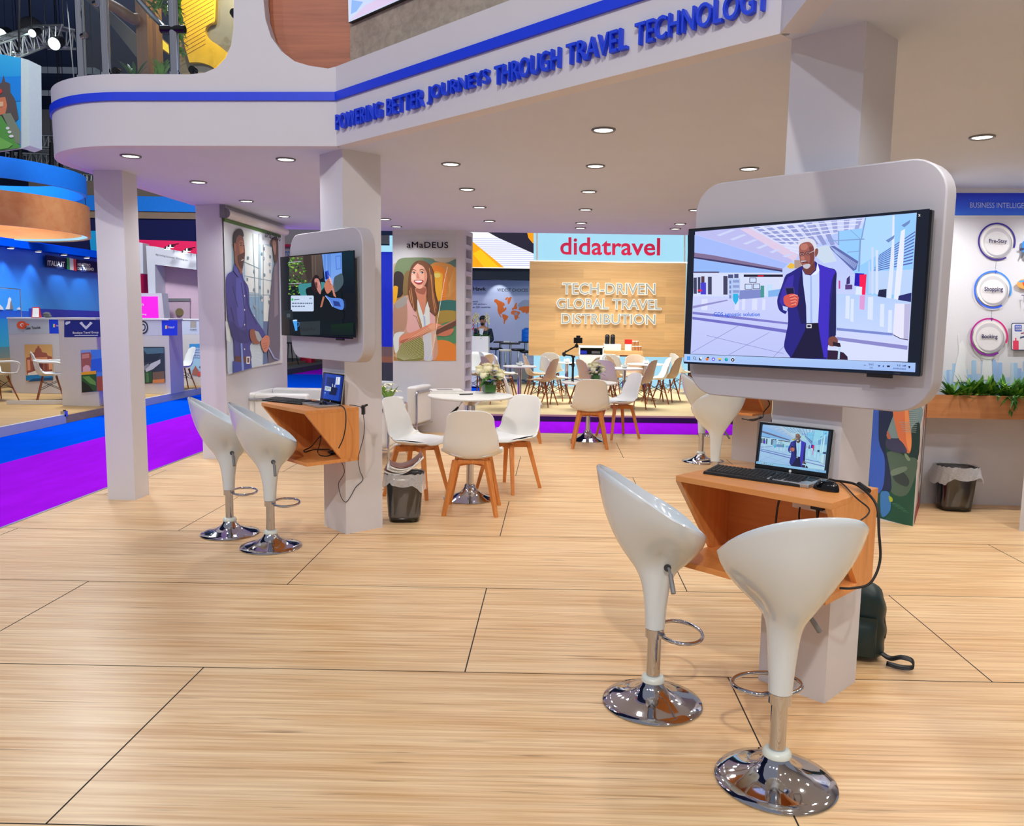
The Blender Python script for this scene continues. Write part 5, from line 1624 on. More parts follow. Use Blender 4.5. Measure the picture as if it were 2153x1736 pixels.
# bar tables and stools of the map stand
def bar_table(px, py, Y, rpx, lab):
    p = PY(px, py, Y)
    t = thing('bar_table', lab, 'table', (p.x, Y, -0.055), 0, 'dark bar tables')
    r = rpx / FOCAL_PX * Y; h = p.z + 0.055
    MB().box(-r, r, -0.3, 0.3, h - 0.03, h).build('tabletop', M['black'], t); MB().cyl((0, 0, 0.02), (0, 0, h - 0.03), 0.03, seg=12).build('column', M['steel'], t)
    MB().cyl((0, 0, 0), (0, 0, 0.02), 0.24, seg=24).build('foot', M['steel'], t)
bar_table(1052, 717.5, 20.0, 13, 'left dark bar table in front of the lavender map wall')
bar_table(1073, 720.5, 19.4, 20, 'middle dark bar table in front of the lavender map wall')
bar_table(1105, 717.5, 20.4, 14, 'dark bar table beside the blue water bottle')
for px, py, Y, m_, lab in ((1043, 731, 19.6, 'black', 'dark bar stool at the left bar table'), (1063, 734, 18.9, 'paper', 'pale bar stool in front of the middle bar table'), (1090, 733, 18.8, 'black', 'dark bar stool right of the middle bar table'), (1107, 737, 19.3, 'black', 'dark bar stool beside the oak panel edge')):
    p = PY(px, py, Y); t = thing('saddle_stool', lab, 'stool', (p.x, Y, -0.055), 0, 'bar stools of the map stand'); h = p.z + 0.055
    MB().lathe([(0, h - 0.05), (0.14, h - 0.05), (0.17, h - 0.02), (0.16, h), (0, h - 0.01)], 20).build('seat', M[m_], t, smooth=50)
    MB().cyl((0, 0, 0.02), (0, 0, h - 0.05), 0.022, seg=10).build('column', M['chrome'], t); MB().cyl((0, 0, 0), (0, 0, 0.02), 0.2, seg=20).build('foot', M['chrome'], t)
    MB().tube([(0.12 * math.cos(k * 0.5236), 0.12 * math.sin(k * 0.5236), h * 0.4) for k in range(12)], 0.008, 6, True).build('foot_ring', M['chrome'], t)
t = thing('water_bottle', 'large blue water cooler bottle beside the oak panel', 'bottle', tuple(PY(1107, 717.5, 20.4)))
MB().lathe([(0, 0), (0.125, 0), (0.13, 0.02), (0.13, 0.09), (0.12, 0.10), (0.13, 0.11), (0.13, 0.2), (0.12, 0.21), (0.13, 0.22), (0.13, 0.29), (0.05, 0.34), (0, 0.34)], 24).build('bottle', mat('blue_bottle', (20, 110, 220), 0.2), t, smooth=40)
t = thing('papers', 'white leaflets lying on the middle dark bar table', 'papers', tuple(PY(1068, 719.5, 19.4)))
MB().box(-0.1, 0.05, -0.1, 0.1, 0, 0.03).build('stack', M['paper'], t); MB().box(0.06, 0.16, -0.06, 0.08, 0, 0.015).build('leaflet', M['paper'], t)
t = thing('floor_crate', 'dark grey decorated crate on the floor under the leftmost cafe table', 'crate', tuple(PY(1100, 798, 18.6)))
bx(1079, 1119, 772, 797, 18.6, 0.4, 'body', M['grey'], t); bx(1079, 1119, 769, 772, 18.58, 0.44, 'rim', M['black'], t)

# ------------------------------------------------------------------ man in a dark suit
def skin_mesh(name, joints, edges, mat_, parent, root=0, sub=2):
    me = bpy.data.meshes.new(name)
    me.from_pydata([j[:3] for j in joints], edges, [])
    bm = bmesh.new(); bm.from_mesh(me); bm.verts.ensure_lookup_table()
    ly = bm.verts.layers.skin.verify()
    for v, j in zip(bm.verts, joints):
        r = j[3]; v[ly].radius = r if isinstance(r, tuple) else (r, r); v[ly].use_root = (v.index == root)
    bm.to_mesh(me); bm.free()
    me.materials.append(mat_)
    o = bpy.data.objects.new(name, me); COL.objects.link(o); o.parent = parent
    m = o.modifiers.new('skin', 'SKIN'); m.use_smooth_shade = True
    s = o.modifiers.new('sub', 'SUBSURF'); s.levels = sub; s.render_levels = sub
    return o
MANY = 19.6
hp_ = PY(1016, 666, MANY)
S_ = (hp_.z + 0.055) / 1.76
t = thing('person', 'man in a dark navy suit with a lanyard standing by the white orchids', 'person', (hp_.x, MANY, -0.055), math.radians(-14))
t.scale = (S_, S_, S_)
# joints: local -Y is where he faces
J = [(0, 0, 0.96, (0.15, 0.10)), (0, 0, 1.12, (0.14, 0.095)), (0, 0, 1.30, (0.165, 0.105)), (0, 0.005, 1.44, (0.12, 0.08)), (0, 0.0, 1.52, 0.052), (0, -0.01, 1.57, 0.055), (0, -0.02, 1.65, (0.078, 0.092)), (0, -0.012, 1.72, (0.068, 0.08)),
     (0.19, 0.0, 1.42, 0.058), (0.245, 0.03, 1.16, 0.045), (0.13, -0.16, 1.10, 0.034), (0.08, -0.20, 1.13, 0.03),
     (-0.19, 0.0, 1.42, 0.058), (-0.24, 0.03, 1.16, 0.045), (-0.16, -0.15, 1.05, 0.034), (-0.10, -0.19, 1.06, 0.03),
     (0.09, 0.0, 0.90, 0.085), (0.10, -0.01, 0.50, 0.06), (0.105, 0.02, 0.10, 0.042), (0.11, -0.13, 0.035, 0.035),
     (-0.09, 0.0, 0.90, 0.085), (-0.10, -0.01, 0.50, 0.06), (-0.105, 0.02, 0.10, 0.042), (-0.11, -0.13, 0.035, 0.035)]
E_ = [(0, 1), (1, 2), (2, 3), (3, 4), (4, 5), (5, 6), (6, 7), (3, 8), (8, 9), (9, 10), (10, 11), (3, 12), (12, 13), (13, 14), (14, 15), (0, 16), (16, 17), (17, 18), (18, 19), (0, 20), (20, 21), (21, 22), (22, 23)]
body = skin_mesh('body', J, E_, M['skin'], t)
def grow(ix, k, lift=0): return [tuple(J[i][:3]) + (tuple(v * k for v in J[i][3]) if isinstance(J[i][3], tuple) else J[i][3] * k,) for i in ix]
jk = grow([0, 1, 2, 3, 8, 9, 10, 12, 13, 14], 1.22)
jk = [(0, 0, 0.80, (0.185, 0.13))] + jk
skin_mesh('jacket', jk, [(0, 1), (1, 2), (2, 3), (3, 4), (4, 5), (5, 6), (6, 7), (4, 8), (8, 9), (9, 10)], M['suit'], t, 2)
tr = grow([0, 16, 17, 18, 20, 21, 22], 1.2)
skin_mesh('trousers', tr, [(0, 1), (1, 2), (2, 3), (0, 4), (4, 5), (5, 6)], M['suit'], t)
for s in (-1, 1):
    skin_mesh('shoe', [(s * 0.105, 0.05, 0.045, 0.05), (s * 0.108, -0.06, 0.042, 0.048), (s * 0.112, -0.17, 0.032, 0.038)], [(0, 1), (1, 2)], M['black'], t, 1)
MB().prism([(-0.05, -0.128, 1.46), (0.05, -0.128, 1.46), (0.02, -0.150, 1.18), (-0.02, -0.150, 1.18)], (0, 0.02, 0)).build('shirt_front', M['shirt'], t)
mb = MB(); mb.tube([(-0.06, -0.10, 1.47), (-0.035, -0.15, 1.32), (0, -0.165, 1.17), (0.035, -0.15, 1.32), (0.06, -0.10, 1.47)], 0.008, 6); mb.box(-0.035, 0.035, -0.175, -0.165, 1.06, 1.16); mb.build('lanyard', M['paper'], t)
def hairf(u, v):
    a = 2 * PI * u; e = PI / 2 * (0.05 + 0.95 * (1 - v)); k = -0.25 * math.sin(a) * (1 if math.sin(a) < 0 else 0)
    e = e * (1 - 0.0) + 0
    z = 1.705 + 0.085 * math.sin(e) - 0.05 * v * (1 if math.sin(a) > -0.2 else 0.1); return (0.089 * math.cos(a) * math.cos(e) ** 0.7, -0.008 + 0.100 * math.sin(a) * math.cos(e) ** 0.7, z)
MB().sheet(hairf, 24, 7, True).build('hair', M['hair'], t, smooth=80, solid=0.008)
mb = MB(); mb.ball((0, -0.070, 1.578), 0.052, 0.040, 0.036, 14, 8); mb.build('beard', M['hair'], t, smooth=60)
mb = MB()
mb.ball((0, -0.113, 1.655), 0.014, 0.022, 0.026, 10, 6); mb.build('nose', M['skin'], body, smooth=60)
for s in (-1, 1):
    mb = MB(); mb.ball((s * 0.032, -0.098, 1.678), 0.014, 0.01, 0.008, 10, 6); mb.build('eye', M['black'], body, smooth=60)
    mb = MB(); mb.ball((s * 0.083, -0.005, 1.655), 0.012, 0.022, 0.032, 10, 6); mb.build('ear', M['skin'], body, smooth=60)
    # hand: palm with four bent fingers and a thumb
    wv = Vector(J[11 if s > 0 else 15][:3]); d = Vector((-s * 0.75, -0.62, 0.15)).normalized(); up = Vector((0, 0, 1)); sd = d.cross(up).normalized()
    mb = MB()
    mb.ball(tuple(wv + d * 0.05), 0.046, 0.03, 0.04, 12, 8)
    for k in range(4):
        b0 = wv + d * 0.075 + up * (0.026 - 0.018 * k); L = (0.062, 0.07, 0.066, 0.05)[k]
        mb.tube([b0, b0 + d * (L * 0.5) - sd * s * 0.004, b0 + d * L + Vector((0, 0.02, -0.012))], [0.0095, 0.009, 0.0075], 7)
    b0 = wv + d * 0.035 + up * 0.03; mb.tube([b0, b0 + d * 0.03 + up * 0.022, b0 + d * 0.055 + up * 0.028], [0.011, 0.010, 0.008], 7)
    mb.build('hand', M['skin'], body, smooth=60)

# ------------------------------------------------------------------ glimpses past the middle pillar and the banner wall
t = thing('blue_totem', 'tall royal blue panel with a white lit head left of the picture of the woman', 'panel', tuple(PY(815, 780, 14.0)))
bx(803, 828, 529, 729, 14.0, 0.08, 'panel', M['blue'], t); bx(798, 828, 516, 529, 13.98, 0.12, 'lit_head', M['glowblue'], t); bx(819, 826, 495, 516, 14.0, 0.06, 'pale_side', M['glowblue'], t)
bx(800, 819, 495, 512, 14.02, 0.06, 'cap', M['hallgrey'], t); bx(798, 829, 729, 749, 14.0, 0.1, 'shelf', M['tan'], t); bx(798, 829, 749, 762, 14.0, 0.1, 'wood_band', M['planter'], t); bx(798, 829, 762, 876, 14.0, 0.1, 'base', M['hallgrey'], t)
FY = 30.0
t = thing('white_booth', 'white booth with a crimson cube far behind the banner wall', 'booth', tuple(PY(640, 772, FY)))
board('back_wall', [(590, 478), (720, 478), (720, 760), (590, 760)], FY, 0.2, M['ivory'], t)
board('header', [(575, 512), (720, 518), (720, 522), (575, 517)], FY - 0.3, 0.2, M['pinkwall'], t)
lettering('letters', t, M['azure'], 'NTS', PY(587, 547, FY - 0.01), PY(609, 547, FY - 0.01), PY(587, 528, FY - 0.01), nrm=(0, -1, 0))
mb = MB().prism([tuple(FZ(x, y, 0.1)) for x, y in ((594, 778), (681, 764), (720, 756), (594, 757))], (0, 0, -0.15)); mb.build('platform', M['hallgrey'], t, world=True)
mb = MB().prism([tuple(FZ(x, y, -0.05)) for x, y in ((592, 781), (681, 766.5), (681, 765.5), (592, 780))], (0, 0, 0.22)); mb.build('platform_edge', M['tan'], t, world=True)
p = FZ(645, 762, 0.1)
o = MB().box(p.x - 0.17, p.x + 0.17, p.y - 0.1, p.y + 0.3, 0.1, 0.36).build('display_cube', M['pinkcube']); tag(o, 'crimson cube on the floor of the far white booth', 'cube')
p = FZ(610, 766, 0.1)
t = thing('tripod_stool', 'thin black stool standing in the far white booth', 'stool', (p.x, p.y, 0.1))
mb = MB(); mb.lathe([(0, 0.62), (0.22, 0.62), (0.22, 0.66), (0, 0.66)], 16); mb.build('seat', M['black'], t)
for k in range(4): MB().cyl((0.12 * math.cos(k * 1.57), 0.12 * math.sin(k * 1.57), 0.62), (0.25 * math.cos(k * 1.57), 0.25 * math.sin(k * 1.57), 0), 0.015, seg=6).build('leg', M['black'], t)
# ================================================================== neighbouring stand on the left
IZ = 0.07
mb = MB(); mb.box(-15, -7.24, 5, 18.8, IZ - 0.03, IZ)
struct(mb.build('floor_left', M['sand2']))
mb = MB(); mb.box(-7.24, -7.19, 5, 11.45, -0.05, IZ + 0.012); mb.box(-7.24, -7.19, 13.05, 18.8, -0.05, IZ + 0.012)
struct(mb.build('trim_5', M['ivory']))
struct(MB().box(-7.238, -7.20, 11.45, 13.05, -0.05, IZ - 0.002).build('trim_6', M['sand2']))
mb = MB().prism([(-7.24, 12.95, IZ + 0.004), (-7.24, 13.05, IZ + 0.004), (-8.9, 12.62, IZ + 0.004), (-8.9, 12.60, IZ + 0.004)], (0, 0, 0.06)); 
o = mb.build('ramp_edge', M['ivory']); tag(o, 'white wedge edging of the ramp in the left stand floor', 'edging')
for k, y in enumerate((11.45, 13.05)):
    p = (-7.21, y, IZ + 0.03)
    t = thing('edge_bracket', ['dark metal bracket ending the nearer white floor edging', 'dark metal bracket at the ramp of the left stand floor'][k], 'bracket', p)
    MB().box(-0.04, 0.02, -0.03, 0.05, -0.05, 0.03).build('plate', M['steel'], t); MB().cyl((-0.01, 0.02, 0.02), (-0.01, 0.02, 0.045), 0.02, seg=10).build('bolt', M['black'], t)

IX = -10.8
def italy(x, y): return PX(x, y, IX)
t = thing('backdrop_wall', 'deep blue printed backdrop of sea and sky in the left stand', 'wall panel', (IX, 16.5, IZ))
MB().box(IX - 0.12, IX, 12.0, 19.2, IZ, 3.0).build('wall', M['carpetblue'], t, world=True)
B1, B2 = (24, 84, 232), (44, 150, 250)
ly = [((18, 66, 214), [(-150, 470), (210, 540), (212, 668), (-150, 640)], (52, 146, 252)),
      ((20, 66, 190), [(-150, 646), (212, 660), (212, 700), (-150, 690)], (16, 120, 190)),
      ((30, 60, 168), [(60, 648), (212, 654), (212, 672), (60, 666)]),
      ((14, 110, 178), [(-150, 668), (60, 670), (30, 740), (-150, 760)], (46, 150, 170)),
      ((70, 110, 120), [(-150, 735), (40, 728), (30, 780), (-150, 800)], (150, 130, 96)),
      ((150, 128, 92), [(-150, 760), (30, 752), (26, 830), (-150, 840)], (120, 100, 72)),
      ((206, 206, 214), [(10, 650), (14, 640), (16, 628), (19, 624), (22, 628), (24, 640), (27, 650)]),
      ((110, 110, 124), [(19, 650), (20, 636), (22, 630), (24, 640), (27, 650)]),
      ((196, 196, 206), [(-8, 650), (-2, 640), (4, 646), (6, 651)]), ((196, 196, 206), [(32, 650), (38, 645), (44, 651)])]
picture('printed_sea', t, M['print'], ly, italy, (1, 0, 0), eps=0.002)
lettering('sign_text', t, M['paper'], 'ITALIA.IT', PX(100, 558, IX + 0.09), PX(136, 561, IX + 0.09), PX(100, 547, IX + 0.09), nrm=(1, 0, 0), bold=0.02)
mb = MB().prism([tuple(PX(x, y, IX + 0.06)) for x, y in ((95, 536), (140, 543), (140, 566), (95, 561))], (0.025, 0, 0)); mb.build('sign_plate', M['navy'], t, world=True)
fl = [((0, 146, 70), [(140, 541), (146, 542), (147, 567), (141, 566)]), ((240, 240, 240), [(146, 542), (154, 544), (155, 568), (147, 567)]), ((206, 43, 55), [(154, 544), (160, 545), (161, 570), (155, 568)])]
picture('flag', t, M['print'], fl, lambda x, y: PX(x, y, IX + 0.1), (1, 0, 0))
mb = MB().prism([tuple(PX(x, y, IX + 0.06)) for x, y in ((160, 545), (206, 551), (206, 573), (160, 570))], (0.025, 0, 0)); mb.build('sign_plate', M['navy'], t, world=True)
for k, (s, y) in enumerate((('MINISTERO', 559), ('DEL TURISMO', 567))):
    lettering('sign_text', t, M['paper'], s, PX(163, y, IX + 0.09), PX(190 + 7 * k, y + 2, IX + 0.09), PX(163, y - 6.5, IX + 0.09), nrm=(1, 0, 0), bold=0.03)
# valance with four spots
VZ = PX(134, 533, IX + 0.22).z
o = MB().box(IX + 0.001, IX + 0.25, 12.0, 19.2, VZ, 2.95).build('light_valance', M['carpetblue']); tag(o, 'deep blue valance holding a row of spotlights over the sea backdrop', 'valance')
vl = ['spotlight at the left end of the blue valance', 'second spotlight along the blue valance', 'third spotlight along the blue valance, above the white sign lettering', 'fourth spotlight along the blue valance beside the left pillar']
for k, (px, py) in enumerate(((22, 518), (80, 527), (134, 535), (182, 542))):
    p = PX(px, py, IX + 0.18)
    t = thing('valance_spot', vl[k], 'spotlight', (IX + 0.18, p.y, VZ - 0.001), 0, 'spotlights along the blue valance')
    MB().cyl((0, 0, 0), (0, 0, -0.03), 0.07, seg=16).build('ring', M['steel'], t, smooth=40); MB().cyl((0, 0, -0.03), (0, 0, -0.034), 0.055, seg=16).build('lens', M['glowwhite'], t)
    spot_light('valance_beam', (IX + 0.22, p.y, VZ - 0.06), (IX + 0.02, p.y, 1.4), 14, math.radians(75), 0.6, (0.75, 0.95, 1.0), 0.03)
# glass showcase corner
mb = MB()
for a, b in (((0, 605), (42, 608)), ((42, 608), (45, 668))): mb.tube([PX(a[0], a[1], -9.9), PX(b[0], b[1], -9.9)], 0.008, 6)
o = mb.build('glass_showcase', M['steel']); tag(o, 'thin glass showcase frame in front of the sea backdrop', 'showcase')
# counters with logos and pictures -------------------------------------------------
def counter(x0, x1, Y, ztop, label, lays, texts=(), dep=0.55, side=None):
    t = thing('reception_counter', label, 'counter', ((x0 + x1) / 2, Y, IZ), 0, 'white counters of the left stand')
    MB().box(x0, x1, Y, Y + dep, IZ, ztop).build('body', M['ivory'], t, world=True, bevel=0.006)
    MB().box(x0 - 0.01, x1 + 0.01, Y - 0.01, Y + dep + 0.01, ztop, ztop + 0.03).build('top', M['shell'], t, world=True)
    picture('front_graphics', t, M['print'], lays, lambda x, y: PY(x, y, Y), (0, -1, 0), eps=0.001)
    for s, m_, a, b, c in texts:
        lettering('logo_text', t, M[m_], s, PY(a[0], a[1], Y - 0.012), PY(b[0], b[1], Y - 0.012), PY(c[0], c[1], Y - 0.012), nrm=(0, -1, 0), bold=0.02)
    return t
zt = lambda px, py, Y: PY(px, py, Y).z
Y1 = 14.39
trevi = [((196, 152, 86), [(52, 724), (110, 724), (113, 799), (56, 802)], (224, 178, 110)),
         ((150, 84, 62), [(63, 745), (74, 740), (76, 733), (79, 731), (80, 727), (83, 727), (84, 731), (87, 733), (89, 740), (99, 742), (101, 747), (110, 750), (111, 784), (57, 787), (56, 752), (64, 750)]),
         ((206, 140, 98), [(66, 752), (100, 750), (101, 757), (66, 759)]), ((214, 150, 108), [(58, 756), (64, 756), (65, 778), (59, 779)]), ((214, 150, 108), [(103, 754), (110, 754), (111, 776), (104, 777)]),
         ((92, 48, 44), [(79, 762), (85, 758), (91, 762), (91, 778), (80, 779)]), ((120, 70, 56), [(70, 762), (74, 762), (75, 778), (71, 778)]), ((120, 70, 56), [(95, 761), (99, 761), (100, 777), (96, 777)]),
         ((230, 206, 190), [(60, 784), (80, 778), (96, 781), (112, 780), (112, 787), (60, 790)]), ((28, 118, 172), [(56, 789), (112, 785), (113, 797), (56, 800)]), ((20, 70, 110), [(70, 796), (113, 793), (113, 799), (60, 802)])]
L1 = [((172, 178, 180), [(16, 672), (102, 671), (103, 701), (18, 702)]), ((22, 60, 200), [(103, 671), (128, 671), (128, 701), (104, 701)]), ((0, 120, 80), [(110.5, 681), (112.5, 681), (112.5, 688), (110.5, 688)]), ((240, 240, 240), [(112.5, 681), (115, 681), (115, 688), (112.5, 688)]), ((200, 50, 50), [(115, 681), (117, 681), (117, 688), (115, 688)]),
      ((228, 84, 30), ell(46, 683, 10.5, 8.5)), ((240, 225, 215), ell(47, 683, 4.5, 3.6)), ((228, 84, 30), ell(47.5, 683, 2.5, 2)), ((228, 84, 30), [(48, 684), (52, 684), (52, 692), (46, 692)]), ((228, 84, 30), [(50, 678), (62, 681), (62, 684), (50, 683)])] + trevi
counter(FZ(25, 826, IZ).x, -8.62, Y1, zt(20, 670, Y1), 'white counter with an orange spiral logo and a fountain picture', L1, [('Gaia Tourist', 'black', (53, 693), (85, 691), (53, 687)), ('ITALIA.IT', 'paper', (118, 686), (127, 686), (118, 683))])
Y2 = 12.58
amalfi = [((60, 120, 220), [(170, 736), (230, 734), (232, 821), (173, 825)]), ((120, 150, 210), [(170, 736), (191, 735), (192, 745), (170, 746)]), ((150, 84, 84), [(171, 742), (190, 740), (194, 748), (192, 762), (191, 778), (172, 780)]), ((190, 130, 120), [(173, 745), (188, 743), (188, 752), (173, 754)]), ((206, 160, 170), [(175, 772), (181, 767), (188, 768), (191, 774), (191, 781), (175, 782)]),
          ((30, 90, 210), [(192, 756), (230, 750), (231, 780), (193, 780)]), ((226, 150, 40), [(172, 782), (203, 779), (203, 786), (172, 789)]), ((30, 78, 40), [(172, 788), (203, 786), (204, 822), (173, 825)]), ((90, 140, 70), [(174, 792), (188, 790), (202, 802), (203, 810), (190, 806)]), ((16, 26, 28), [(173, 800), (186, 808), (198, 822), (173, 825)]), ((150, 70, 60), [(204, 792), (230, 788), (231, 820), (205, 822)])]
L2 = [((20, 34, 120), [(135, 673), (232, 672), (232, 708), (135, 709)]), ((200, 206, 226), [(167, 679), (172, 676), (181, 686), (190, 676), (195, 679), (181, 693)]), ((20, 34, 120), [(174, 679), (181, 675), (188, 679), (181, 686)]),
      ((190, 196, 220), [(157, 704.5), (206, 704), (206, 705.5), (157, 706)]), ((190, 196, 220), [(137, 681), (139, 676), (148, 675), (148, 679), (140, 683)])] + amalfi
counter(FZ(131, 853, IZ).x, -7.33, Y2, zt(130, 671, Y2), 'white counter with a dark blue diamond logo band beside the left pillar', L2, [('Boutique Travel Group', 'paper', (153, 703), (207, 702), (153, 697))])
Y3 = 14.70
cliff = [((44, 56, 70), [(287, 729), (346, 729), (348, 804), (290, 807)]), ((70, 104, 120), [(300, 732), (345, 731), (345, 742), (310, 745)]), ((30, 44, 60), [(300, 745), (340, 742), (330, 758), (302, 762)]), ((176, 180, 186), [(306, 776), (318, 764), (338, 755), (338, 763), (322, 776), (308, 782)]), ((120, 128, 136), [(303, 770), (312, 764), (316, 768), (304, 778)]), ((40, 78, 50), [(303, 782), (320, 780), (321, 803), (304, 805)]), ((70, 110, 70), [(308, 784), (313, 783), (314, 803), (309, 804)]), ((104, 84, 72), [(322, 782), (346, 780), (347, 803), (322, 804)]), ((190, 120, 70), [(322, 798), (347, 796), (347, 804), (322, 805)])]
L3_ = [((182, 184, 194), [(280, 674), (340, 674), (340, 705), (280, 706)]), ((22, 50, 200), [(340, 673), (373, 673), (373, 705), (341, 705)]), ((0, 120, 80), [(346, 684), (348, 684), (348, 691), (346, 691)]), ((240, 240, 240), [(348, 684), (350.5, 684), (350.5, 691), (348, 691)]), ((200, 50, 50), [(350.5, 684), (353, 684), (353, 691), (350.5, 691)]),
       ((52, 52, 60), ell(301, 688, 11, 14)), ((182, 184, 194), ell(301, 688, 8, 10.5)), ((52, 52, 60), ell(301, 688, 6, 8)), ((182, 184, 194), ell(301, 688, 3.5, 5))] + cliff
counter(-8.72, FZ(374, 826, IZ).x, Y3, zt(340, 673, Y3), 'grey white counter with a round seal and a cliff picture behind the left pillar', L3_, [('ITALIA.IT', 'paper', (354, 690), (367, 690), (354, 686))])
Y4 = 16.46
cup = [((40, 130, 186), [(398, 723), (450, 722), (451, 788), (401, 791)], (150, 176, 200)), ((150, 190, 206), [(400, 752), (425, 754), (425, 776), (401, 778)]), ((84, 92, 108), [(418, 772), (432, 757), (450, 750), (450, 772), (424, 778)]), ((196, 200, 206), [(424, 770), (436, 760), (440, 766), (428, 776)]), ((150, 96, 84), [(404, 788), (405, 779), (409, 773), (411, 768), (414, 773), (418, 779), (418, 790)]), ((190, 74, 66), [(416, 782), (450, 774), (451, 788), (416, 791)])]
L4 = [((176, 184, 200), [(376, 674), (450, 673), (450, 702), (376, 703)]), ((150, 144, 136), [(400, 675), (413, 675), (413, 689), (400, 689)])] + cup
counter(-8.3, FZ(450, 812, IZ).x, Y4, zt(400, 673, Y4), 'white counter with a coast poster between the left pillar and the banner wall', L4,
        [('LUXO', 'black', (400, 694), (413, 694), (400, 691))] + [(s, 'paper', (404, 735 + 5.5 * k), (404 + w_, 735 + 5.5 * k), (406, 731 + 5.5 * k)) for k, (s, w_) in enumerate((('BESPOKE', 20), ('TRAVEL', 17), ('EXPERIENCE', 26), ('IN ITALY', 19)))])
# red menu holder
p = PY(77, 669, Y1 + 0.1)
t = thing('card_holder', 'red tent card holder on the counter with the orange logo', 'card holder', (p.x, p.y, zt(20, 670, Y1) + 0.03), 0.3)
mb = MB().hexa([(-0.07, -0.05, 0), (0.07, -0.05, 0), (0.07, 0.06, 0), (-0.07, 0.06, 0)], [(-0.06, -0.006, 0.19), (0.06, -0.006, 0.19), (0.06, 0.006, 0.19), (-0.06, 0.006, 0.19)]); mb.build('holder', M['red'], t)
mb = MB().add([(-0.055, -0.053, 0.01), (0.055, -0.053, 0.01), (0.05, -0.014, 0.175), (-0.05, -0.014, 0.175)], [(0, 1, 2, 3)]); mb.build('card', M['paper'], t, solid=0.002)
p = PY(99, 669, Y1 + 0.15)
t = thing('crystal_stone', 'grey stone ornament beside the red card holder', 'ornament', (p.x, p.y, zt(20, 670, Y1) + 0.03))
mb = MB(); mb.ball((0, 0, 0.05), 0.08, 0.06, 0.055, 7, 5); mb.ball((0.04, 0, 0.03), 0.05, 0.05, 0.035, 6, 5); mb.build('stone', M['hallgrey'], t)
# shell armchairs of that stand
def arm_chair(px, py, deg, lab, z):
    p = FZ(px, py, z)
    o = dup(CW); place(o, p.x, p.y, deg, lab, 'white shell chairs of the left stand', z)
    for sx in (-1, 1):
        MB().tube(smooth_pts([(sx * 0.215, 0.21, 0.47), (sx * 0.275, 0.22, 0.60), (sx * 0.285, 0.12, 0.665), (sx * 0.26, -0.12, 0.675), (sx * 0.2, -0.225, 0.70)], 5), 0.018, 8).build('armrest', M['shell'], o, smooth=70)
arm_chair(107, 843, 34, 'white armchair with its side to us in front of the fountain picture', IZ)
arm_chair(-3, 842, 70, 'white armchair cut by the left edge of the photo', IZ)
p = FZ(383, 818, IZ); o = dup(CW); place(o, p.x, p.y, 225, 'white chair half hidden behind the grey white counter', 'white shell chairs of the left stand', IZ)
p = FZ(100, 842, IZ)
t = thing('side_table', 'thin white table edge showing beside the dark blue logo counter', 'table', (-8.15, 13.6, IZ))
MB().box(-0.45, 0.3, -0.3, 0.3, 0.66, 0.69).build('tabletop', M['shell'], t); MB().cyl((0, 0, 0.02), (0, 0, 0.66), 0.03, seg=12).build('column', M['chrome'], t); MB().cyl((0, 0, 0), (0, 0, 0.02), 0.22, seg=20).build('foot', M['chrome'], t)

# pink stand behind ------------------------------------------------------------------
PKY = 19.6
t = thing('pink_stand', 'crimson stand wall with a white portal and lilac panel behind the left pillar', 'exhibition stand', tuple(PY(350, 800, PKY)))
board('crimson_wall', [(270, 503), (432, 508), (432, 800), (270, 800)], PKY, 0.15, M['pinkwall'], t)
board('lilac_panel', [(345, 560), (432, 568), (432, 800), (348, 800)], PKY - 0.1, 0.08, mat('lilac_panel', (214, 186, 204), 0.5), t)
bs = [((222, 196, 214), [(351, 563), (358, 564), (372, 628), (366, 628)])]
board('portal_post', [(307, 516), (325, 518), (327, 616), (312, 616)], PKY - 0.6, 0.5, M['paint'], t)
board('portal_head', [(325.2, 518), (412, 534), (413, 567), (325.6, 556)], PKY - 0.6, 0.45, M['paint'], t)
board('portal_post', [(285, 508), (300, 511), (301, 575), (285, 575)], PKY - 0.6, 0.3, M['paint'], t)
board('niche', [(350, 627), (399, 627), (399, 672), (350, 672)], PKY - 0.16, 0.05, mat('pale_niche', (196, 172, 190), 0.5), t)
board('niche_painted_shade', [(350, 627), (399, 627), (399, 633), (350, 633)], PKY - 0.18, 0.02, M['grey'], t)  # grey strip standing in for the shade under the niche top
mb = MB().cyl(PY(377.5, 656, PKY - 0.20), PY(377.5, 656, PKY - 0.16), 8.2 / FOCAL_PX * PKY, seg=28); mb.build('medallion', mat('bronze_disc', (120, 106, 70), 0.4), t, world=True)
lettering('portal_text', t, M['grey'], '#growing business  Building on', PY(327, 537, PKY - 0.61), PY(394, 550, PKY - 0.61), PY(327, 532, PKY - 0.61), nrm=(0, -1, 0))
board('white_frame', [(296, 616), (340, 616), (346, 676), (296, 676)], PKY - 0.9, 0.3, M['paint'], t)
board('magenta_screen', [(296, 623), (330, 623), (332, 673), (296, 673)], PKY - 0.95, 0.04, emis('magenta_screen', (250, 0, 235), 1.0), t)
lettering('screen_text', t, M['paper'], 'n', PY(297, 643, PKY - 0.96), PY(302, 643, PKY - 0.96), PY(297, 638, PKY - 0.96), nrm=(0, -1, 0), bold=0.02)
lettering('screen_text', t, M['paper'], 'ting', PY(298, 663, PKY - 0.96), PY(308, 663, PKY - 0.96), PY(298, 659, PKY - 0.96), nrm=(0, -1, 0), bold=0.02)
fl_ = ['left lamp of the left pair over the white portal', 'right lamp of the left pair over the white portal', 'left lamp of the right pair over the white portal', 'right lamp of the right pair over the white portal']
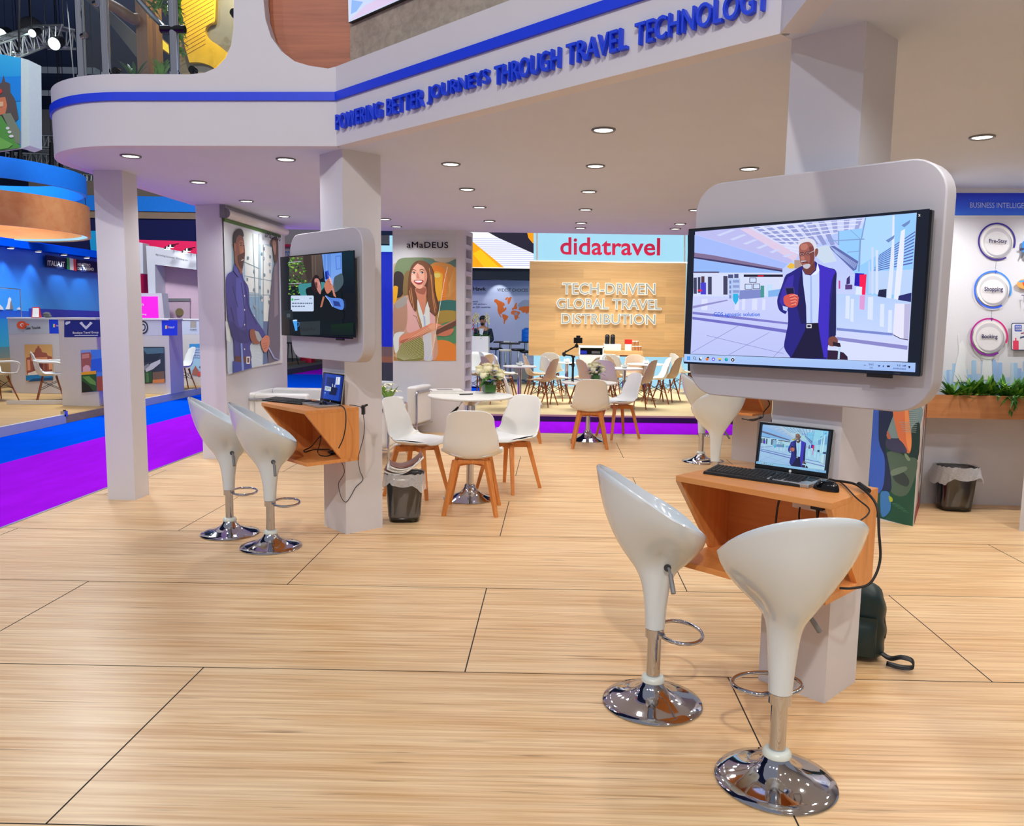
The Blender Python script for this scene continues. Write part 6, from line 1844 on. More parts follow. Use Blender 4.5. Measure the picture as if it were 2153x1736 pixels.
for k, (px, py) in enumerate(((352, 524), (359, 520), (388, 532), (394, 528))):
    p = PY(px, py, PKY - 0.95)
    t = thing('arm_spotlight', fl_[k], 'spotlight', tuple(p), 0, 'arm spotlights over the white portal')
    MB().cyl((0, 0, 0), (0, 0, 0.06), 0.075, 0.05, 16).build('head', M['steel'], t, smooth=40); MB().cyl((0, 0, -0.006), (0, 0, 0), 0.068, seg=16).build('lens', M['glowwhite'], t); MB().bar((0, 0, 0.05), (0, 0.4, 0.12), 0.02).build('arm', M['black'], t)
    if k % 2: spot_light('portal_beam', (p.x, p.y, p.z - 0.02), (p.x, PKY, p.z - 0.9), 7, math.radians(80), 0.6, (0.95, 1, 1), 0.03)
# fascia bands above
t = thing('azure_fascia', 'long azure fascia over tan and navy bands behind the left pillar', 'fascia', tuple(PY(350, 500, 21.0)))
board('azure_band', [(60, 408), (440, 415), (440, 446), (60, 440)], 21.0, 0.2, M['azure'], t)
board('tan_band', [(60, 441), (440, 446), (440, 461), (60, 456)], 21.05, 0.2, M['tan'], t); board('upper_band', [(60, 380), (440, 380), (440, 415), (60, 408)], 21.1, 0.2, mat('brown_band', (112, 100, 88), 0.7), t)
board('navy_band', [(60, 456), (440, 461), (440, 512), (60, 530)], 21.1, 0.2, M['navy'], t)
board('cyan_panel', [(187, 485), (206, 485), (207, 531), (191, 529)], 20.6, 0.1, mat('cyan_panel', (0, 170, 240), 0.5), t)

# ring signs --------------------------------------------------------------------------
RC = Vector((-10.45, 14.0, 0)); RR = 1.97
def ringsign(name, r, z0, z1, m1, label, cat, inner=None, th=0.06):
    t = thing(name, label, cat, (RC.x, RC.y, z0))
    seg = 72; h = z1 - z0
    MB().lathe([(r - th, 0), (r, 0), (r, h), (r - th, h), (r - th, 0)], seg, capb=False, capt=False).build('band', m1, t, smooth=40)
    for k in range(4):
        a = 0.6 + k * PI / 2
        MB().cyl((r * 0.97 * math.cos(a), r * 0.97 * math.sin(a), h), (r * 0.9 * math.cos(a), r * 0.9 * math.sin(a), h + 3.5), 0.007, seg=6).build('hanger', M['black'], t)
    return t
t = ringsign('ring_sign', RR, 2.95, 3.50, M['ringwood'], 'hanging round wooden canopy ring over the left stand', 'ring canopy', th=0.05)
MB().lathe([(RR - 0.13, 0.02), (RR - 0.055, 0.02), (RR - 0.055, 0.05), (RR - 0.13, 0.05), (RR - 0.13, 0.02)], 72, capb=False, capt=False).build('light_rim', M['glowblue'], t)
ringsign('ring_sign', RR - 0.03, 3.70, 4.03, M['azure'], 'hanging round azure ring above the wooden ring', 'ring canopy')
# hanging picture box -------------------------------------------------------------------
HBY = 12.2
t = thing('hanging_banner', 'hanging picture box of a castle by the sea at the top left corner', 'banner', tuple(PY(20, 318, HBY)))
board('box', [(-160, 84), (45, 122), (46, 312), (-160, 345)], HBY, 0.02, M['paint'], t)
mb = MB().prism([tuple(PY(x, y, HBY)) for x, y in ((46, 122), (60, 126), (62, 306), (46, 312))], (0, 0.3, 0)); mb.build('pale_side', mat('pale_mint_side', (220, 240, 236), 0.5), t, world=True)  # side edge of the box in its own pale mint colour
ly = [((36, 150, 232), [(-160, 84), (44, 122), (44, 310), (-160, 340)]), ((60, 176, 236), [(-160, 84), (44, 122), (44, 160), (-160, 170)], (30, 150, 230)), ((20, 130, 220), [(-160, 168), (44, 160), (44, 212), (-160, 230)]),
      ((84, 76, 76), [(-60, 205), (-10, 180), (4, 174), (8, 158), (12, 172), (22, 176), (23, 195), (30, 205), (34, 214), (40, 250), (30, 258), (-60, 270)]), ((200, 120, 84), [(-60, 214), (-20, 208), (12, 204), (16, 222), (12, 240), (-60, 252)]), ((200, 60, 50), [(-10, 196), (4, 186), (6, 194), (-8, 205)]), ((214, 176, 140), [(-40, 218), (8, 214), (8, 224), (-40, 230)]),
      ((120, 130, 110), [(6, 240), (24, 238), (44, 276), (44, 304), (32, 300), (20, 270)]), ((84, 150, 70), [(-160, 262), (4, 244), (20, 268), (34, 300), (44, 306), (44, 311), (-160, 342)]), ((226, 232, 226), ell(18, 270, 4, 3)), ((226, 232, 226), ell(22, 278, 4, 3)), ((226, 232, 226), ell(26, 287, 5, 3)), ((110, 176, 84), [(-20, 300), (0, 288), (30, 304), (20, 312), (-20, 318)])]
picture('picture', t, M['print'], ly, lambda x, y: PY(x, y, HBY), (0, -1, 0), eps=0.002)
for px in (-20, 40): MB().cyl(PY(px, 110, HBY + 0.1), PY(px, -200, HBY + 0.1), 0.015, seg=6).build('hanger', M['black'], t, world=True)

# hall shell and trusses ------------------------------------------------------------------
struct(MB().box(-34, 14, 46, 46.3, -0.1, 15).build('wall_hall', M['darkhall']))
struct(MB().box(-34.3, -34, 2, 46, -0.1, 15).build('wall_hall_left', M['darkhall']))
struct(MB().box(-34, 14, 6, 46, 15, 15.2).build('ceiling_hall', M['darkhall']))
M['beam'] = mat('roof_beam_grey', (150, 156, 164), 0.8)
area_light('hall_fill_lamp', (-14, 30, 4.0), (-16, 40, 9), 4.0, 900, (0.8, 0.88, 1.0))  # unseen fill lamp added to lift the dark hall background
def hb(pts, Y, th, m_, lab, name='hall_beam', cat='beam'):
    o = MB().prism([tuple(PY(x, y, Y)) for x, y in pts], (0, th, 0)).build(name, m_); tag(o, lab, cat); return o
hb([(-60, 4), (520, 10), (520, 22), (-60, 18)], 40, 0.4, M['beam'], 'grey roof beam along the top edge of the photo')
hb([(40, 139), (200, 142), (200, 150), (40, 148)], 38, 0.4, M['beam'], 'grey roof beam behind the hanging cable')
hb([(40, 189), (200, 191), (200, 198), (40, 196)], 38, 0.4, M['beam'], 'lower grey roof beam behind the hanging cable')
hb([(60, 230), (220, 230), (220, 690), (60, 690)], 42, 0.4, mat('grey_cladding', (104, 104, 106), 0.9), 'pale grey wall cladding beneath the roof beams', 'hall_cladding', 'cladding')
def truss(name, label, A, B, w, n, r=0.025):
    A, B = Vector(A), Vector(B); d = (B - A); L = d.length; d.normalize()
    s = d.cross(Vector((0, 0, 1))).normalized(); u = s.cross(d).normalized()
    t = thing(name, label, 'truss', tuple(A))
    inv = -A
    cor = [(s * a + u * b) * (w / 2) for a, b in ((-1, -1), (1, -1), (1, 1), (-1, 1))]
    mb = MB()
    for c in cor: mb.tube([c, c + d * L], r, 6)
    mb.build('chords', M['truss'], t, smooth=60)
    mb = MB()
    for k in range(n):
        a, b = d * (L * k / n), d * (L * (k + 1) / n)
        for i in range(4):
            p, q = cor[i], cor[(i + 1) % 4]
            if k % 2: p, q = q, p
            mb.tube([a + p, b + q], r * 0.6, 5); mb.tube([a + cor[i], a + cor[(i + 1) % 4]], r * 0.6, 5)
    mb.build('lattice', M['truss'], t, smooth=60)
    for k in (0.2, 0.8):
        q = d * (L * k); MB().tube([q + Vector((0, 0, w / 2)), q + Vector((0, 0, 15.0 - A.z))], 0.012, 5).build('hanger_wire', M['black'], t)
    return t
truss('box_truss', 'aluminium lighting truss with bright lamps above the hanging picture', PY(-60, 128, 15), PY(96, 72, 17.5), 0.34, 12)
truss('box_truss', 'short aluminium truss corner beside the balcony glass', PY(84, 78, 17.5), PY(148, 78, 17.0), 0.36, 5)
truss('box_truss', 'far aluminium truss below the grey cladding', PY(20, 297, 26), PY(160, 301, 26), 0.36, 14, 0.03)
truss('box_truss', 'lower far aluminium truss above the azure ring', PY(20, 334, 27), PY(170, 340, 27), 0.36, 14, 0.03)
truss('box_truss', 'far aluminium truss beside the left pillar', PY(165, 378, 25), PY(215, 384, 25), 0.36, 6, 0.03)
tl = ['bright lamp at the very left edge of the lighting truss', 'bright lamp in the truss corner beside the balcony glass', 'small bright lamp in the middle of the lighting truss', 'lamp glowing under the lighting truss above the hanging picture']
for k, (px, py, r) in enumerate(((2, 74, 0.14), (114, 92, 0.13), (68, 70, 0.08), (30, 118, 0.10))):
    p = PY(px, py, 16.6)
    t = thing('truss_lamp', tl[k], 'stage lamp', tuple(p), 0, 'lamps on the lighting truss')
    MB().cyl((0, 0, 0), (0, 0.22, 0.12), r, r * 0.8, 16).build('housing', M['black'], t, smooth=40)
    mb = MB().cyl((0, -0.012, -0.006), (0, -0.002, -0.001), r * 0.92, seg=16); mb.build('lens', emis('lamp_lens_%d' % k, (226, 255, 250), 4.0), t)
t = thing('hoist_cable', 'thin hoist cable with a black lifting sling left of the curved canopy', 'cable', tuple(PY(127, 262, 22)))
e = PY(127, 262, 22); MB().tube([(e.x, e.y, 15.0), e], 0.014, 6).build('cable', M['black'], t, world=True)
for a in ((117, 289), (137, 289)): MB().tube([e, PY(a[0], a[1], 22)], 0.04, 6).build('sling', M['black'], t, world=True)
MB().ball(tuple(e), 0.08).build('hook', M['steel'], t, world=True)
for k, (px, y0, y1) in enumerate(((108, 300, 348), (128, 300, 356), (25, 300, 352), (42, 300, 352))):
    a = PY(px, y1, 24); b = PY(px, y0, 24); mb = MB().tube([(b.x, b.y, b.z), a], 0.06, 6); mb.tube([(b.x, b.y, 15.0), b], 0.006, 5); o = mb.build('cable_drop', M['black']); tag(o, ['left of two black cable drops under the hoist sling', 'right of two black cable drops under the hoist sling', 'black cable drop below the hanging picture, the left one', 'black cable drop below the hanging picture, the right one'][k], 'cable')
e = PY(64, 58, 24)
t = thing('high_bay_lamp', 'grey dome hall lamp above the lighting truss', 'hall lamp', tuple(e))
MB().ball((0, 0, 0), 0.36, 0.3, 0.3, 16, 8).build('dome', M['hallgrey'], t, smooth=60); MB().tube([(0, 0, 0.25), (0, 0, 15.0 - e.z)], 0.02, 6).build('cord', M['black'], t)
# ================================================================== balcony above the canopy
struct(MB().box(-3.8, 7.0, 6.6, 10.8, 3.10, 3.16).build('floor_upper', M['ceil']))
EY = 5.66
def edge_pt(px, r=0.845):
    """point on the balcony edge seen at this column of the photo"""
    best = None
    path_ = [(-3.02 + r * math.cos(math.radians(180 + 90 * k / 60)), 6.52 + r * math.sin(math.radians(180 + 90 * k / 60))) for k in range(61)]
    path_ += [(-3.02 + k * 0.02, 6.52 - r) for k in range(1, 45)]
    for x, y in path_:
        v = CAMROT.transposed() @ (Vector((x, y, 3.5)) - CAMLOC)
        u = IMG_W / 2 + FOCAL_PX * v.x / -v.z
        if best is None or abs(u - px) < best[0]: best = (abs(u - px), x, y)
    return best[1], best[2]
GB, GT = T_TOP - 0.01, 4.3
pp = [edge_pt(q) for q in (170, 221, 366)]
BAL = thing('glass_balustrade', 'glass balustrade with chrome posts along the curved edge above the canopy', 'balustrade', (pp[2][0], pp[2][1], GB))
for k, (x, y) in enumerate(pp):
    r = 0.031 if k < 2 else 0.034
    mb = MB().cyl((x, y, GB - 0.002), (x, y, GT), r, seg=20); mb.cyl((x, y, GB), (x, y, GB + 0.03), r + 0.01, seg=20)
    po = mb.build('post', M['chrome'], BAL, smooth=40, world=True)
    if k == 2:
        z = PY(367, 61, 5.66).z
        MB().tube([(x - 0.085, y - 0.01, z), (x + 0.085, y - 0.01, z)], 0.026, 12).build('glass_clamp', M['blackgloss'], po, smooth=50, world=True)
    else:
        z = PY(172, 82 if k == 0 else 22, 5.8).z
        MB().tube([(x + (0.02 if k == 0 else -0.055), y - 0.01, z), (x + (0.055 if k == 0 else -0.02), y - 0.03, z)], 0.022, 12).build('glass_clamp', M['chrome'], po, smooth=50, world=True)
def pane(a, b):
    a, b = Vector((a[0], a[1], 0)), Vector((b[0], b[1], 0)); d = (b - a).normalized(); a = a + d * 0.04; b = b - d * 0.04; n = Vector((-d.y, d.x, 0)) * 0.006
    z0, z1 = GB + 0.03, GT
    MB().hexa([a - n + Vector((0, 0, z0)), b - n + Vector((0, 0, z0)), b + n + Vector((0, 0, z0)), a + n + Vector((0, 0, z0))], [a - n + Vector((0, 0, z1)), b - n + Vector((0, 0, z1)), b + n + Vector((0, 0, z1)), a + n + Vector((0, 0, z1))]).build('glass_pane', M['glass'], BAL, world=True)
pane(pp[0], pp[1]); pane(pp[1], pp[2])
MB().prism([tuple(PY(x, y, 5.67)) for x, y in ((381, -150), (489, -150), (489, 60), (484, 92), (472, 119), (453, 139), (430, 150), (381, 152))], (0, 0.012, 0)).build('glass_pane', M['glass'], BAL, world=True)
for k, (px, py) in enumerate(((244, 150), (405, 147), (492, 27))):
    p = PY(px, py, 5.655 if k else 5.68)
    mb = MB().cyl(p + Vector((0, -0.012, 0)), p + Vector((0, 0.03, 0)), 0.026, seg=18); mb.box(p.x - 0.012, p.x + 0.012, p.y - 0.016, p.y + 0.02, p.z - 0.03, p.z)
    mb.build('glass_bracket', M['blackgloss'], BAL, smooth=40, world=True)
# things on the balcony
DY_ = 8.0
t = thing('feature_wall', 'amber yellow panelled wall with a wavy grey shape behind the balcony glass', 'wall panel', (PY(440, 130, DY_).x, DY_, 3.16))
board('grey_shape', [(372, -160), (520, -160), (520, 175), (372, 175)], DY_ + 0.05, 0.06, mat('satin_grey', (136, 128, 112), 0.3, 0.2), t)
yl = smooth_pts([(454, 0), (453, 24), (451, 46), (440, 50), (432, 60), (433, 72), (441, 83), (456, 93), (470, 104), (482, 118), (470, 138), (455, 145), (440, 137), (420, 131), (398, 131)], 4)
board('yellow_panel', [(378, -160), (458, -160)] + [tuple(q[:2]) for q in yl] + [(388, 96), (383, 60), (380, 0)], DY_, 0.05, M['gold'], t)
mb = MB()
for k in range(26):
    a = PY(380 + k * 0.0, -40 + k * 9, DY_ - 0.001); b = PY(470, -92 + k * 9, DY_ - 0.001)
    if 12 < -40 + k * 9 < 128 and k < 30:
        x1 = 450 if -92 + k * 9 < 40 else 432
        b = PY(x1, -40 + k * 9 - (x1 - 380) * 0.58, DY_ - 0.001); mb.tube([a, b], 0.0025, 4)
mb.build('panel_grooves', mat('groove_brown', (150, 96, 6), 0.6), t, world=True)
spot_light('feature_wall_light', PY(420, -120, 7.4), PY(420, 60, DY_), 60, math.radians(90), 0.6, (1, 0.85, 0.5), 0.05)
M['postwood'] = wood('brown_post_wood', (104, 72, 52), (150, 108, 80), 0.5, 'Z', 0.8, 0.3)
for k, (x0, x1, Y) in enumerate(((289, 300, 7.6), (301, 319, 7.7))):
    a, b = PY(x0, 155, Y), PY(x1, -200, Y)
    o = MB().box(a.x, b.x, Y, Y + 0.12, 3.16, b.z).build('timber_post', M['postwood'], bevel=0.004); tag(o, ['narrow dark brown timber post behind the wide balcony pane', 'broader brown timber post behind the balcony clamp'][k], 'post')
o = MB().tube([PY(262, -60, 7.3), PY(284, -8, 7.3), PY(322, 34, 7.2), PY(332, 44, 7.2), PY(345, 58, 7.1)], 0.024, 12).build('stair_handrail', M['steel'], smooth=60); tag(o, 'grey stair handrail sloping down behind the balcony glass', 'handrail')
o = MB().tube([PY(226, 6, 7.5), PY(250, 20, 7.5), PY(270, 34, 7.5), PY(280, 40, 7.55), PY(292, 40, 7.58)], 0.05, 12).build('lower_handrail', M['postwood'], smooth=60); tag(o, 'dark curved stair rail joining the timber post', 'handrail')
o = MB().prism([tuple(PY(x, y, 8.3)) for x, y in ((150, -60), (228, 20), (330, 112), (352, 160), (318, 160), (228, 46), (150, -30))], (0, 0.05, 0)).build('stair_stringer', M['hallgrey']); tag(o, 'pale stair stringer sloping behind the wide balcony pane', 'stair')
t = thing('stair_light', 'glowing amber strip light under the balcony stair', 'strip light', tuple(PY(335, 90, 7.85)))
board('diffuser', [(319, 64), (350, 92), (352, 110), (320, 86)], 7.85, 0.04, emis('amber_strip', (255, 214, 60), 1.6, 0.3), t); board('frame', [(317, 60), (351, 90), (353, 114), (318, 90)], 7.90, 0.05, M['postwood'], t)
rnd = random.Random(21)
for k, (px, py, n, up) in enumerate(((283, 152, 12, 1), (336, 152, 22, 1), (338, -6, 60, -1), (374, -10, 40, -1))):
    p = PY(px, py, 7.45); 
    t = thing('balcony_plant', ['slender green plant at the foot of the dark timber post', 'bright green spiky plant at the foot of the balcony clamp post', 'leafy plant hanging into the top edge beside the clamp post', 'foliage hanging along the edge of the amber wall'][k], 'plant', tuple(p))
    mb = MB()
    for i in range(n):
        a = rnd.random() * 6.28
        if up > 0: leafblade(mb, (rnd.uniform(-0.05, 0.05), 0, -0.03), (math.cos(a) * 0.6, math.sin(a) * 0.6, 1.1), rnd.uniform(0.12, 0.24), 0.016, 0.3)
        else: leafblade(mb, (rnd.uniform(-0.09, 0.09) if k == 2 else rnd.uniform(-0.01, 0.02), 0, rnd.uniform(-0.12, 0.1) if k == 2 else rnd.uniform(-0.5, 0.1)), (math.cos(a), math.sin(a) * 0.5, rnd.uniform(-1, 0.6)), rnd.uniform(0.05, 0.10), 0.02, 0.3)
    mb.build('leaves', M['leaf2'] if k else M['leaf'], t)
# lettering on the slanted fascia ---------------------------------------------------
t = thing('fascia_sign', 'royal blue raised letters along the slanted white fascia', 'sign', tuple(CORN + Vector((0, 0, 2.8))))
fo = CORN + FN * 0.004
def FP(px, py): return PP(px, py, fo, FN)
WORDS = [('POWERING', 0.030, 0.556), ('BETTER', 0.612, 0.976), ('JOURNEYS', 1.016, 1.546), ('THROUGH', 1.592, 2.066), ('TRAVEL', 2.110, 2.484), ('TECHNOLOGY', 2.530, 3.195)]
fd = (RIGHTEND - CORN).normalized()
for s, a, b in WORDS:
    A, B, C = fo + fd * a + Vector((0, 0, 2.836)), fo + fd * b + Vector((0, 0, 2.836)), fo + fd * a + Vector((0, 0, 2.936))
    lettering('word', t, M['blueletter'], s, A, B, C, depth=0.026, bold=0.008, nrm=FN)
# video screen in the grey wood wall
wo = a_front = CORN + fn * 0.115 + FN * 0.03
def WP(px, py): return PP(px, py, wo, FN)
t = thing('facade_screen', 'bright video screen set in the grey wood wall above the lettering', 'screen', tuple(WP(733, 48)))
MB().prism([WP(731, -60), WP(733, 48), WP(842, 0), WP(960, -52), WP(960, -160)], fn * 0.03).build('casing', M['black'], t, world=True)
picture('display', t, M['screen'], [((176, 206, 250), [(731, -60), (733, 47), (842, -1), (960, -52), (960, -160)], (214, 226, 252)), ((226, 206, 240), [(735, 44), (770, 10), (790, 0), (838, -1)]), ((150, 190, 250), [(740, 0), (764, 4), (750, 24), (738, 30)])], WP, FN)
# ================================================================== pictures, posters and screens
def tr(ox, oy, s):
    return lambda *p: [(ox + x * s, oy + y * s) for x, y in p]
def trl(ox, oy, s, *pts_w):
    pass
T1 = tr(1436, 430, 0.2131); T2 = tr(1690, 430, 0.2131)
def R1(x0, y0, x1, y1): return T1((x0, y0), (x1, y0), (x1, y1), (x0, y1))
def R2(x0, y0, x1, y1): return T2((x0, y0), (x1, y0), (x1, y1), (x0, y1))
def L1(w, *p): return T1(*ln(w, *p))
def L2(w, *p): return T2(*ln(w, *p))
def C(T, *p): return T(*[q[:2] for q in smooth_pts(list(p), 4, True)])
tv = []
tv.append(((12, 22, 40), [(1448, 485), (1955, 438.5), (1932, 790), (1438, 764)]))
body = T1((120, 270)) + T2((1115, 80), (1025, 1550)) + T1((80, 1472))
tv.append(((176, 196, 252), body, (214, 220, 255)))
# ceiling of the hall
tv.append(((190, 190, 242), T1((120, 268), (640, 222), (1150, 500), (1040, 582), (430, 388), (120, 292))))
tv.append(((224, 204, 232), T1((560, 240), (690, 230), (1140, 500), (1096, 560))))
for k in range(6):
    x = 330 + 130 * k; tv.append(((206, 214, 250), T1((x, 300 + 42 * k), (x + 34, 312 + 42 * k), (x + 190 - 18 * k, 250 + 48 * k), (x + 150 - 18 * k, 245 + 48 * k))))
tv.append(((214, 220, 252), T1((640, 222), (1192, 176), (1192, 400), (1150, 500))))
tv.append(((206, 214, 252), T2((-20, 176), (612, 128), (575, 235), (350, 262), (230, 330), (130, 400), (-20, 400))))
for k in range(7):      # ribs
    x = 690 + 110 * k
    tv.append(((148, 156, 214), T1((x, 225 - 6 * k), (x + 62, 220 - 6 * k), (x + 330 - 30 * k, 380 + 2 * k), (x + 290 - 30 * k, 392 + 2 * k))))
for k in range(8):
    y = 236 + 30 * k
    tv.append(((226, 230, 255), T1((720 + 48 * k, y), (1192, y - 60 + 16 * k), (1192, y - 48 + 16 * k), (720 + 48 * k, y + 9))))
for k in range(5):
    x = 20 + 125 * k; tv.append(((160, 168, 220), T2((x, 178 - 9 * k), (x + 60, 174 - 9 * k), (x + 110 - 22 * k, 300 - 14 * k), (x + 70 - 22 * k, 312 - 14 * k))))
for k in range(4):
    y = 195 + 38 * k; tv.append(((228, 232, 255), L2(9, (0, y + 10), (300 - 20 * k, y - 22), (590 - 50 * k, y - 40))))
# glazed right side
tv.append(((150, 206, 255), T2((352, 262), (575, 235), (612, 128), (1113, 84), (1062, 960), (620, 885), (480, 640), (345, 420))))
tv.append(((176, 218, 255), T2((620, 130), (890, 106), (860, 420), (560, 600), (560, 360))))
for p, q, w in (((345, 260), (345, 400), 12), ((240, 360), (600, 340), 10), ((250, 310), (350, 400), 6), ((460, 250), (560, 340), 5), ((560, 340), (545, 660), 16), ((612, 128), (570, 345), 12), ((430, 470), (560, 458), 7)): tv.append(((130, 160, 214), L2(w, p, q)))
tv.append(((96, 108, 176), T2((245, 415), (300, 405), (540, 560), (520, 640), (490, 655))))
for k in range(5): tv.append(((170, 190, 240), L2(5, (262 + 12 * k, 412 + 14 * k), (530 - 6 * k, 590 + 10 * k))))
tv.append(((206, 220, 240), T2((130, 420), (250, 400), (330, 560), (200, 580), (130, 520))))
for k in range(10):
    tv.append(((92, 104, 190), T2((745 - 6 * k, 500 + 17 * k), (1102 - 3 * k, 262 + 34 * k), (1101 - 3 * k, 276 + 34 * k), (744 - 6 * k, 508 + 17 * k))))
tv.append(((190, 214, 252), T2((640, 660), (1080, 640), (1064, 900), (640, 870))))
for x0, x1, y0, y1, c in ((670, 690, 420, 885, (206, 222, 255)), (712, 736, 450, 885, (216, 228, 255)), (640, 655, 560, 880, (190, 210, 250))): tv.append((c, R2(x0, y0, x1, y1)))
tv.append(((226, 234, 255), T2((880, 108), (898, 106), (895, 560), (862, 972), (815, 968), (848, 640), (870, 380))))
tv.append(((232, 238, 255), T2((962, 262), (1002, 240), (985, 560), (942, 968), (888, 965), (925, 560))))
for x, y in ((985, 205), (830, 355)): tv.append(((110, 140, 200), T2((x - 20, y), (x + 30, y - 30), (x + 70, y - 55), (x + 60, y - 20), (x + 10, y + 20))))
tv.append(((30, 30, 70), T2((745, 842), (820, 832), (815, 935), (728, 918)))); tv.append(((40, 40, 110), T2((940, 900), (1066, 868), (1060, 968), (930, 955))))
# left shops
tv.append(((166, 188, 252), T1((118, 300), (430, 392), (1040, 585), (980, 640), (300, 500), (116, 472))))
tv.append(((132, 112, 150), T1((116, 474), (300, 500), (985, 632), (985, 650), (300, 545), (113, 520))))
tv.append(((58, 54, 104), T1((113, 516), (300, 542), (985, 648), (985, 664), (300, 560), (112, 530))))
tv.append(((150, 186, 250), T1((112, 532), (300, 562), (985, 664), (985, 690), (108, 690))))
tv.append(((214, 222, 250), R1(106, 672, 990, 905)))
for a in ((108, 720, 140, 880), (150, 715, 176, 870), (250, 712, 288, 886), (402, 704, 444, 888)): tv.append(((62, 64, 96), R1(*a)))
tv.append(((84, 54, 70), R1(184, 708, 216, 770))); tv.append(((70, 60, 210), R1(178, 770, 232, 886))); tv.append(((230, 30, 60), R1(150, 838, 192, 856)))
tv.append(((96, 92, 130), R1(105, 660, 360, 676)))
for a in ((450, 690, 500, 726), (510, 684, 552, 724)): tv.append(((70, 80, 130), R1(*a)))
tv.append(((180, 202, 244), R1(455, 730, 568, 940)))
for k in range(4): tv.append(((120, 136, 190), R1(462, 750 + 48 * k, 480, 780 + 48 * k))); tv.append(((140, 156, 210), R1(498, 745 + 50 * k, 560, 770 + 50 * k)))
tv.append(((24, 20, 50), R1(604, 690, 990, 714))); tv.append(((230, 20, 60), R1(742, 698, 800, 710)))
for a in ((660, 720, 730, 772), (615, 782, 690, 838), (697, 780, 765, 834)): tv.append(((40, 40, 90), R1(*a))); tv.append(((206, 222, 255), R1(a[0] + 6, a[1] + 6, a[2] - 6, a[3] - 6)))
tv.append(((126, 138, 204), T1((566, 846), (770, 838), (770, 920), (560, 936)))); tv.append(((70, 150, 150), R1(770, 800, 806, 925))); tv.append(((196, 224, 252), R1(826, 790, 890, 930)))
tv.append(((130, 180, 240), T1((846, 850), (985, 830), (985, 900), (846, 935))))
# floor
tv.append(((204, 210, 252), T1((104, 905), (560, 936), (985, 900), (1192, 890), (1192, 1510), (80, 1472)), (190, 198, 250)))
tv.append(((184, 210, 252), T2((0, 890), (330, 880), (620, 885), (1062, 962), (1035, 1320), (330, 1240), (0, 1200)), (200, 216, 255)))
for x, w, y in ((420, 40, 900), (470, 30, 930), (640, 50, 910), (760, 40, 980), (840, 36, 1040)): tv.append(((222, 232, 255), T2((x, y), (x + w, y), (x + w - 6, y + 230), (x - 6, y + 220))))
for x, w in ((190, 60), (520, 40), (590, 30), (690, 50), (790, 30)): tv.append(((220, 226, 255), T1((x, 930), (x + w, 930), (x + w - 4, 1040), (x - 4, 1040))))
tv.append(((146, 142, 204), T1((102, 1000), (440, 938), (452, 948), (102, 1024))))
tv.append(((124, 122, 204), T1((101, 1056), (500, 1098), (1040, 1162), (1040, 1182), (480, 1122), (100, 1080))))
tv.append(((112, 110, 198), T1((98, 1106), (600, 1172), (1040, 1236), (1036, 1268), (590, 1200), (98, 1132))))
for p in (((90, 1460), (560, 1190)), ((460, 1480), (860, 1260)), ((240, 1290), (620, 1380), (1000, 1470)), ((900, 1500), (1010, 1390))): tv.append(((130, 130, 196), L1(4, *p)))
tv.append(((40, 180, 232), T1((502, 880), (550, 880), (552, 945), (526, 988), (500, 945))))
tv.append(((124, 138, 210), T2((330, 1214), (885, 1268), (880, 1292), (330, 1240)))); tv.append(((140, 138, 204), T2((330, 1304), (1030, 1392), (1026, 1432), (330, 1336))))
tv.append(((216, 224, 255), T2((330, 1338), (1026, 1434), (1022, 1550), (330, 1530))))
tv.append(((30, 20, 180), T2((512, 676), (602, 680), (592, 812), (504, 800)))); tv.append(((252, 24, 84), T2((556, 692), (626, 688), (612, 890), (580, 890), (577, 812), (556, 810))))
tv.append(((222, 236, 255), T2((524, 812), (582, 812), (576, 892), (515, 888)))); tv.append(((224, 160, 220), T2((560, 898), (612, 895), (602, 1040), (556, 1030))))
tv.append(((90, 60, 130), T2((415, 790), (485, 790), (485, 835), (415, 838)))); tv.append(((60, 40, 110), T2((430, 730), (460, 700), (462, 780), (425, 790)))); tv.append(((200, 70, 150), R2(350, 750, 366, 830)))
tv.append(((234, 232, 252), T2((905, 976), (1060, 980), (1036, 1330), (960, 1318), (886, 1278)))); tv.append(((190, 186, 224), T2((1000, 980), (1060, 980), (1036, 1330), (990, 1322)))); tv.append(((60, 50, 90), L2(8, (886, 1282), (960, 1322), (1036, 1334))))
tv.append(((238, 190, 60), T1((1030, 615), (1070, 574), (1108, 590), (1100, 632), (1060, 632)))); tv.append(((176, 150, 140), R1(1106, 548, 1175, 630)))
# the man
tv.append(((44, 20, 52), T2((236, 1436), (330, 1440), (400, 1460), (438, 1500), (440, 1532), (236, 1522))))
tv.append(((186, 214, 240), T2((350, 1395), (368, 1400), (360, 1522), (340, 1520))))
tv.append(((34, 30, 130), C(T2, (-12, 605), (-120, 668), (-172, 700), (-205, 790), (-245, 900), (-255, 965), (-235, 1040), (-175, 1078), (-152, 1045), (-150, 1180), (-172, 1290), (-186, 1410), (-130, 1500), (-124, 1514), (60, 1516), (232, 1522), (246, 1392), (318, 1296), (326, 1100), (326, 800), (325, 655), (240, 620), (150, 585), (110, 560), (30, 600))))
tv.append(((62, 42, 196), T2((150, 588), (240, 620), (322, 655), (285, 740), (262, 900), (250, 1300), (236, 1512), (205, 1500), (176, 1340), (150, 1180), (152, 900), (162, 690))))
tv.append(((24, 24, 84), T2((300, 700), (326, 670), (324, 1290), (262, 1312), (258, 1180), (285, 880))))
tv.append(((22, 20, 86), T2((-12, 640), (-5, 760), (30, 1000), (32, 1170), (-20, 1180), (-60, 1000), (-40, 760))))
tv.append(((58, 44, 170), T2((-150, 720), (-90, 690), (-110, 900), (-200, 1000), (-235, 960), (-200, 820))))
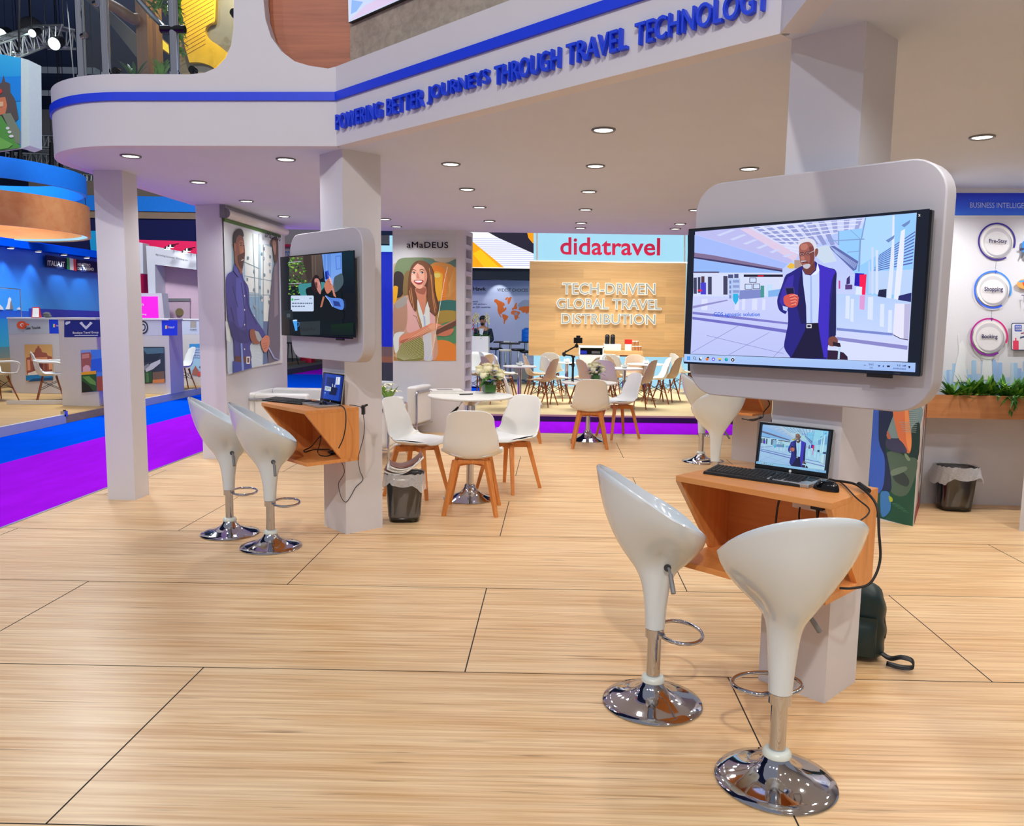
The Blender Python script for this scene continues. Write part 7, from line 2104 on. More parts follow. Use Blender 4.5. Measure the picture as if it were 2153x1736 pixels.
tv.append(((18, 12, 58), T2((30, 1160), (150, 1165), (166, 1320), (204, 1516), (-120, 1512), (-60, 1400), (20, 1240))))
tv.append(((200, 216, 255), T2((-8, 640), (20, 690), (75, 700), (128, 650), (142, 572), (160, 640), (160, 900), (148, 1166), (34, 1170), (30, 1000), (2, 780)))); tv.append(((164, 186, 244), T2((70, 700), (86, 700), (92, 1168), (72, 1168)))); tv.append(((230, 238, 255), T2((128, 650), (142, 572), (162, 650), (130, 690), (75, 700))))
tv.append(((22, 14, 40), R2(28, 1170, 150, 1224))); tv.append(((230, 230, 240), R2(34, 1180, 84, 1218))); tv.append(((22, 14, 40), R2(42, 1188, 76, 1210)))
tv.append(((112, 58, 56), T2((0, 600), (110, 540), (122, 640), (75, 692), (26, 688), (0, 640))))
tv.append(((222, 222, 238), C(T2, (-46, 420), (-36, 356), (20, 334), (90, 340), (128, 384), (132, 452), (104, 470), (40, 400))))
tv.append(((158, 92, 84), C(T2, (-36, 410), (0, 378), (60, 370), (98, 404), (112, 460), (112, 540), (84, 600), (40, 636), (4, 622), (-28, 560), (-38, 480))))
tv.append(((124, 64, 62), T2((60, 420), (98, 410), (112, 470), (110, 545), (84, 600), (50, 628), (70, 540))))
tv.append(((190, 120, 104), C(T2, (-20, 400), (30, 385), (50, 420), (20, 450), (-20, 440)))); tv.append(((140, 78, 72), C(T2, (118, 446), (146, 436), (148, 480), (122, 518))))
tv.append(((196, 196, 210), C(T2, (2, 596), (60, 586), (74, 604), (44, 634), (8, 622)))); tv.append(((84, 36, 46), L2(9, (-6, 574), (20, 566), (50, 572)))); tv.append(((190, 120, 104), T2((-8, 490), (14, 520), (16, 545), (-12, 548), (-22, 530))))
for cx, cy in ((-10, 490), (50, 480)): tv.append(((40, 26, 40), T2(*ell(cx, cy, 27, 20)))); tv.append(((170, 112, 106), T2(*ell(cx, cy, 22, 15)))); tv.append(((40, 24, 30), T2(*ell(cx, cy, 12, 5))))
tv.append(((210, 210, 220), L2(5, (72, 475), (120, 452)))); tv.append(((200, 200, 215), T2((-20, 555), (30, 552), (28, 562), (-18, 566))))
tv.append(((66, 58, 130), T1((1012, 816), (1104, 814), (1114, 880), (1070, 910), (1028, 890)))); tv.append(((20, 16, 60), T1((1022, 826), (1096, 824), (1104, 876), (1066, 896), (1034, 884))))
tv.append(((214, 86, 78), C(T1, (1000, 920), (1030, 892), (1096, 880), (1148, 910), (1148, 935), (1132, 1000), (1066, 1016), (1012, 985))))
for k in range(4): tv.append(((238, 140, 124), L1(12, (1060 + 6 * k, 905 + 28 * k), (1110 + 4 * k, 890 + 29 * k), (1140 - 6 * k, 900 + 30 * k)))); tv.append(((150, 50, 50), L1(4, (1060 + 6 * k, 918 + 28 * k), (1136 - 6 * k, 914 + 30 * k))))
tv.append(((190, 206, 250), T1((992, 998), (1046, 1014), (1032, 1052), (998, 1040))))
tv.append(((126, 72, 66), C(T2, (256, 1316), (316, 1300), (346, 1350), (310, 1396), (256, 1386)))); tv.append(((40, 22, 40), T2((295, 1352), (366, 1366), (376, 1402), (352, 1404), (296, 1392))))
# task bar
tv.append(((176, 204, 250), T1((22, 1473)) + T2((1110, 1560), (1106, 1652)) + T1((18, 1548)), (160, 190, 246)))
tv.append(((24, 140, 236), R1(50, 1497, 81, 1532))); tv.append(((150, 210, 255), L1(2, (65, 1497), (65, 1532)))); tv.append(((150, 210, 255), L1(2, (50, 1514), (81, 1514))))
tv.append(((20, 24, 50), T1(*ell(122, 1512, 13, 14)))); tv.append(((176, 204, 250), T1(*ell(122, 1512, 9, 10)))); tv.append(((20, 24, 50), L1(4, (130, 1522), (140, 1534))))
tv.append(((230, 236, 250), R1(172, 1502, 198, 1530))); tv.append(((20, 20, 30), T1((170, 1510), (180, 1510), (180, 1526), (194, 1526), (194, 1536), (170, 1536))))
tv.append(((236, 120, 30), T1(*ell(248, 1524, 15, 14)))); tv.append(((60, 60, 70), R1(246, 1500, 268, 1514))); tv.append(((96, 60, 220), T1(*ell(310, 1524, 17, 16)))); tv.append(((240, 240, 255), R1(302, 1518, 318, 1532)))
tv.append(((246, 200, 50), R1(356, 1514, 390, 1542))); tv.append(((40, 120, 220), R1(362, 1528, 384, 1542))); tv.append(((20, 150, 190), T1(*ell(438, 1528, 17, 17)))); tv.append(((60, 210, 150), T1(*ell(442, 1522, 9, 8))))
tv.append(((210, 226, 255), R1(480, 1508, 520, 1552))); tv.append(((10, 12, 24), T1(*ell(501, 1531, 17, 18)))); tv.append(((240, 244, 255), T1((495, 1522), (512, 1531), (495, 1540))))
tv.append(((30, 50, 120), L2(4, (602, 1590), (612, 1580), (622, 1590)))); tv.append(((40, 70, 150), T2((738, 1584), (766, 1584), (752, 1602)))); tv.append(((40, 70, 150), T2((784, 1592), (800, 1582), (800, 1604)))); tv.append(((20, 20, 50), R2(830, 1586, 858, 1602))); tv.append(((20, 24, 60), T2((1040, 1590), (1062, 1592), (1056, 1614), (1044, 1612))))
ptv = lambda x, y: PP(x, y, TV1o, TV1n)
picture('display', TV1, M['screen'], tv, ptv, TV1n, eps=0.00004)
M['txtblue'] = emis('screen_blue_text', (24, 96, 224), 1.0); M['txtnavy'] = emis('screen_navy_text', (24, 44, 130), 1.0); M['txtwhite'] = emis('screen_white_text', (240, 240, 240), 1.0)
def TVL(txt, T, a, b, c, m_, bold=0.0): lettering('screen_text', TV1, m_, txt, ptv(*T(a)[0]), ptv(*T(b)[0]), ptv(*T(c)[0]), nrm=TV1n, bold=bold, off=0.012)
TVL('GDS agnostic solution', T1, (318, 1112), (775, 1114), (318, 1062), M['txtblue'], 0.016)
TVL('9:37 AM', T2, (932, 1594), (1020, 1598), (932, 1576), M['txtnavy'], 0.01); TVL('03/05/2023', T2, (894, 1622), (1018, 1628), (894, 1606), M['txtnavy'], 0.01); TVL('ENG', T2, (656, 1584), (702, 1586), (656, 1566), M['txtnavy'], 0.01); TVL('US', T2, (664, 1614), (692, 1616), (664, 1598), M['txtnavy'], 0.01)
TVL('x', T2, (1142, 121), (1164, 120), (1142, 99), M['txtwhite'], 0.02); TVL('SAMSUNG', T2, (905, 1664), (965, 1668), (905, 1655), M['grey'])

# the same picture mirrored by the cable to the foreground laptop
def to_uv(P, o, n, x0, x1, z0, z1, c, ang):
    d = P - Vector((c.x, c.y, 0)); return ((d.x * math.cos(ang) + d.y * math.sin(ang)) - x0) / (x1 - x0), (P.z - z0) / (z1 - z0)
def lap_proj(cor):
    a, b, c = cor; return lambda u, v: a + (b - a) * u + (c - a) * v
t, lid, o, n, cor = LP1
lp = lap_proj(cor)
def plap(x, y):
    P = PP(x, y, TV1o, TV1n); u, v = to_uv(P, None, None, -0.645, 0.332, 1.415, 1.985, RIGC, A45); return lp(min(1, max(0, u)), min(1, max(0, v)))
def tint(c): return (int(c[0] * 0.72 + 14), int(min(255, c[1] * 0.86 + 18)), int(c[2] * 0.84 + 16))
lap = [(tint(l[0]), l[1]) + ((tint(l[2]),) if len(l) > 2 else ()) for l in tv]
picture('display', lid, M['screen'], lap, plap, n, eps=0.00002)

# smaller television -----------------------------------------------------------------
TS = tr(585, 515, 0.2092)
s = []
s.append(((10, 18, 26), [(593, 542), (746, 526), (749, 709.5), (598, 705)]))
s.append(((8, 40, 52), TS((640, 70), (752, 58), (770, 480), (650, 480)), (6, 16, 30)))
s.append(((92, 78, 70), TS((108, 122), (445, 92), (450, 330), (300, 400), (112, 420)), (70, 60, 56)))
s.append(((60, 50, 46), TS((250, 112), (330, 104), (340, 330), (300, 380), (255, 220))))
for x in (345, 375): s.append(((120, 104, 92), TS(*ln(4, (x, 100), (x + 4, 330)))))
s.append(((104, 152, 232), TS((440, 94), (638, 76), (644, 400), (560, 480), (470, 360)), (130, 172, 240)))
for x in (470, 500, 520): s.append(((70, 110, 196), TS(*ln(7, (x, 92), (x + 2, 340)))))
s.append(((80, 124, 210), TS((575, 110), (630, 104), (634, 240), (580, 250)))); s.append(((110, 156, 236), TS((584, 118), (624, 114), (627, 232), (588, 240))))
s.append(((70, 90, 100), C(TS, (560, 340), (600, 300), (645, 292), (650, 400), (560, 480))))
rl = random.Random(4)
for i in range(150):
    y = rl.uniform(130, 500); xm = 300 - abs(y - 300) * 0.35; x = rl.uniform(112, min(xm, 305)); c = rl.choice([(56, 120, 40), (92, 160, 52), (36, 80, 30), (140, 186, 70), (24, 50, 26)])
    s.append((c, TS(*ell(x, y, rl.uniform(6, 15), rl.uniform(4, 9), 8, rl.uniform(0, 180)))))
for y in (175, 390): s.append(((190, 200, 210), TS(*ln(5, (112, y), (240, y - 8)))))
s.append(((10, 22, 28), TS((112, 500), (640, 470), (655, 640), (655, 900), (112, 900))))
s.append(((62, 140, 146), C(TS, (216, 400), (300, 385), (470, 374), (465, 430), (380, 500), (250, 510), (220, 470))))
s.append(((12, 20, 26), C(TS, (290, 440), (380, 420), (470, 500), (560, 540), (650, 620), (640, 760), (360, 720), (300, 520))))
s.append(((38, 24, 28), C(TS, (345, 360), (385, 300), (425, 335), (440, 440), (390, 480), (345, 440))))
s.append(((196, 132, 122), C(TS, (372, 350), (408, 338), (432, 390), (440, 460), (428, 494), (396, 440)))); s.append(((110, 62, 62), TS((372, 380), (398, 370), (404, 430), (392, 436)))); s.append(((60, 30, 36), TS(*ln(5, (388, 396), (404, 390))))); s.append(((226, 160, 150), TS((412, 360), (428, 390), (420, 410))))
s.append(((44, 84, 208), TS((475, 266), (514, 255), (530, 332), (486, 350)))); s.append(((24, 40, 130), TS((480, 272), (496, 268), (508, 340), (488, 346))))
s.append(((196, 120, 96), C(TS, (472, 400), (500, 350), (520, 340), (552, 400), (545, 450), (505, 490), (480, 450)))); s.append(((220, 180, 180), TS((515, 300), (545, 350), (553, 400), (530, 380)))); s.append(((200, 130, 110), TS((540, 400), (556, 400), (592, 530), (565, 510))))
for k in range(4): s.append(((150, 80, 66), TS(*ln(4, (500 + 8 * k, 352 + 14 * k), (528 + 6 * k, 350 + 16 * k)))))
s.append(((180, 112, 84), TS((458, 515), (476, 520), (450, 622), (430, 626)))); s.append(((84, 130, 220), C(TS, (480, 505), (540, 530), (655, 545), (660, 648), (560, 620), (520, 560)))); s.append(((40, 60, 140), TS((560, 560), (620, 570), (640, 620), (570, 610)))); s.append(((170, 196, 240), TS(*ln(6, (484, 512), (524, 560), (556, 620)))))
s.append(((200, 216, 240), TS(*[(x, y) for x, y in rrect(136, 366, 508, 666, 12, 4)]))); s.append(((50, 190, 90), TS(*ell(152, 548, 11, 13)))); s.append(((110, 124, 150), TS(*ln(8, (168, 550), (222, 546))))); s.append(((110, 124, 150), TS(*ln(8, (322, 536), (346, 534)))))
for y, x1 in ((586, 352), (616, 278)): 
    x = 148
    while x < x1: 
        w_ = rl.uniform(10, 30); s.append(((84, 98, 128), TS(*ln(11, (x, y), (min(x + w_, x1), y - 1))))); x += w_ + 5
s.append(((44, 54, 58), TS((220, 772), (432, 762), (430, 902), (236, 906)))); s.append(((30, 40, 44), TS((46, 660), (150, 650), (160, 740), (90, 760)))); s.append(((70, 80, 84), TS((96, 690), (130, 688), (132, 724), (98, 728))))  # first grey quad paints a reflection lying on the screen glass
s.append(((40, 34, 30), TS((46, 690), (124, 760), (130, 900), (50, 902)))); s.append(((70, 160, 240), TS((156, 760), (200, 752), (202, 858), (182, 862)))); s.append(((200, 230, 250), TS(*ell(178, 757, 24, 7, 12, -6)))); s.append(((60, 130, 210), TS(*ln(6, (202, 775), (222, 780), (218, 810), (203, 822)))))
s.append(((10, 40, 20), TS((540, 800), (765, 780), (770, 905), (540, 905)), (8, 24, 28)))
ps = lambda x, y: PP(x, y, TV2o, TV2n)
picture('display', TV2, M['screen'], s, ps, TV2n, eps=0.00004)
M['dim'] = emis('dim_reflected_text', (16, 22, 26), 0.6)
lettering('screen_text', TV2, M['dim'], 'LINDBE', ps(*TS((380, 860))[0]), ps(*TS((238, 866))[0]), ps(*TS((380, 826))[0]), nrm=TV2n, bold=0.01, off=0.012)  # mirrored sign reflection painted on the screen as dim letters
# middle laptop: the same in dark blue
t, lid, o, n, cor = LP2
lp2 = lap_proj(cor)
Q = []
def q4(c, *p): Q.append((c, list(p)))
q4((28, 66, 168), (0, 0), (1, 0), (1, 1), (0, 1)); q4((16, 40, 120), (0, 0), (0.12, 0), (0.12, 1), (0, 1)); q4((16, 44, 130), (0.9, 0), (1, 0), (1, 1), (0.9, 1))
q4((220, 226, 236), (0.66, 0.62), (0.86, 0.64), (0.86, 0.93), (0.66, 0.92)); q4((110, 130, 180), (0.72, 0.63), (0.74, 0.63), (0.74, 0.92), (0.72, 0.92)); q4((24, 44, 110), (0.2, 0.55), (0.6, 0.5), (0.62, 0.86), (0.2, 0.88)); q4((190, 190, 200), (0.52, 0.5), (0.56, 0.52), (0.53, 0.64), (0.5, 0.62)); q4((200, 200, 210), (0.63, 0.44), (0.67, 0.46), (0.66, 0.62), (0.62, 0.6))
q4((20, 30, 70), (0.4, 0.2), (0.75, 0.2), (0.8, 0.5), (0.45, 0.52)); q4((190, 206, 216), (0.16, 0.33), (0.47, 0.33), (0.47, 0.5), (0.16, 0.5))
for k in range(3): q4((110, 126, 150), (0.19, 0.365 + 0.045 * k), (0.44 - 0.1 * (k == 0), 0.365 + 0.045 * k), (0.44 - 0.1 * (k == 0), 0.385 + 0.045 * k), (0.19, 0.385 + 0.045 * k))
q4((160, 190, 220), (0.17, 0.22), (0.23, 0.22), (0.23, 0.25), (0.17, 0.25)); q4((60, 110, 200), (0.18, 0.12), (0.22, 0.12), (0.22, 0.22), (0.18, 0.22))
picture('display', lid, M['screen'], Q, lp2, n, eps=0.00004)

# picture of the woman on the rear wall ------------------------------------------------
TW = tr(820, 500, 0.2757)
w = []
w.append(((176, 182, 188), [(826, 493), (959, 491), (959, 758), (826, 758)], (196, 200, 204)))
w.append(((170, 168, 152), TW((26, 200), (120, 150), (507, 150), (507, 300), (26, 300)), (150, 124, 80)))
w.append(((150, 120, 72), TW((26, 280), (507, 280), (507, 936), (26, 936)), (176, 130, 70)))
for c, p in [((104, 124, 92), [(60, 170), (160, 150), (330, 160), (320, 230), (150, 260), (60, 300), (30, 280)]), ((84, 118, 108), [(250, 160), (420, 190), (505, 160), (505, 220), (380, 240)]), ((190, 136, 70), [(300, 210), (505, 230), (505, 470), (350, 520)]),
             ((46, 40, 40), [(30, 280), (70, 255), (105, 290), (108, 400), (80, 450), (34, 440)]), ((214, 126, 44), [(320, 230), (430, 260), (420, 480), (340, 520)]), ((250, 168, 48), [(334, 268), (398, 272), (400, 330), (388, 470), (345, 440)]), ((255, 206, 110), [(340, 272), (380, 272), (380, 300), (342, 300)]),
             ((250, 164, 34), [(24, 378), (58, 370), (60, 400), (48, 480), (24, 500)]), ((46, 104, 100), [(360, 490), (507, 480), (507, 570), (380, 590)]), ((150, 130, 60), [(370, 560), (507, 560), (507, 630), (380, 640)]), ((72, 130, 92), [(350, 680), (507, 640), (507, 800), (350, 790)]), ((204, 122, 48), [(330, 800), (420, 780), (507, 830), (507, 934), (330, 934)]), ((120, 100, 60), [(150, 260), (140, 420), (100, 430), (110, 280)])]:
    w.append((c, C(TW, *p)))
w.append(((92, 58, 40), C(TW, (146, 270), (178, 195), (232, 172), (296, 196), (334, 260), (346, 400), (374, 530), (344, 596), (300, 560), (270, 430), (190, 430), (192, 572), (150, 500), (136, 420))))
w.append(((186, 148, 128), C(TW, (26, 530), (66, 470), (130, 438), (180, 470), (240, 690), (330, 640), (350, 700), (345, 930), (60, 932), (64, 800), (26, 730))))
w.append(((166, 132, 112), C(TW, (26, 540), (70, 474), (124, 450), (132, 600), (112, 700), (34, 736)))); w.append(((150, 150, 146), C(TW, (40, 510), (70, 470), (120, 445), (128, 500), (60, 540))))
w.append(((206, 164, 162), C(TW, (132, 470), (180, 520), (200, 570), (232, 690), (200, 720), (130, 712), (136, 600)))); w.append(((206, 164, 166), TW((300, 560), (345, 600), (350, 690), (330, 930), (300, 930)))); w.append(((120, 90, 84), TW(*ln(5, (178, 590), (200, 600), (236, 700)))))
w.append(((204, 218, 242), C(TW, (212, 466), (250, 560), (296, 480), (306, 640), (322, 930), (262, 932), (250, 700), (214, 560)))); w.append(((160, 178, 214), TW((255, 590), (268, 600), (290, 930), (274, 930))))
w.append(((120, 124, 60), C(TW, (100, 800), (240, 760), (250, 930), (60, 930)))); w.append(((186, 196, 226), TW((256, 740), (310, 720), (322, 930), (262, 930))))
w.append(((204, 134, 106), C(TW, (74, 752), (200, 708), (290, 664), (360, 668), (350, 700), (230, 752), (90, 800)))); w.append(((170, 100, 78), C(TW, (90, 780), (220, 745), (320, 700), (230, 755), (96, 802)))); w.append(((206, 220, 238), C(TW, (32, 736), (112, 718), (72, 762), (66, 850), (38, 872))))
w.append(((92, 64, 52), TW((352, 690), (507, 620), (507, 668), (385, 735), (352, 735)))); w.append(((176, 122, 96), TW((352, 690), (500, 622), (507, 628), (360, 700)))); w.append(((178, 108, 84), C(TW, (356, 742), (430, 706), (486, 690), (470, 730), (430, 748), (380, 746)))); w.append(((214, 146, 118), C(TW, (290, 664), (330, 650), (396, 664), (372, 676), (320, 700))))
w.append(((192, 128, 104), C(TW, (196, 380), (272, 370), (276, 470), (258, 586), (232, 520), (200, 430)))); w.append(((150, 92, 74), C(TW, (196, 390), (270, 380), (262, 430), (215, 420))))
w.append(((224, 168, 146), C(TW, (158, 280), (174, 220), (214, 196), (258, 214), (284, 280), (276, 342), (242, 384), (208, 382), (172, 346), (156, 310)))); w.append(((238, 190, 170), C(TW, (166, 290), (190, 280), (200, 310), (178, 330)))); w.append(((200, 140, 118), C(TW, (262, 230), (284, 284), (276, 342), (246, 382), (262, 320))))
w.append(((112, 74, 50), C(TW, (212, 194), (236, 172), (300, 200), (336, 280), (340, 420), (366, 540), (340, 590), (296, 520), (286, 420), (290, 300), (258, 222)))); w.append(((104, 66, 44), C(TW, (148, 300), (158, 250), (182, 198), (216, 188), (178, 232), (162, 290), (168, 366), (202, 430), (196, 560), (150, 480), (140, 400))))
for p in (((300, 230), (318, 340), (330, 480), (345, 570)), ((316, 280), (325, 400), (352, 540)), ((160, 380), (172, 460), (182, 540)), ((150, 400), (160, 470), (168, 500))): w.append(((176, 128, 84), TW(*ln(6, *p))))
for cx, cy in ((183, 267), (245, 266)): w.append(((250, 240, 236), TW(*ell(cx, cy, 14, 5)))); w.append(((50, 34, 30), TW(*ell(cx + 2, cy, 6, 6)))); w.append(((70, 42, 34), TW(*ln(4, (cx - 16, cy - 4), (cx, cy - 9), (cx + 16, cy - 3))))); w.append(((96, 60, 44), TW(*ln(5, (cx - 18, cy - 20), (cx, cy - 26), (cx + 18, cy - 18)))))
w.append(((196, 130, 110), TW((206, 268), (214, 266), (226, 304), (210, 308), (202, 300)))); w.append(((156, 44, 52), C(TW, (184, 326), (220, 320), (256, 324), (244, 346), (218, 354), (196, 344)))); w.append(((250, 246, 242), C(TW, (192, 328), (220, 325), (248, 328), (236, 340), (204, 340))))
for k in range(16): w.append(((244, 222, 180), TW(*ln(1.6, (30 + 5 * k, 900 + 2 * k), (120 + 8 * k, 790 + 8 * k), (230 + 6 * k, 720 + 11 * k), (345, 650 + 8 * k)))))
for k in range(12): w.append(((240, 190, 120), TW(*ln(1.5, (430 - 3 * k, 290 + 14 * k), (450, 360 + 8 * k), (506, 190 + 18 * k)))))
w.append(((255, 236, 200), TW(*ln(4, (440, 220), (412, 350), (390, 480), (362, 640), (344, 780), (318, 880), (296, 934)))))
pw = lambda x, y: PY(min(max(x, 826), 959), min(max(y, 491.5), 758), WY)
t = thing('wall_poster', 'printed picture of a smiling woman holding a tablet on the rear wall', 'poster', tuple(PY(892, 758, WY)))
picture('print', t, M['print'], w, pw, (0, -1, 0), eps=0.0003)
M['logo'] = mat('navy_logo', (24, 20, 84), 0.5)
lettering('logo_text', t, M['logo'], 'aMaDEUS', pw(856, 521), pw(943, 522), pw(856, 508), nrm=(0, -1, 0), fat=0.014, off=0.03, space=1.1)

# hanging banner of the man -------------------------------------------------------------
BX = -3.555
TM = tr(465, 440, 0.3673)
m = []
m.append(((196, 206, 214), [(470, 447), (594, 489), (590, 757), (480, 788)], (170, 190, 214)))
for c, p in [((150, 178, 196), [(60, 200), (320, 200), (325, 640), (60, 640)]), ((204, 216, 222), [(130, 120), (215, 150), (215, 480), (140, 470)]), ((206, 218, 226), [(225, 190), (290, 220), (285, 640), (230, 640)]), ((120, 160, 190), [(160, 500), (240, 500), (240, 900), (165, 920)]), ((190, 206, 220), [(165, 640), (240, 700), (236, 905), (165, 920)]),
             ((90, 110, 150), [(240, 640), (270, 640), (272, 905), (240, 905)]), ((200, 214, 232), [(24, 640), (50, 650), (52, 760), (30, 750)])]: m.append((c, TM(*p)))
for p in (((215, 140), (215, 640)), ((130, 380), (290, 410)), ((140, 490), (280, 490)), ((240, 200), (240, 640)), ((180, 140), (200, 640)), ((130, 300), (220, 340))): m.append(((120, 146, 160), TM(*ln(4, *p))))
rl = random.Random(5)
for i in range(26): x, y = rl.uniform(140, 280), rl.uniform(190, 620); m.append((rl.choice([(110, 134, 150), (140, 160, 176), (226, 234, 238)]), TM((x, y), (x + 9, y + 3), (x + 9, y + 20), (x, y + 17))))
for k in range(6): m.append(((206, 216, 232), TM(*ln(3, (165, 800 + 14 * k), (190, 770 + 16 * k), (225, 765 + 20 * k)))))
m.append(((98, 94, 112), C(TM, (300, 320), (316, 290), (326, 300), (330, 905), (272, 912), (264, 720), (276, 520), (290, 370)))); m.append(((132, 124, 138), TM((300, 330), (318, 300), (322, 600), (300, 620)))); m.append(((92, 72, 64), C(TM, (276, 190), (300, 160), (320, 170), (322, 280), (300, 300), (290, 220)))); m.append(((176, 140, 124), C(TM, (290, 180), (310, 190), (306, 260), (296, 240))))
m.append(((60, 64, 138), C(TM, (24, 390), (62, 350), (72, 310), (112, 350), (124, 400), (152, 450), (160, 560), (196, 630), (248, 716), (226, 760), (200, 740), (160, 780), (166, 860), (80, 870), (66, 740), (40, 660), (28, 560))))
m.append(((46, 50, 116), C(TM, (50, 640), (110, 690), (160, 690), (160, 760), (90, 760), (55, 720)))); m.append(((76, 82, 166), C(TM, (80, 400), (110, 390), (130, 500), (120, 660), (90, 640)))); m.append(((44, 46, 108), TM(*ln(7, (128, 410), (150, 560), (200, 660)))));
for p in (((60, 440), (90, 560)), ((110, 420), (128, 560), (140, 690)), ((50, 560), (70, 640)), ((120, 700), (150, 730))): m.append(((40, 42, 100), TM(*ln(4, *p))))
for y in (495, 575, 660, 800): m.append(((226, 226, 232), TM(*ell(128, y, 3.5, 5))))
m.append(((52, 66, 150), TM((62, 868), (166, 862), (170, 925), (64, 944)))); m.append(((92, 58, 52), TM((74, 838), (162, 846), (160, 878), (74, 872)))); m.append(((210, 210, 214), TM((138, 842), (160, 842), (158, 884), (138, 884)))); m.append(((92, 58, 52), TM((143, 850), (154, 850), (153, 876), (143, 876)))); m.append(((120, 150, 220), TM((104, 766), (114, 766), (124, 934), (112, 934))))
m.append(((128, 84, 68), C(TM, (70, 190), (84, 140), (110, 130), (124, 190), (130, 250), (122, 310), (108, 372), (92, 340), (72, 300)))); m.append(((160, 108, 86), C(TM, (94, 190), (116, 180), (122, 240), (104, 260)))); m.append(((46, 38, 38), C(TM, (62, 200), (66, 140), (90, 112), (114, 118), (122, 156), (96, 148), (80, 170), (74, 230)))); m.append(((80, 52, 44), C(TM, (86, 270), (104, 256), (128, 250), (122, 310), (112, 340), (94, 320))))
m.append(((150, 96, 76), C(TM, (66, 196), (76, 196), (78, 236), (68, 236)))); m.append(((230, 220, 214), TM(*ln(4, (108, 292), (122, 288))))); m.append(((40, 28, 28), TM(*ln(4, (100, 206), (112, 204))))); m.append(((40, 28, 28), TM(*ln(4, (117, 206), (126, 208))))); m.append(((52, 34, 30), TM(*ln(4, (98, 194), (113, 192))))); m.append(((170, 116, 94), TM((112, 210), (122, 244), (114, 250), (108, 246))))
m.append(((70, 76, 150), TM((66, 320), (84, 330), (104, 380), (92, 390), (62, 350)))); m.append(((138, 84, 66), C(TM, (158, 692), (186, 690), (206, 730), (212, 768), (178, 766), (160, 740)))); m.append(((150, 160, 162), TM((184, 694), (206, 700), (228, 740), (212, 760), (196, 742)))); m.append(((192, 122, 98), C(TM, (224, 746), (246, 722), (268, 730), (268, 780), (250, 818), (232, 806), (222, 772))))
for k in range(3): m.append(((150, 90, 70), TM(*ln(3, (228 + 4 * k, 770 + 14 * k), (256, 764 + 12 * k)))))
m.append(((150, 156, 200), TM(*ln(8, (264, 790), (296, 850), (328, 900)))))
def pm(x, y):
    x = min(max(x, 471), 594); k = (x - 480) / 110.0
    return PX(x, min(max(y, 450 + 36 * k), 786.5 - 30.5 * k), BX)
t = thing('pull_down_banner', 'pull down banner of a man in a blue shirt hanging from a wall roller', 'banner', tuple(PX(535, 775, BX)))
A0, B0 = PX(470, 447, BX), PX(594, 489, BX); A1, B1 = PX(480, 788, BX), PX(590, 757, BX)
yb0, yb1, zb0 = (A0.y + A1.y) / 2, (B0.y + B1.y) / 2, (A1.z + B1.z) / 2
MB().box(BX - 0.004, BX - 0.001, yb0, yb1, zb0, 2.66).build('cloth', M['paper'], t, world=True)
picture('print', t, M['print'], m, pm, (1, 0, 0), eps=0.0002)
MB().box(BX - 0.01, BX + 0.006, yb0, yb1, 2.565, 2.60).build('green_strip', mat('green_strip', (72, 120, 40), 0.5), t, world=True)
MB().cyl((BX + 0.025, yb0 - 0.02, 2.648), (BX + 0.025, yb1 + 0.12, 2.648), 0.048, seg=24).build('roller', M['shell'], t, smooth=40, world=True)
MB().cyl((BX + 0.025, yb0 - 0.035, 2.648), (BX + 0.025, yb0 - 0.02, 2.648), 0.054, seg=24).build('roller_cap', M['grey'], t, smooth=40, world=True)
MB().box(BX - 0.024, BX + 0.03, yb0 - 0.05, yb0 - 0.036, 2.60, 2.735).build('roller_bracket', M['grey'], t, world=True)
lettering('logo_text', t, M['logo'], 'aMaDEUS', pm(549.5, 498), pm(582, 507), pm(550, 486), nrm=(1, 0, 0), fat=0.014, off=0.045, space=1.1)

# right wall graphics ----------------------------------------------------------------------
TB = tr(1970, 395, 0.4743)
pb = lambda x, y: PY(x, y, RWY)
g_ = []
g_.append(((196, 198, 206), TB((-60, 22), (520, 22), (520, 935), (-60, 935))))
g_.append(((20, 36, 178), TB((-60, 22), (520, 22), (520, 122), (-60, 122)), (48, 104, 240))); g_.append(((232, 234, 240), TB((-60, 122), (520, 122), (520, 127), (-60, 127))))
sk = random.Random(3)
for k in range(34):
    x = 30 + 12.5 * k + sk.uniform(-4, 4); h = sk.uniform(60, 170); g_.append((sk.choice([(140, 172, 224), (166, 190, 228), (176, 196, 230), (150, 184, 232)]), TB((x, 930 - h), (x + sk.uniform(10, 24), 930 - h), (x + 22, 930), (x, 930))))
g_.append(((206, 210, 216), C(TB, (92, 650), (97, 650), (100, 690), (112, 674), (118, 690), (130, 720), (124, 780), (128, 820), (80, 820), (88, 760), (96, 720)))); g_.append(((206, 210, 216), TB((76, 816), (130, 816), (136, 860), (70, 860)))); g_.append(((206, 212, 222), TB((202, 760), (240, 760), (246, 850), (196, 850)))); g_.append(((206, 212, 222), C(TB, (196, 762), (206, 735), (236, 735), (246, 762))))
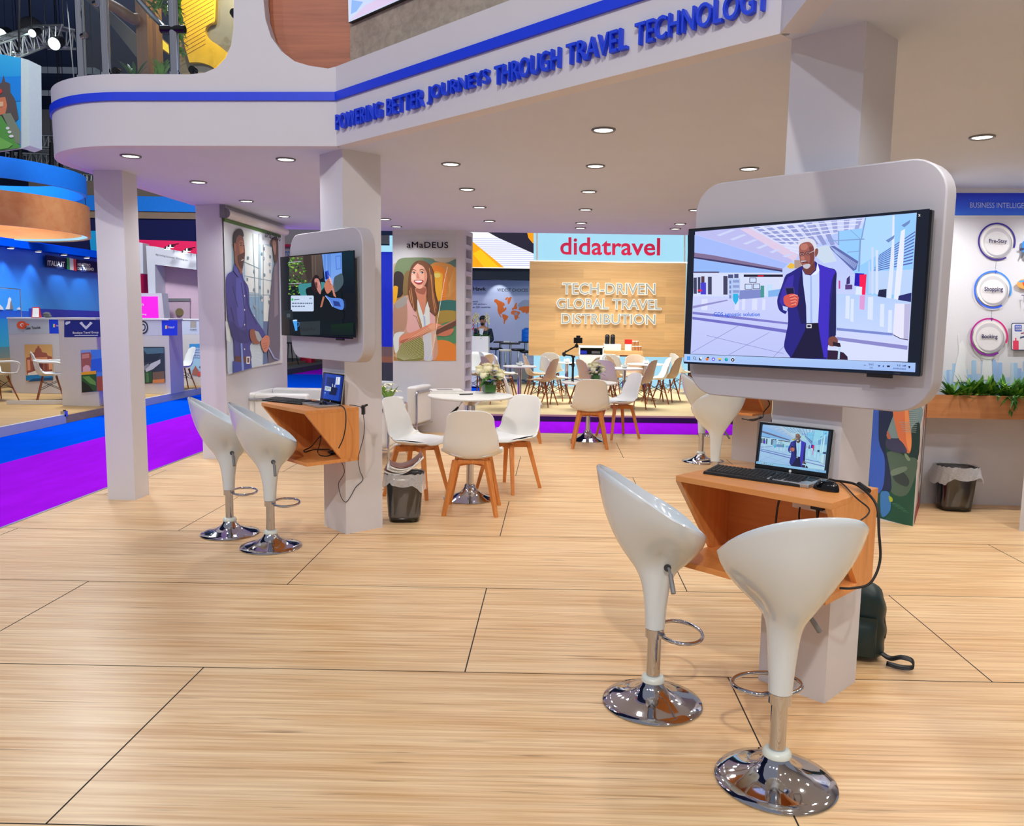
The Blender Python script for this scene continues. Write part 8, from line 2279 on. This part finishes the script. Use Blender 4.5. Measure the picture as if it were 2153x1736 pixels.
def ringart(cx, cy, c1, c2):
    r, n = 84, 44
    pts = [math.radians(20 - (320 * k / n)) for k in range(n + 1)]   # from lower right, over the top, round to the lower right
    for k in range(n):
        t_ = k / n; c = tuple(int(c1[q] * (1 - t_) + c2[q] * t_) for q in range(3))
        a, b = pts[k], pts[k + 1]
        g_.append((c, TB((cx + (r - 7) * math.cos(a), cy + (r - 7) * math.sin(a)), (cx + r * math.cos(a), cy + r * math.sin(a)), (cx + r * math.cos(b), cy + r * math.sin(b)), (cx + (r - 7) * math.cos(b), cy + (r - 7) * math.sin(b)))))
    g_.append(((222, 224, 230), TB(*ell(cx, cy, 72, 72, 36)))); g_.append(((150, 150, 160), TB(*ell(cx + 6, cy + 9, 62, 62, 36)))); g_.append(((186, 187, 194), TB(*ell(cx, cy, 61, 61, 36)))); g_.append(((208, 209, 214), TB(*ell(cx - 1, cy + 7, 55, 52, 36))))
ringart(264, 238, (44, 30, 140), (54, 34, 120)); ringart(245, 451, (60, 140, 236), (40, 80, 214)); ringart(227, 660, (206, 30, 110), (120, 30, 160))
for x, y in ((257, 330), (238, 545)):
    for k in range(7): g_.append(((70, 72, 86), TB(*ell(x - 0.4 * k, y + 5 * k, 1.8, 1.8, 6))))
g_.append(((40, 90, 200), TB((248, 366), (262, 366), (255, 382)))); g_.append(((120, 30, 130), TB((230, 576), (244, 576), (237, 592))))
g_.append(((40, 130, 220), C(TB, (372, 250), (380, 236), (400, 236), (404, 280), (376, 290)))); g_.append(((40, 48, 90), TB((362, 268), (380, 266), (380, 276), (362, 280)))); g_.append(((80, 84, 92), TB((374, 285), (392, 285), (396, 315), (386, 315), (380, 298), (370, 315), (366, 312))))
g_.append(((214, 150, 80), TB(*ell(396, 426, 48, 24)))); g_.append(((70, 150, 220), TB((356, 412), (440, 400), (430, 414), (360, 420)))); g_.append(((200, 60, 40), TB((372, 420), (392, 416), (396, 432), (378, 436))))
g_.append(((40, 48, 80), TB(*rrect(324, 440, 598, 720, 8)))); g_.append(((204, 208, 222), TB(*rrect(327, 440, 602, 716, 6)))); g_.append(((64, 96, 190), TB(*rrect(338, 370, 606, 636, 4)))); g_.append(((206, 60, 90), TB(*rrect(331, 356, 676, 717, 4)))); g_.append(((206, 60, 90), TB((340, 664), (346, 664), (346, 676), (340, 676)))); g_.append(((60, 70, 110), TB((362, 660), (390, 652), (390, 660), (362, 668)))); g_.append(((120, 40, 70), TB((366, 642), (390, 638), (390, 643), (366, 647))))
t = thing('wall_graphic', 'printed business wall with a blue header and three ringed buttons', 'wall graphic', tuple(pb(2060, 828)))
picture('print', t, M['print'], g_, pb, (0, -1, 0), eps=0.0001)
M['hdr'] = mat('pale_header_letter', (206, 220, 250), 0.5); M['btn'] = mat('button_letter', (34, 22, 84), 0.5)
def TBL(txt, a, b, c, m_, bold): lettering('wall_text', t, m_, txt, pb(*TB(a)[0]), pb(*TB(b)[0]), pb(*TB(c)[0]), nrm=(0, -1, 0), bold=bold, off=0.025)
TBL('BUSINESS INTELLIGENCE', (140, 89), (431, 92), (140, 66), M['hdr'], -0.004)
TBL('Pre-Stay', (224, 249), (304, 250), (224, 227), M['btn'], 0.02); TBL('Shopping', (204, 463), (286, 464), (204, 438), M['btn'], 0.02); TBL('Booking', (192, 671), (262, 672), (192, 648), M['btn'], 0.02)
TBL('BOOK', (342, 619), (367, 619), (342, 611), M['paper'], 0.03); TBL('ROOM', (342, 630), (367, 630), (342, 622), M['paper'], 0.03); TBL('TJ', (367, 520), (400, 520), (367, 474), M['btn'], -0.01)

# block at the end of that wall: photo wrapped round its corner
TK = tr(1820, 840, 0.2857)
pk_ = lambda x, y: PP(x, y, BK0, N)
k_ = []
k_.append(((24, 62, 62), TK((20, 20), (410, 20), (346, 936), (20, 850)), (22, 78, 62)))
for c, p in [((112, 140, 150), [(150, 40), (405, 40), (398, 200), (340, 260), (230, 285), (150, 260)]), ((20, 50, 54), [(340, 210), (400, 180), (385, 440), (320, 430), (340, 320)]), ((70, 94, 84), [(150, 400), (220, 378), (300, 420), (378, 440), (366, 560), (300, 700), (190, 680), (170, 500)]), ((46, 62, 66), [(200, 540), (260, 520), (320, 590), (300, 640), (220, 600)]), ((100, 122, 110), [(190, 520), (290, 490), (300, 520), (200, 560)]), ((116, 140, 116), [(286, 404), (298, 396), (330, 440), (310, 448)]),
             ((22, 40, 78), [(60, 20), (225, 20), (205, 110), (162, 230), (142, 330), (160, 420), (185, 560), (186, 668), (120, 650), (100, 300)]), ((46, 88, 186), [(30, 20), (94, 30), (98, 300), (142, 440), (122, 660), (30, 640)]), ((196, 112, 76), [(204, 60), (308, 50), (325, 160), (340, 290), (330, 384), (300, 386), (262, 320), (232, 240)]), ((230, 140, 90), [(290, 60), (310, 60), (338, 290), (326, 380), (300, 300)]), ((52, 58, 92), [(160, 290), (240, 290), (290, 340), (300, 390), (200, 380), (150, 340)]), ((170, 96, 80), [(160, 230), (180, 260), (185, 290), (160, 280)]),
             ((48, 112, 180), [(132, 672), (176, 690), (184, 810), (120, 860), (110, 700)]), ((150, 170, 40), [(172, 708), (196, 720), (200, 745), (180, 750)])]: k_.append((c, C(TK, *p)))
for k in range(12): y = 80 + 14 * k; k_.append(((150, 172, 176), TK(*ln(3, (215 + 6 * k if k > 5 else 320, y), (396 - 2 * k, y + 4)))))
for k in range(6): k_.append(((60, 120, 96), TK(*ln(3, (180 + 20 * k, 760 + 12 * k), (250 + 14 * k, 768 + 12 * k)))))
t = thing('corner_graphic', 'photo print of an arm and rocks by the sea wrapped on a block', 'graphic', tuple(BK0))
picture('print', t, M['print'], k_, pk_, N, eps=0.0003)
sd = (BK2 - BK0).normalized(); sn = Vector((sd.y, -sd.x, 0))
cols = [((226, 216, 206), 0.09), ((190, 70, 60), 0.04), ((236, 232, 230), 0.12), ((120, 86, 80), 0.06), ((214, 206, 204), 0.10), ((44, 44, 52), 0.16), ((150, 140, 140), 0.08), ((196, 186, 186), 0.12), ((90, 84, 88), 0.08), ((168, 162, 164), 0.15)]
sL = []; x = 0.0; L = (BK2 - BK0).length
for c, ww in cols: sL.append((c, [(x * L, 0.0), ((x + ww) * L, 0.0), ((x + ww) * L, 2.7), (x * L, 2.7)])); x += ww
sL.append(((130, 40, 50), [(0.06 * L, 0.0), (0.75 * L, 0.0), (0.7 * L, 0.16), (0.1 * L, 0.1)])); sL.append(((200, 110, 90), [(0.5 * L, 0.75), (0.62 * L, 0.75), (0.62 * L, 0.9), (0.5 * L, 0.86)])); sL.append(((206, 206, 210), [(0.42 * L, 0.2), (0.62 * L, 0.3), (0.62 * L, 0.36), (0.42 * L, 0.27)]))
picture('side_print', t, M['print'], sL, lambda a, z: BK0 + sd * a + Vector((0, 0, z)), sn, eps=0.0003)
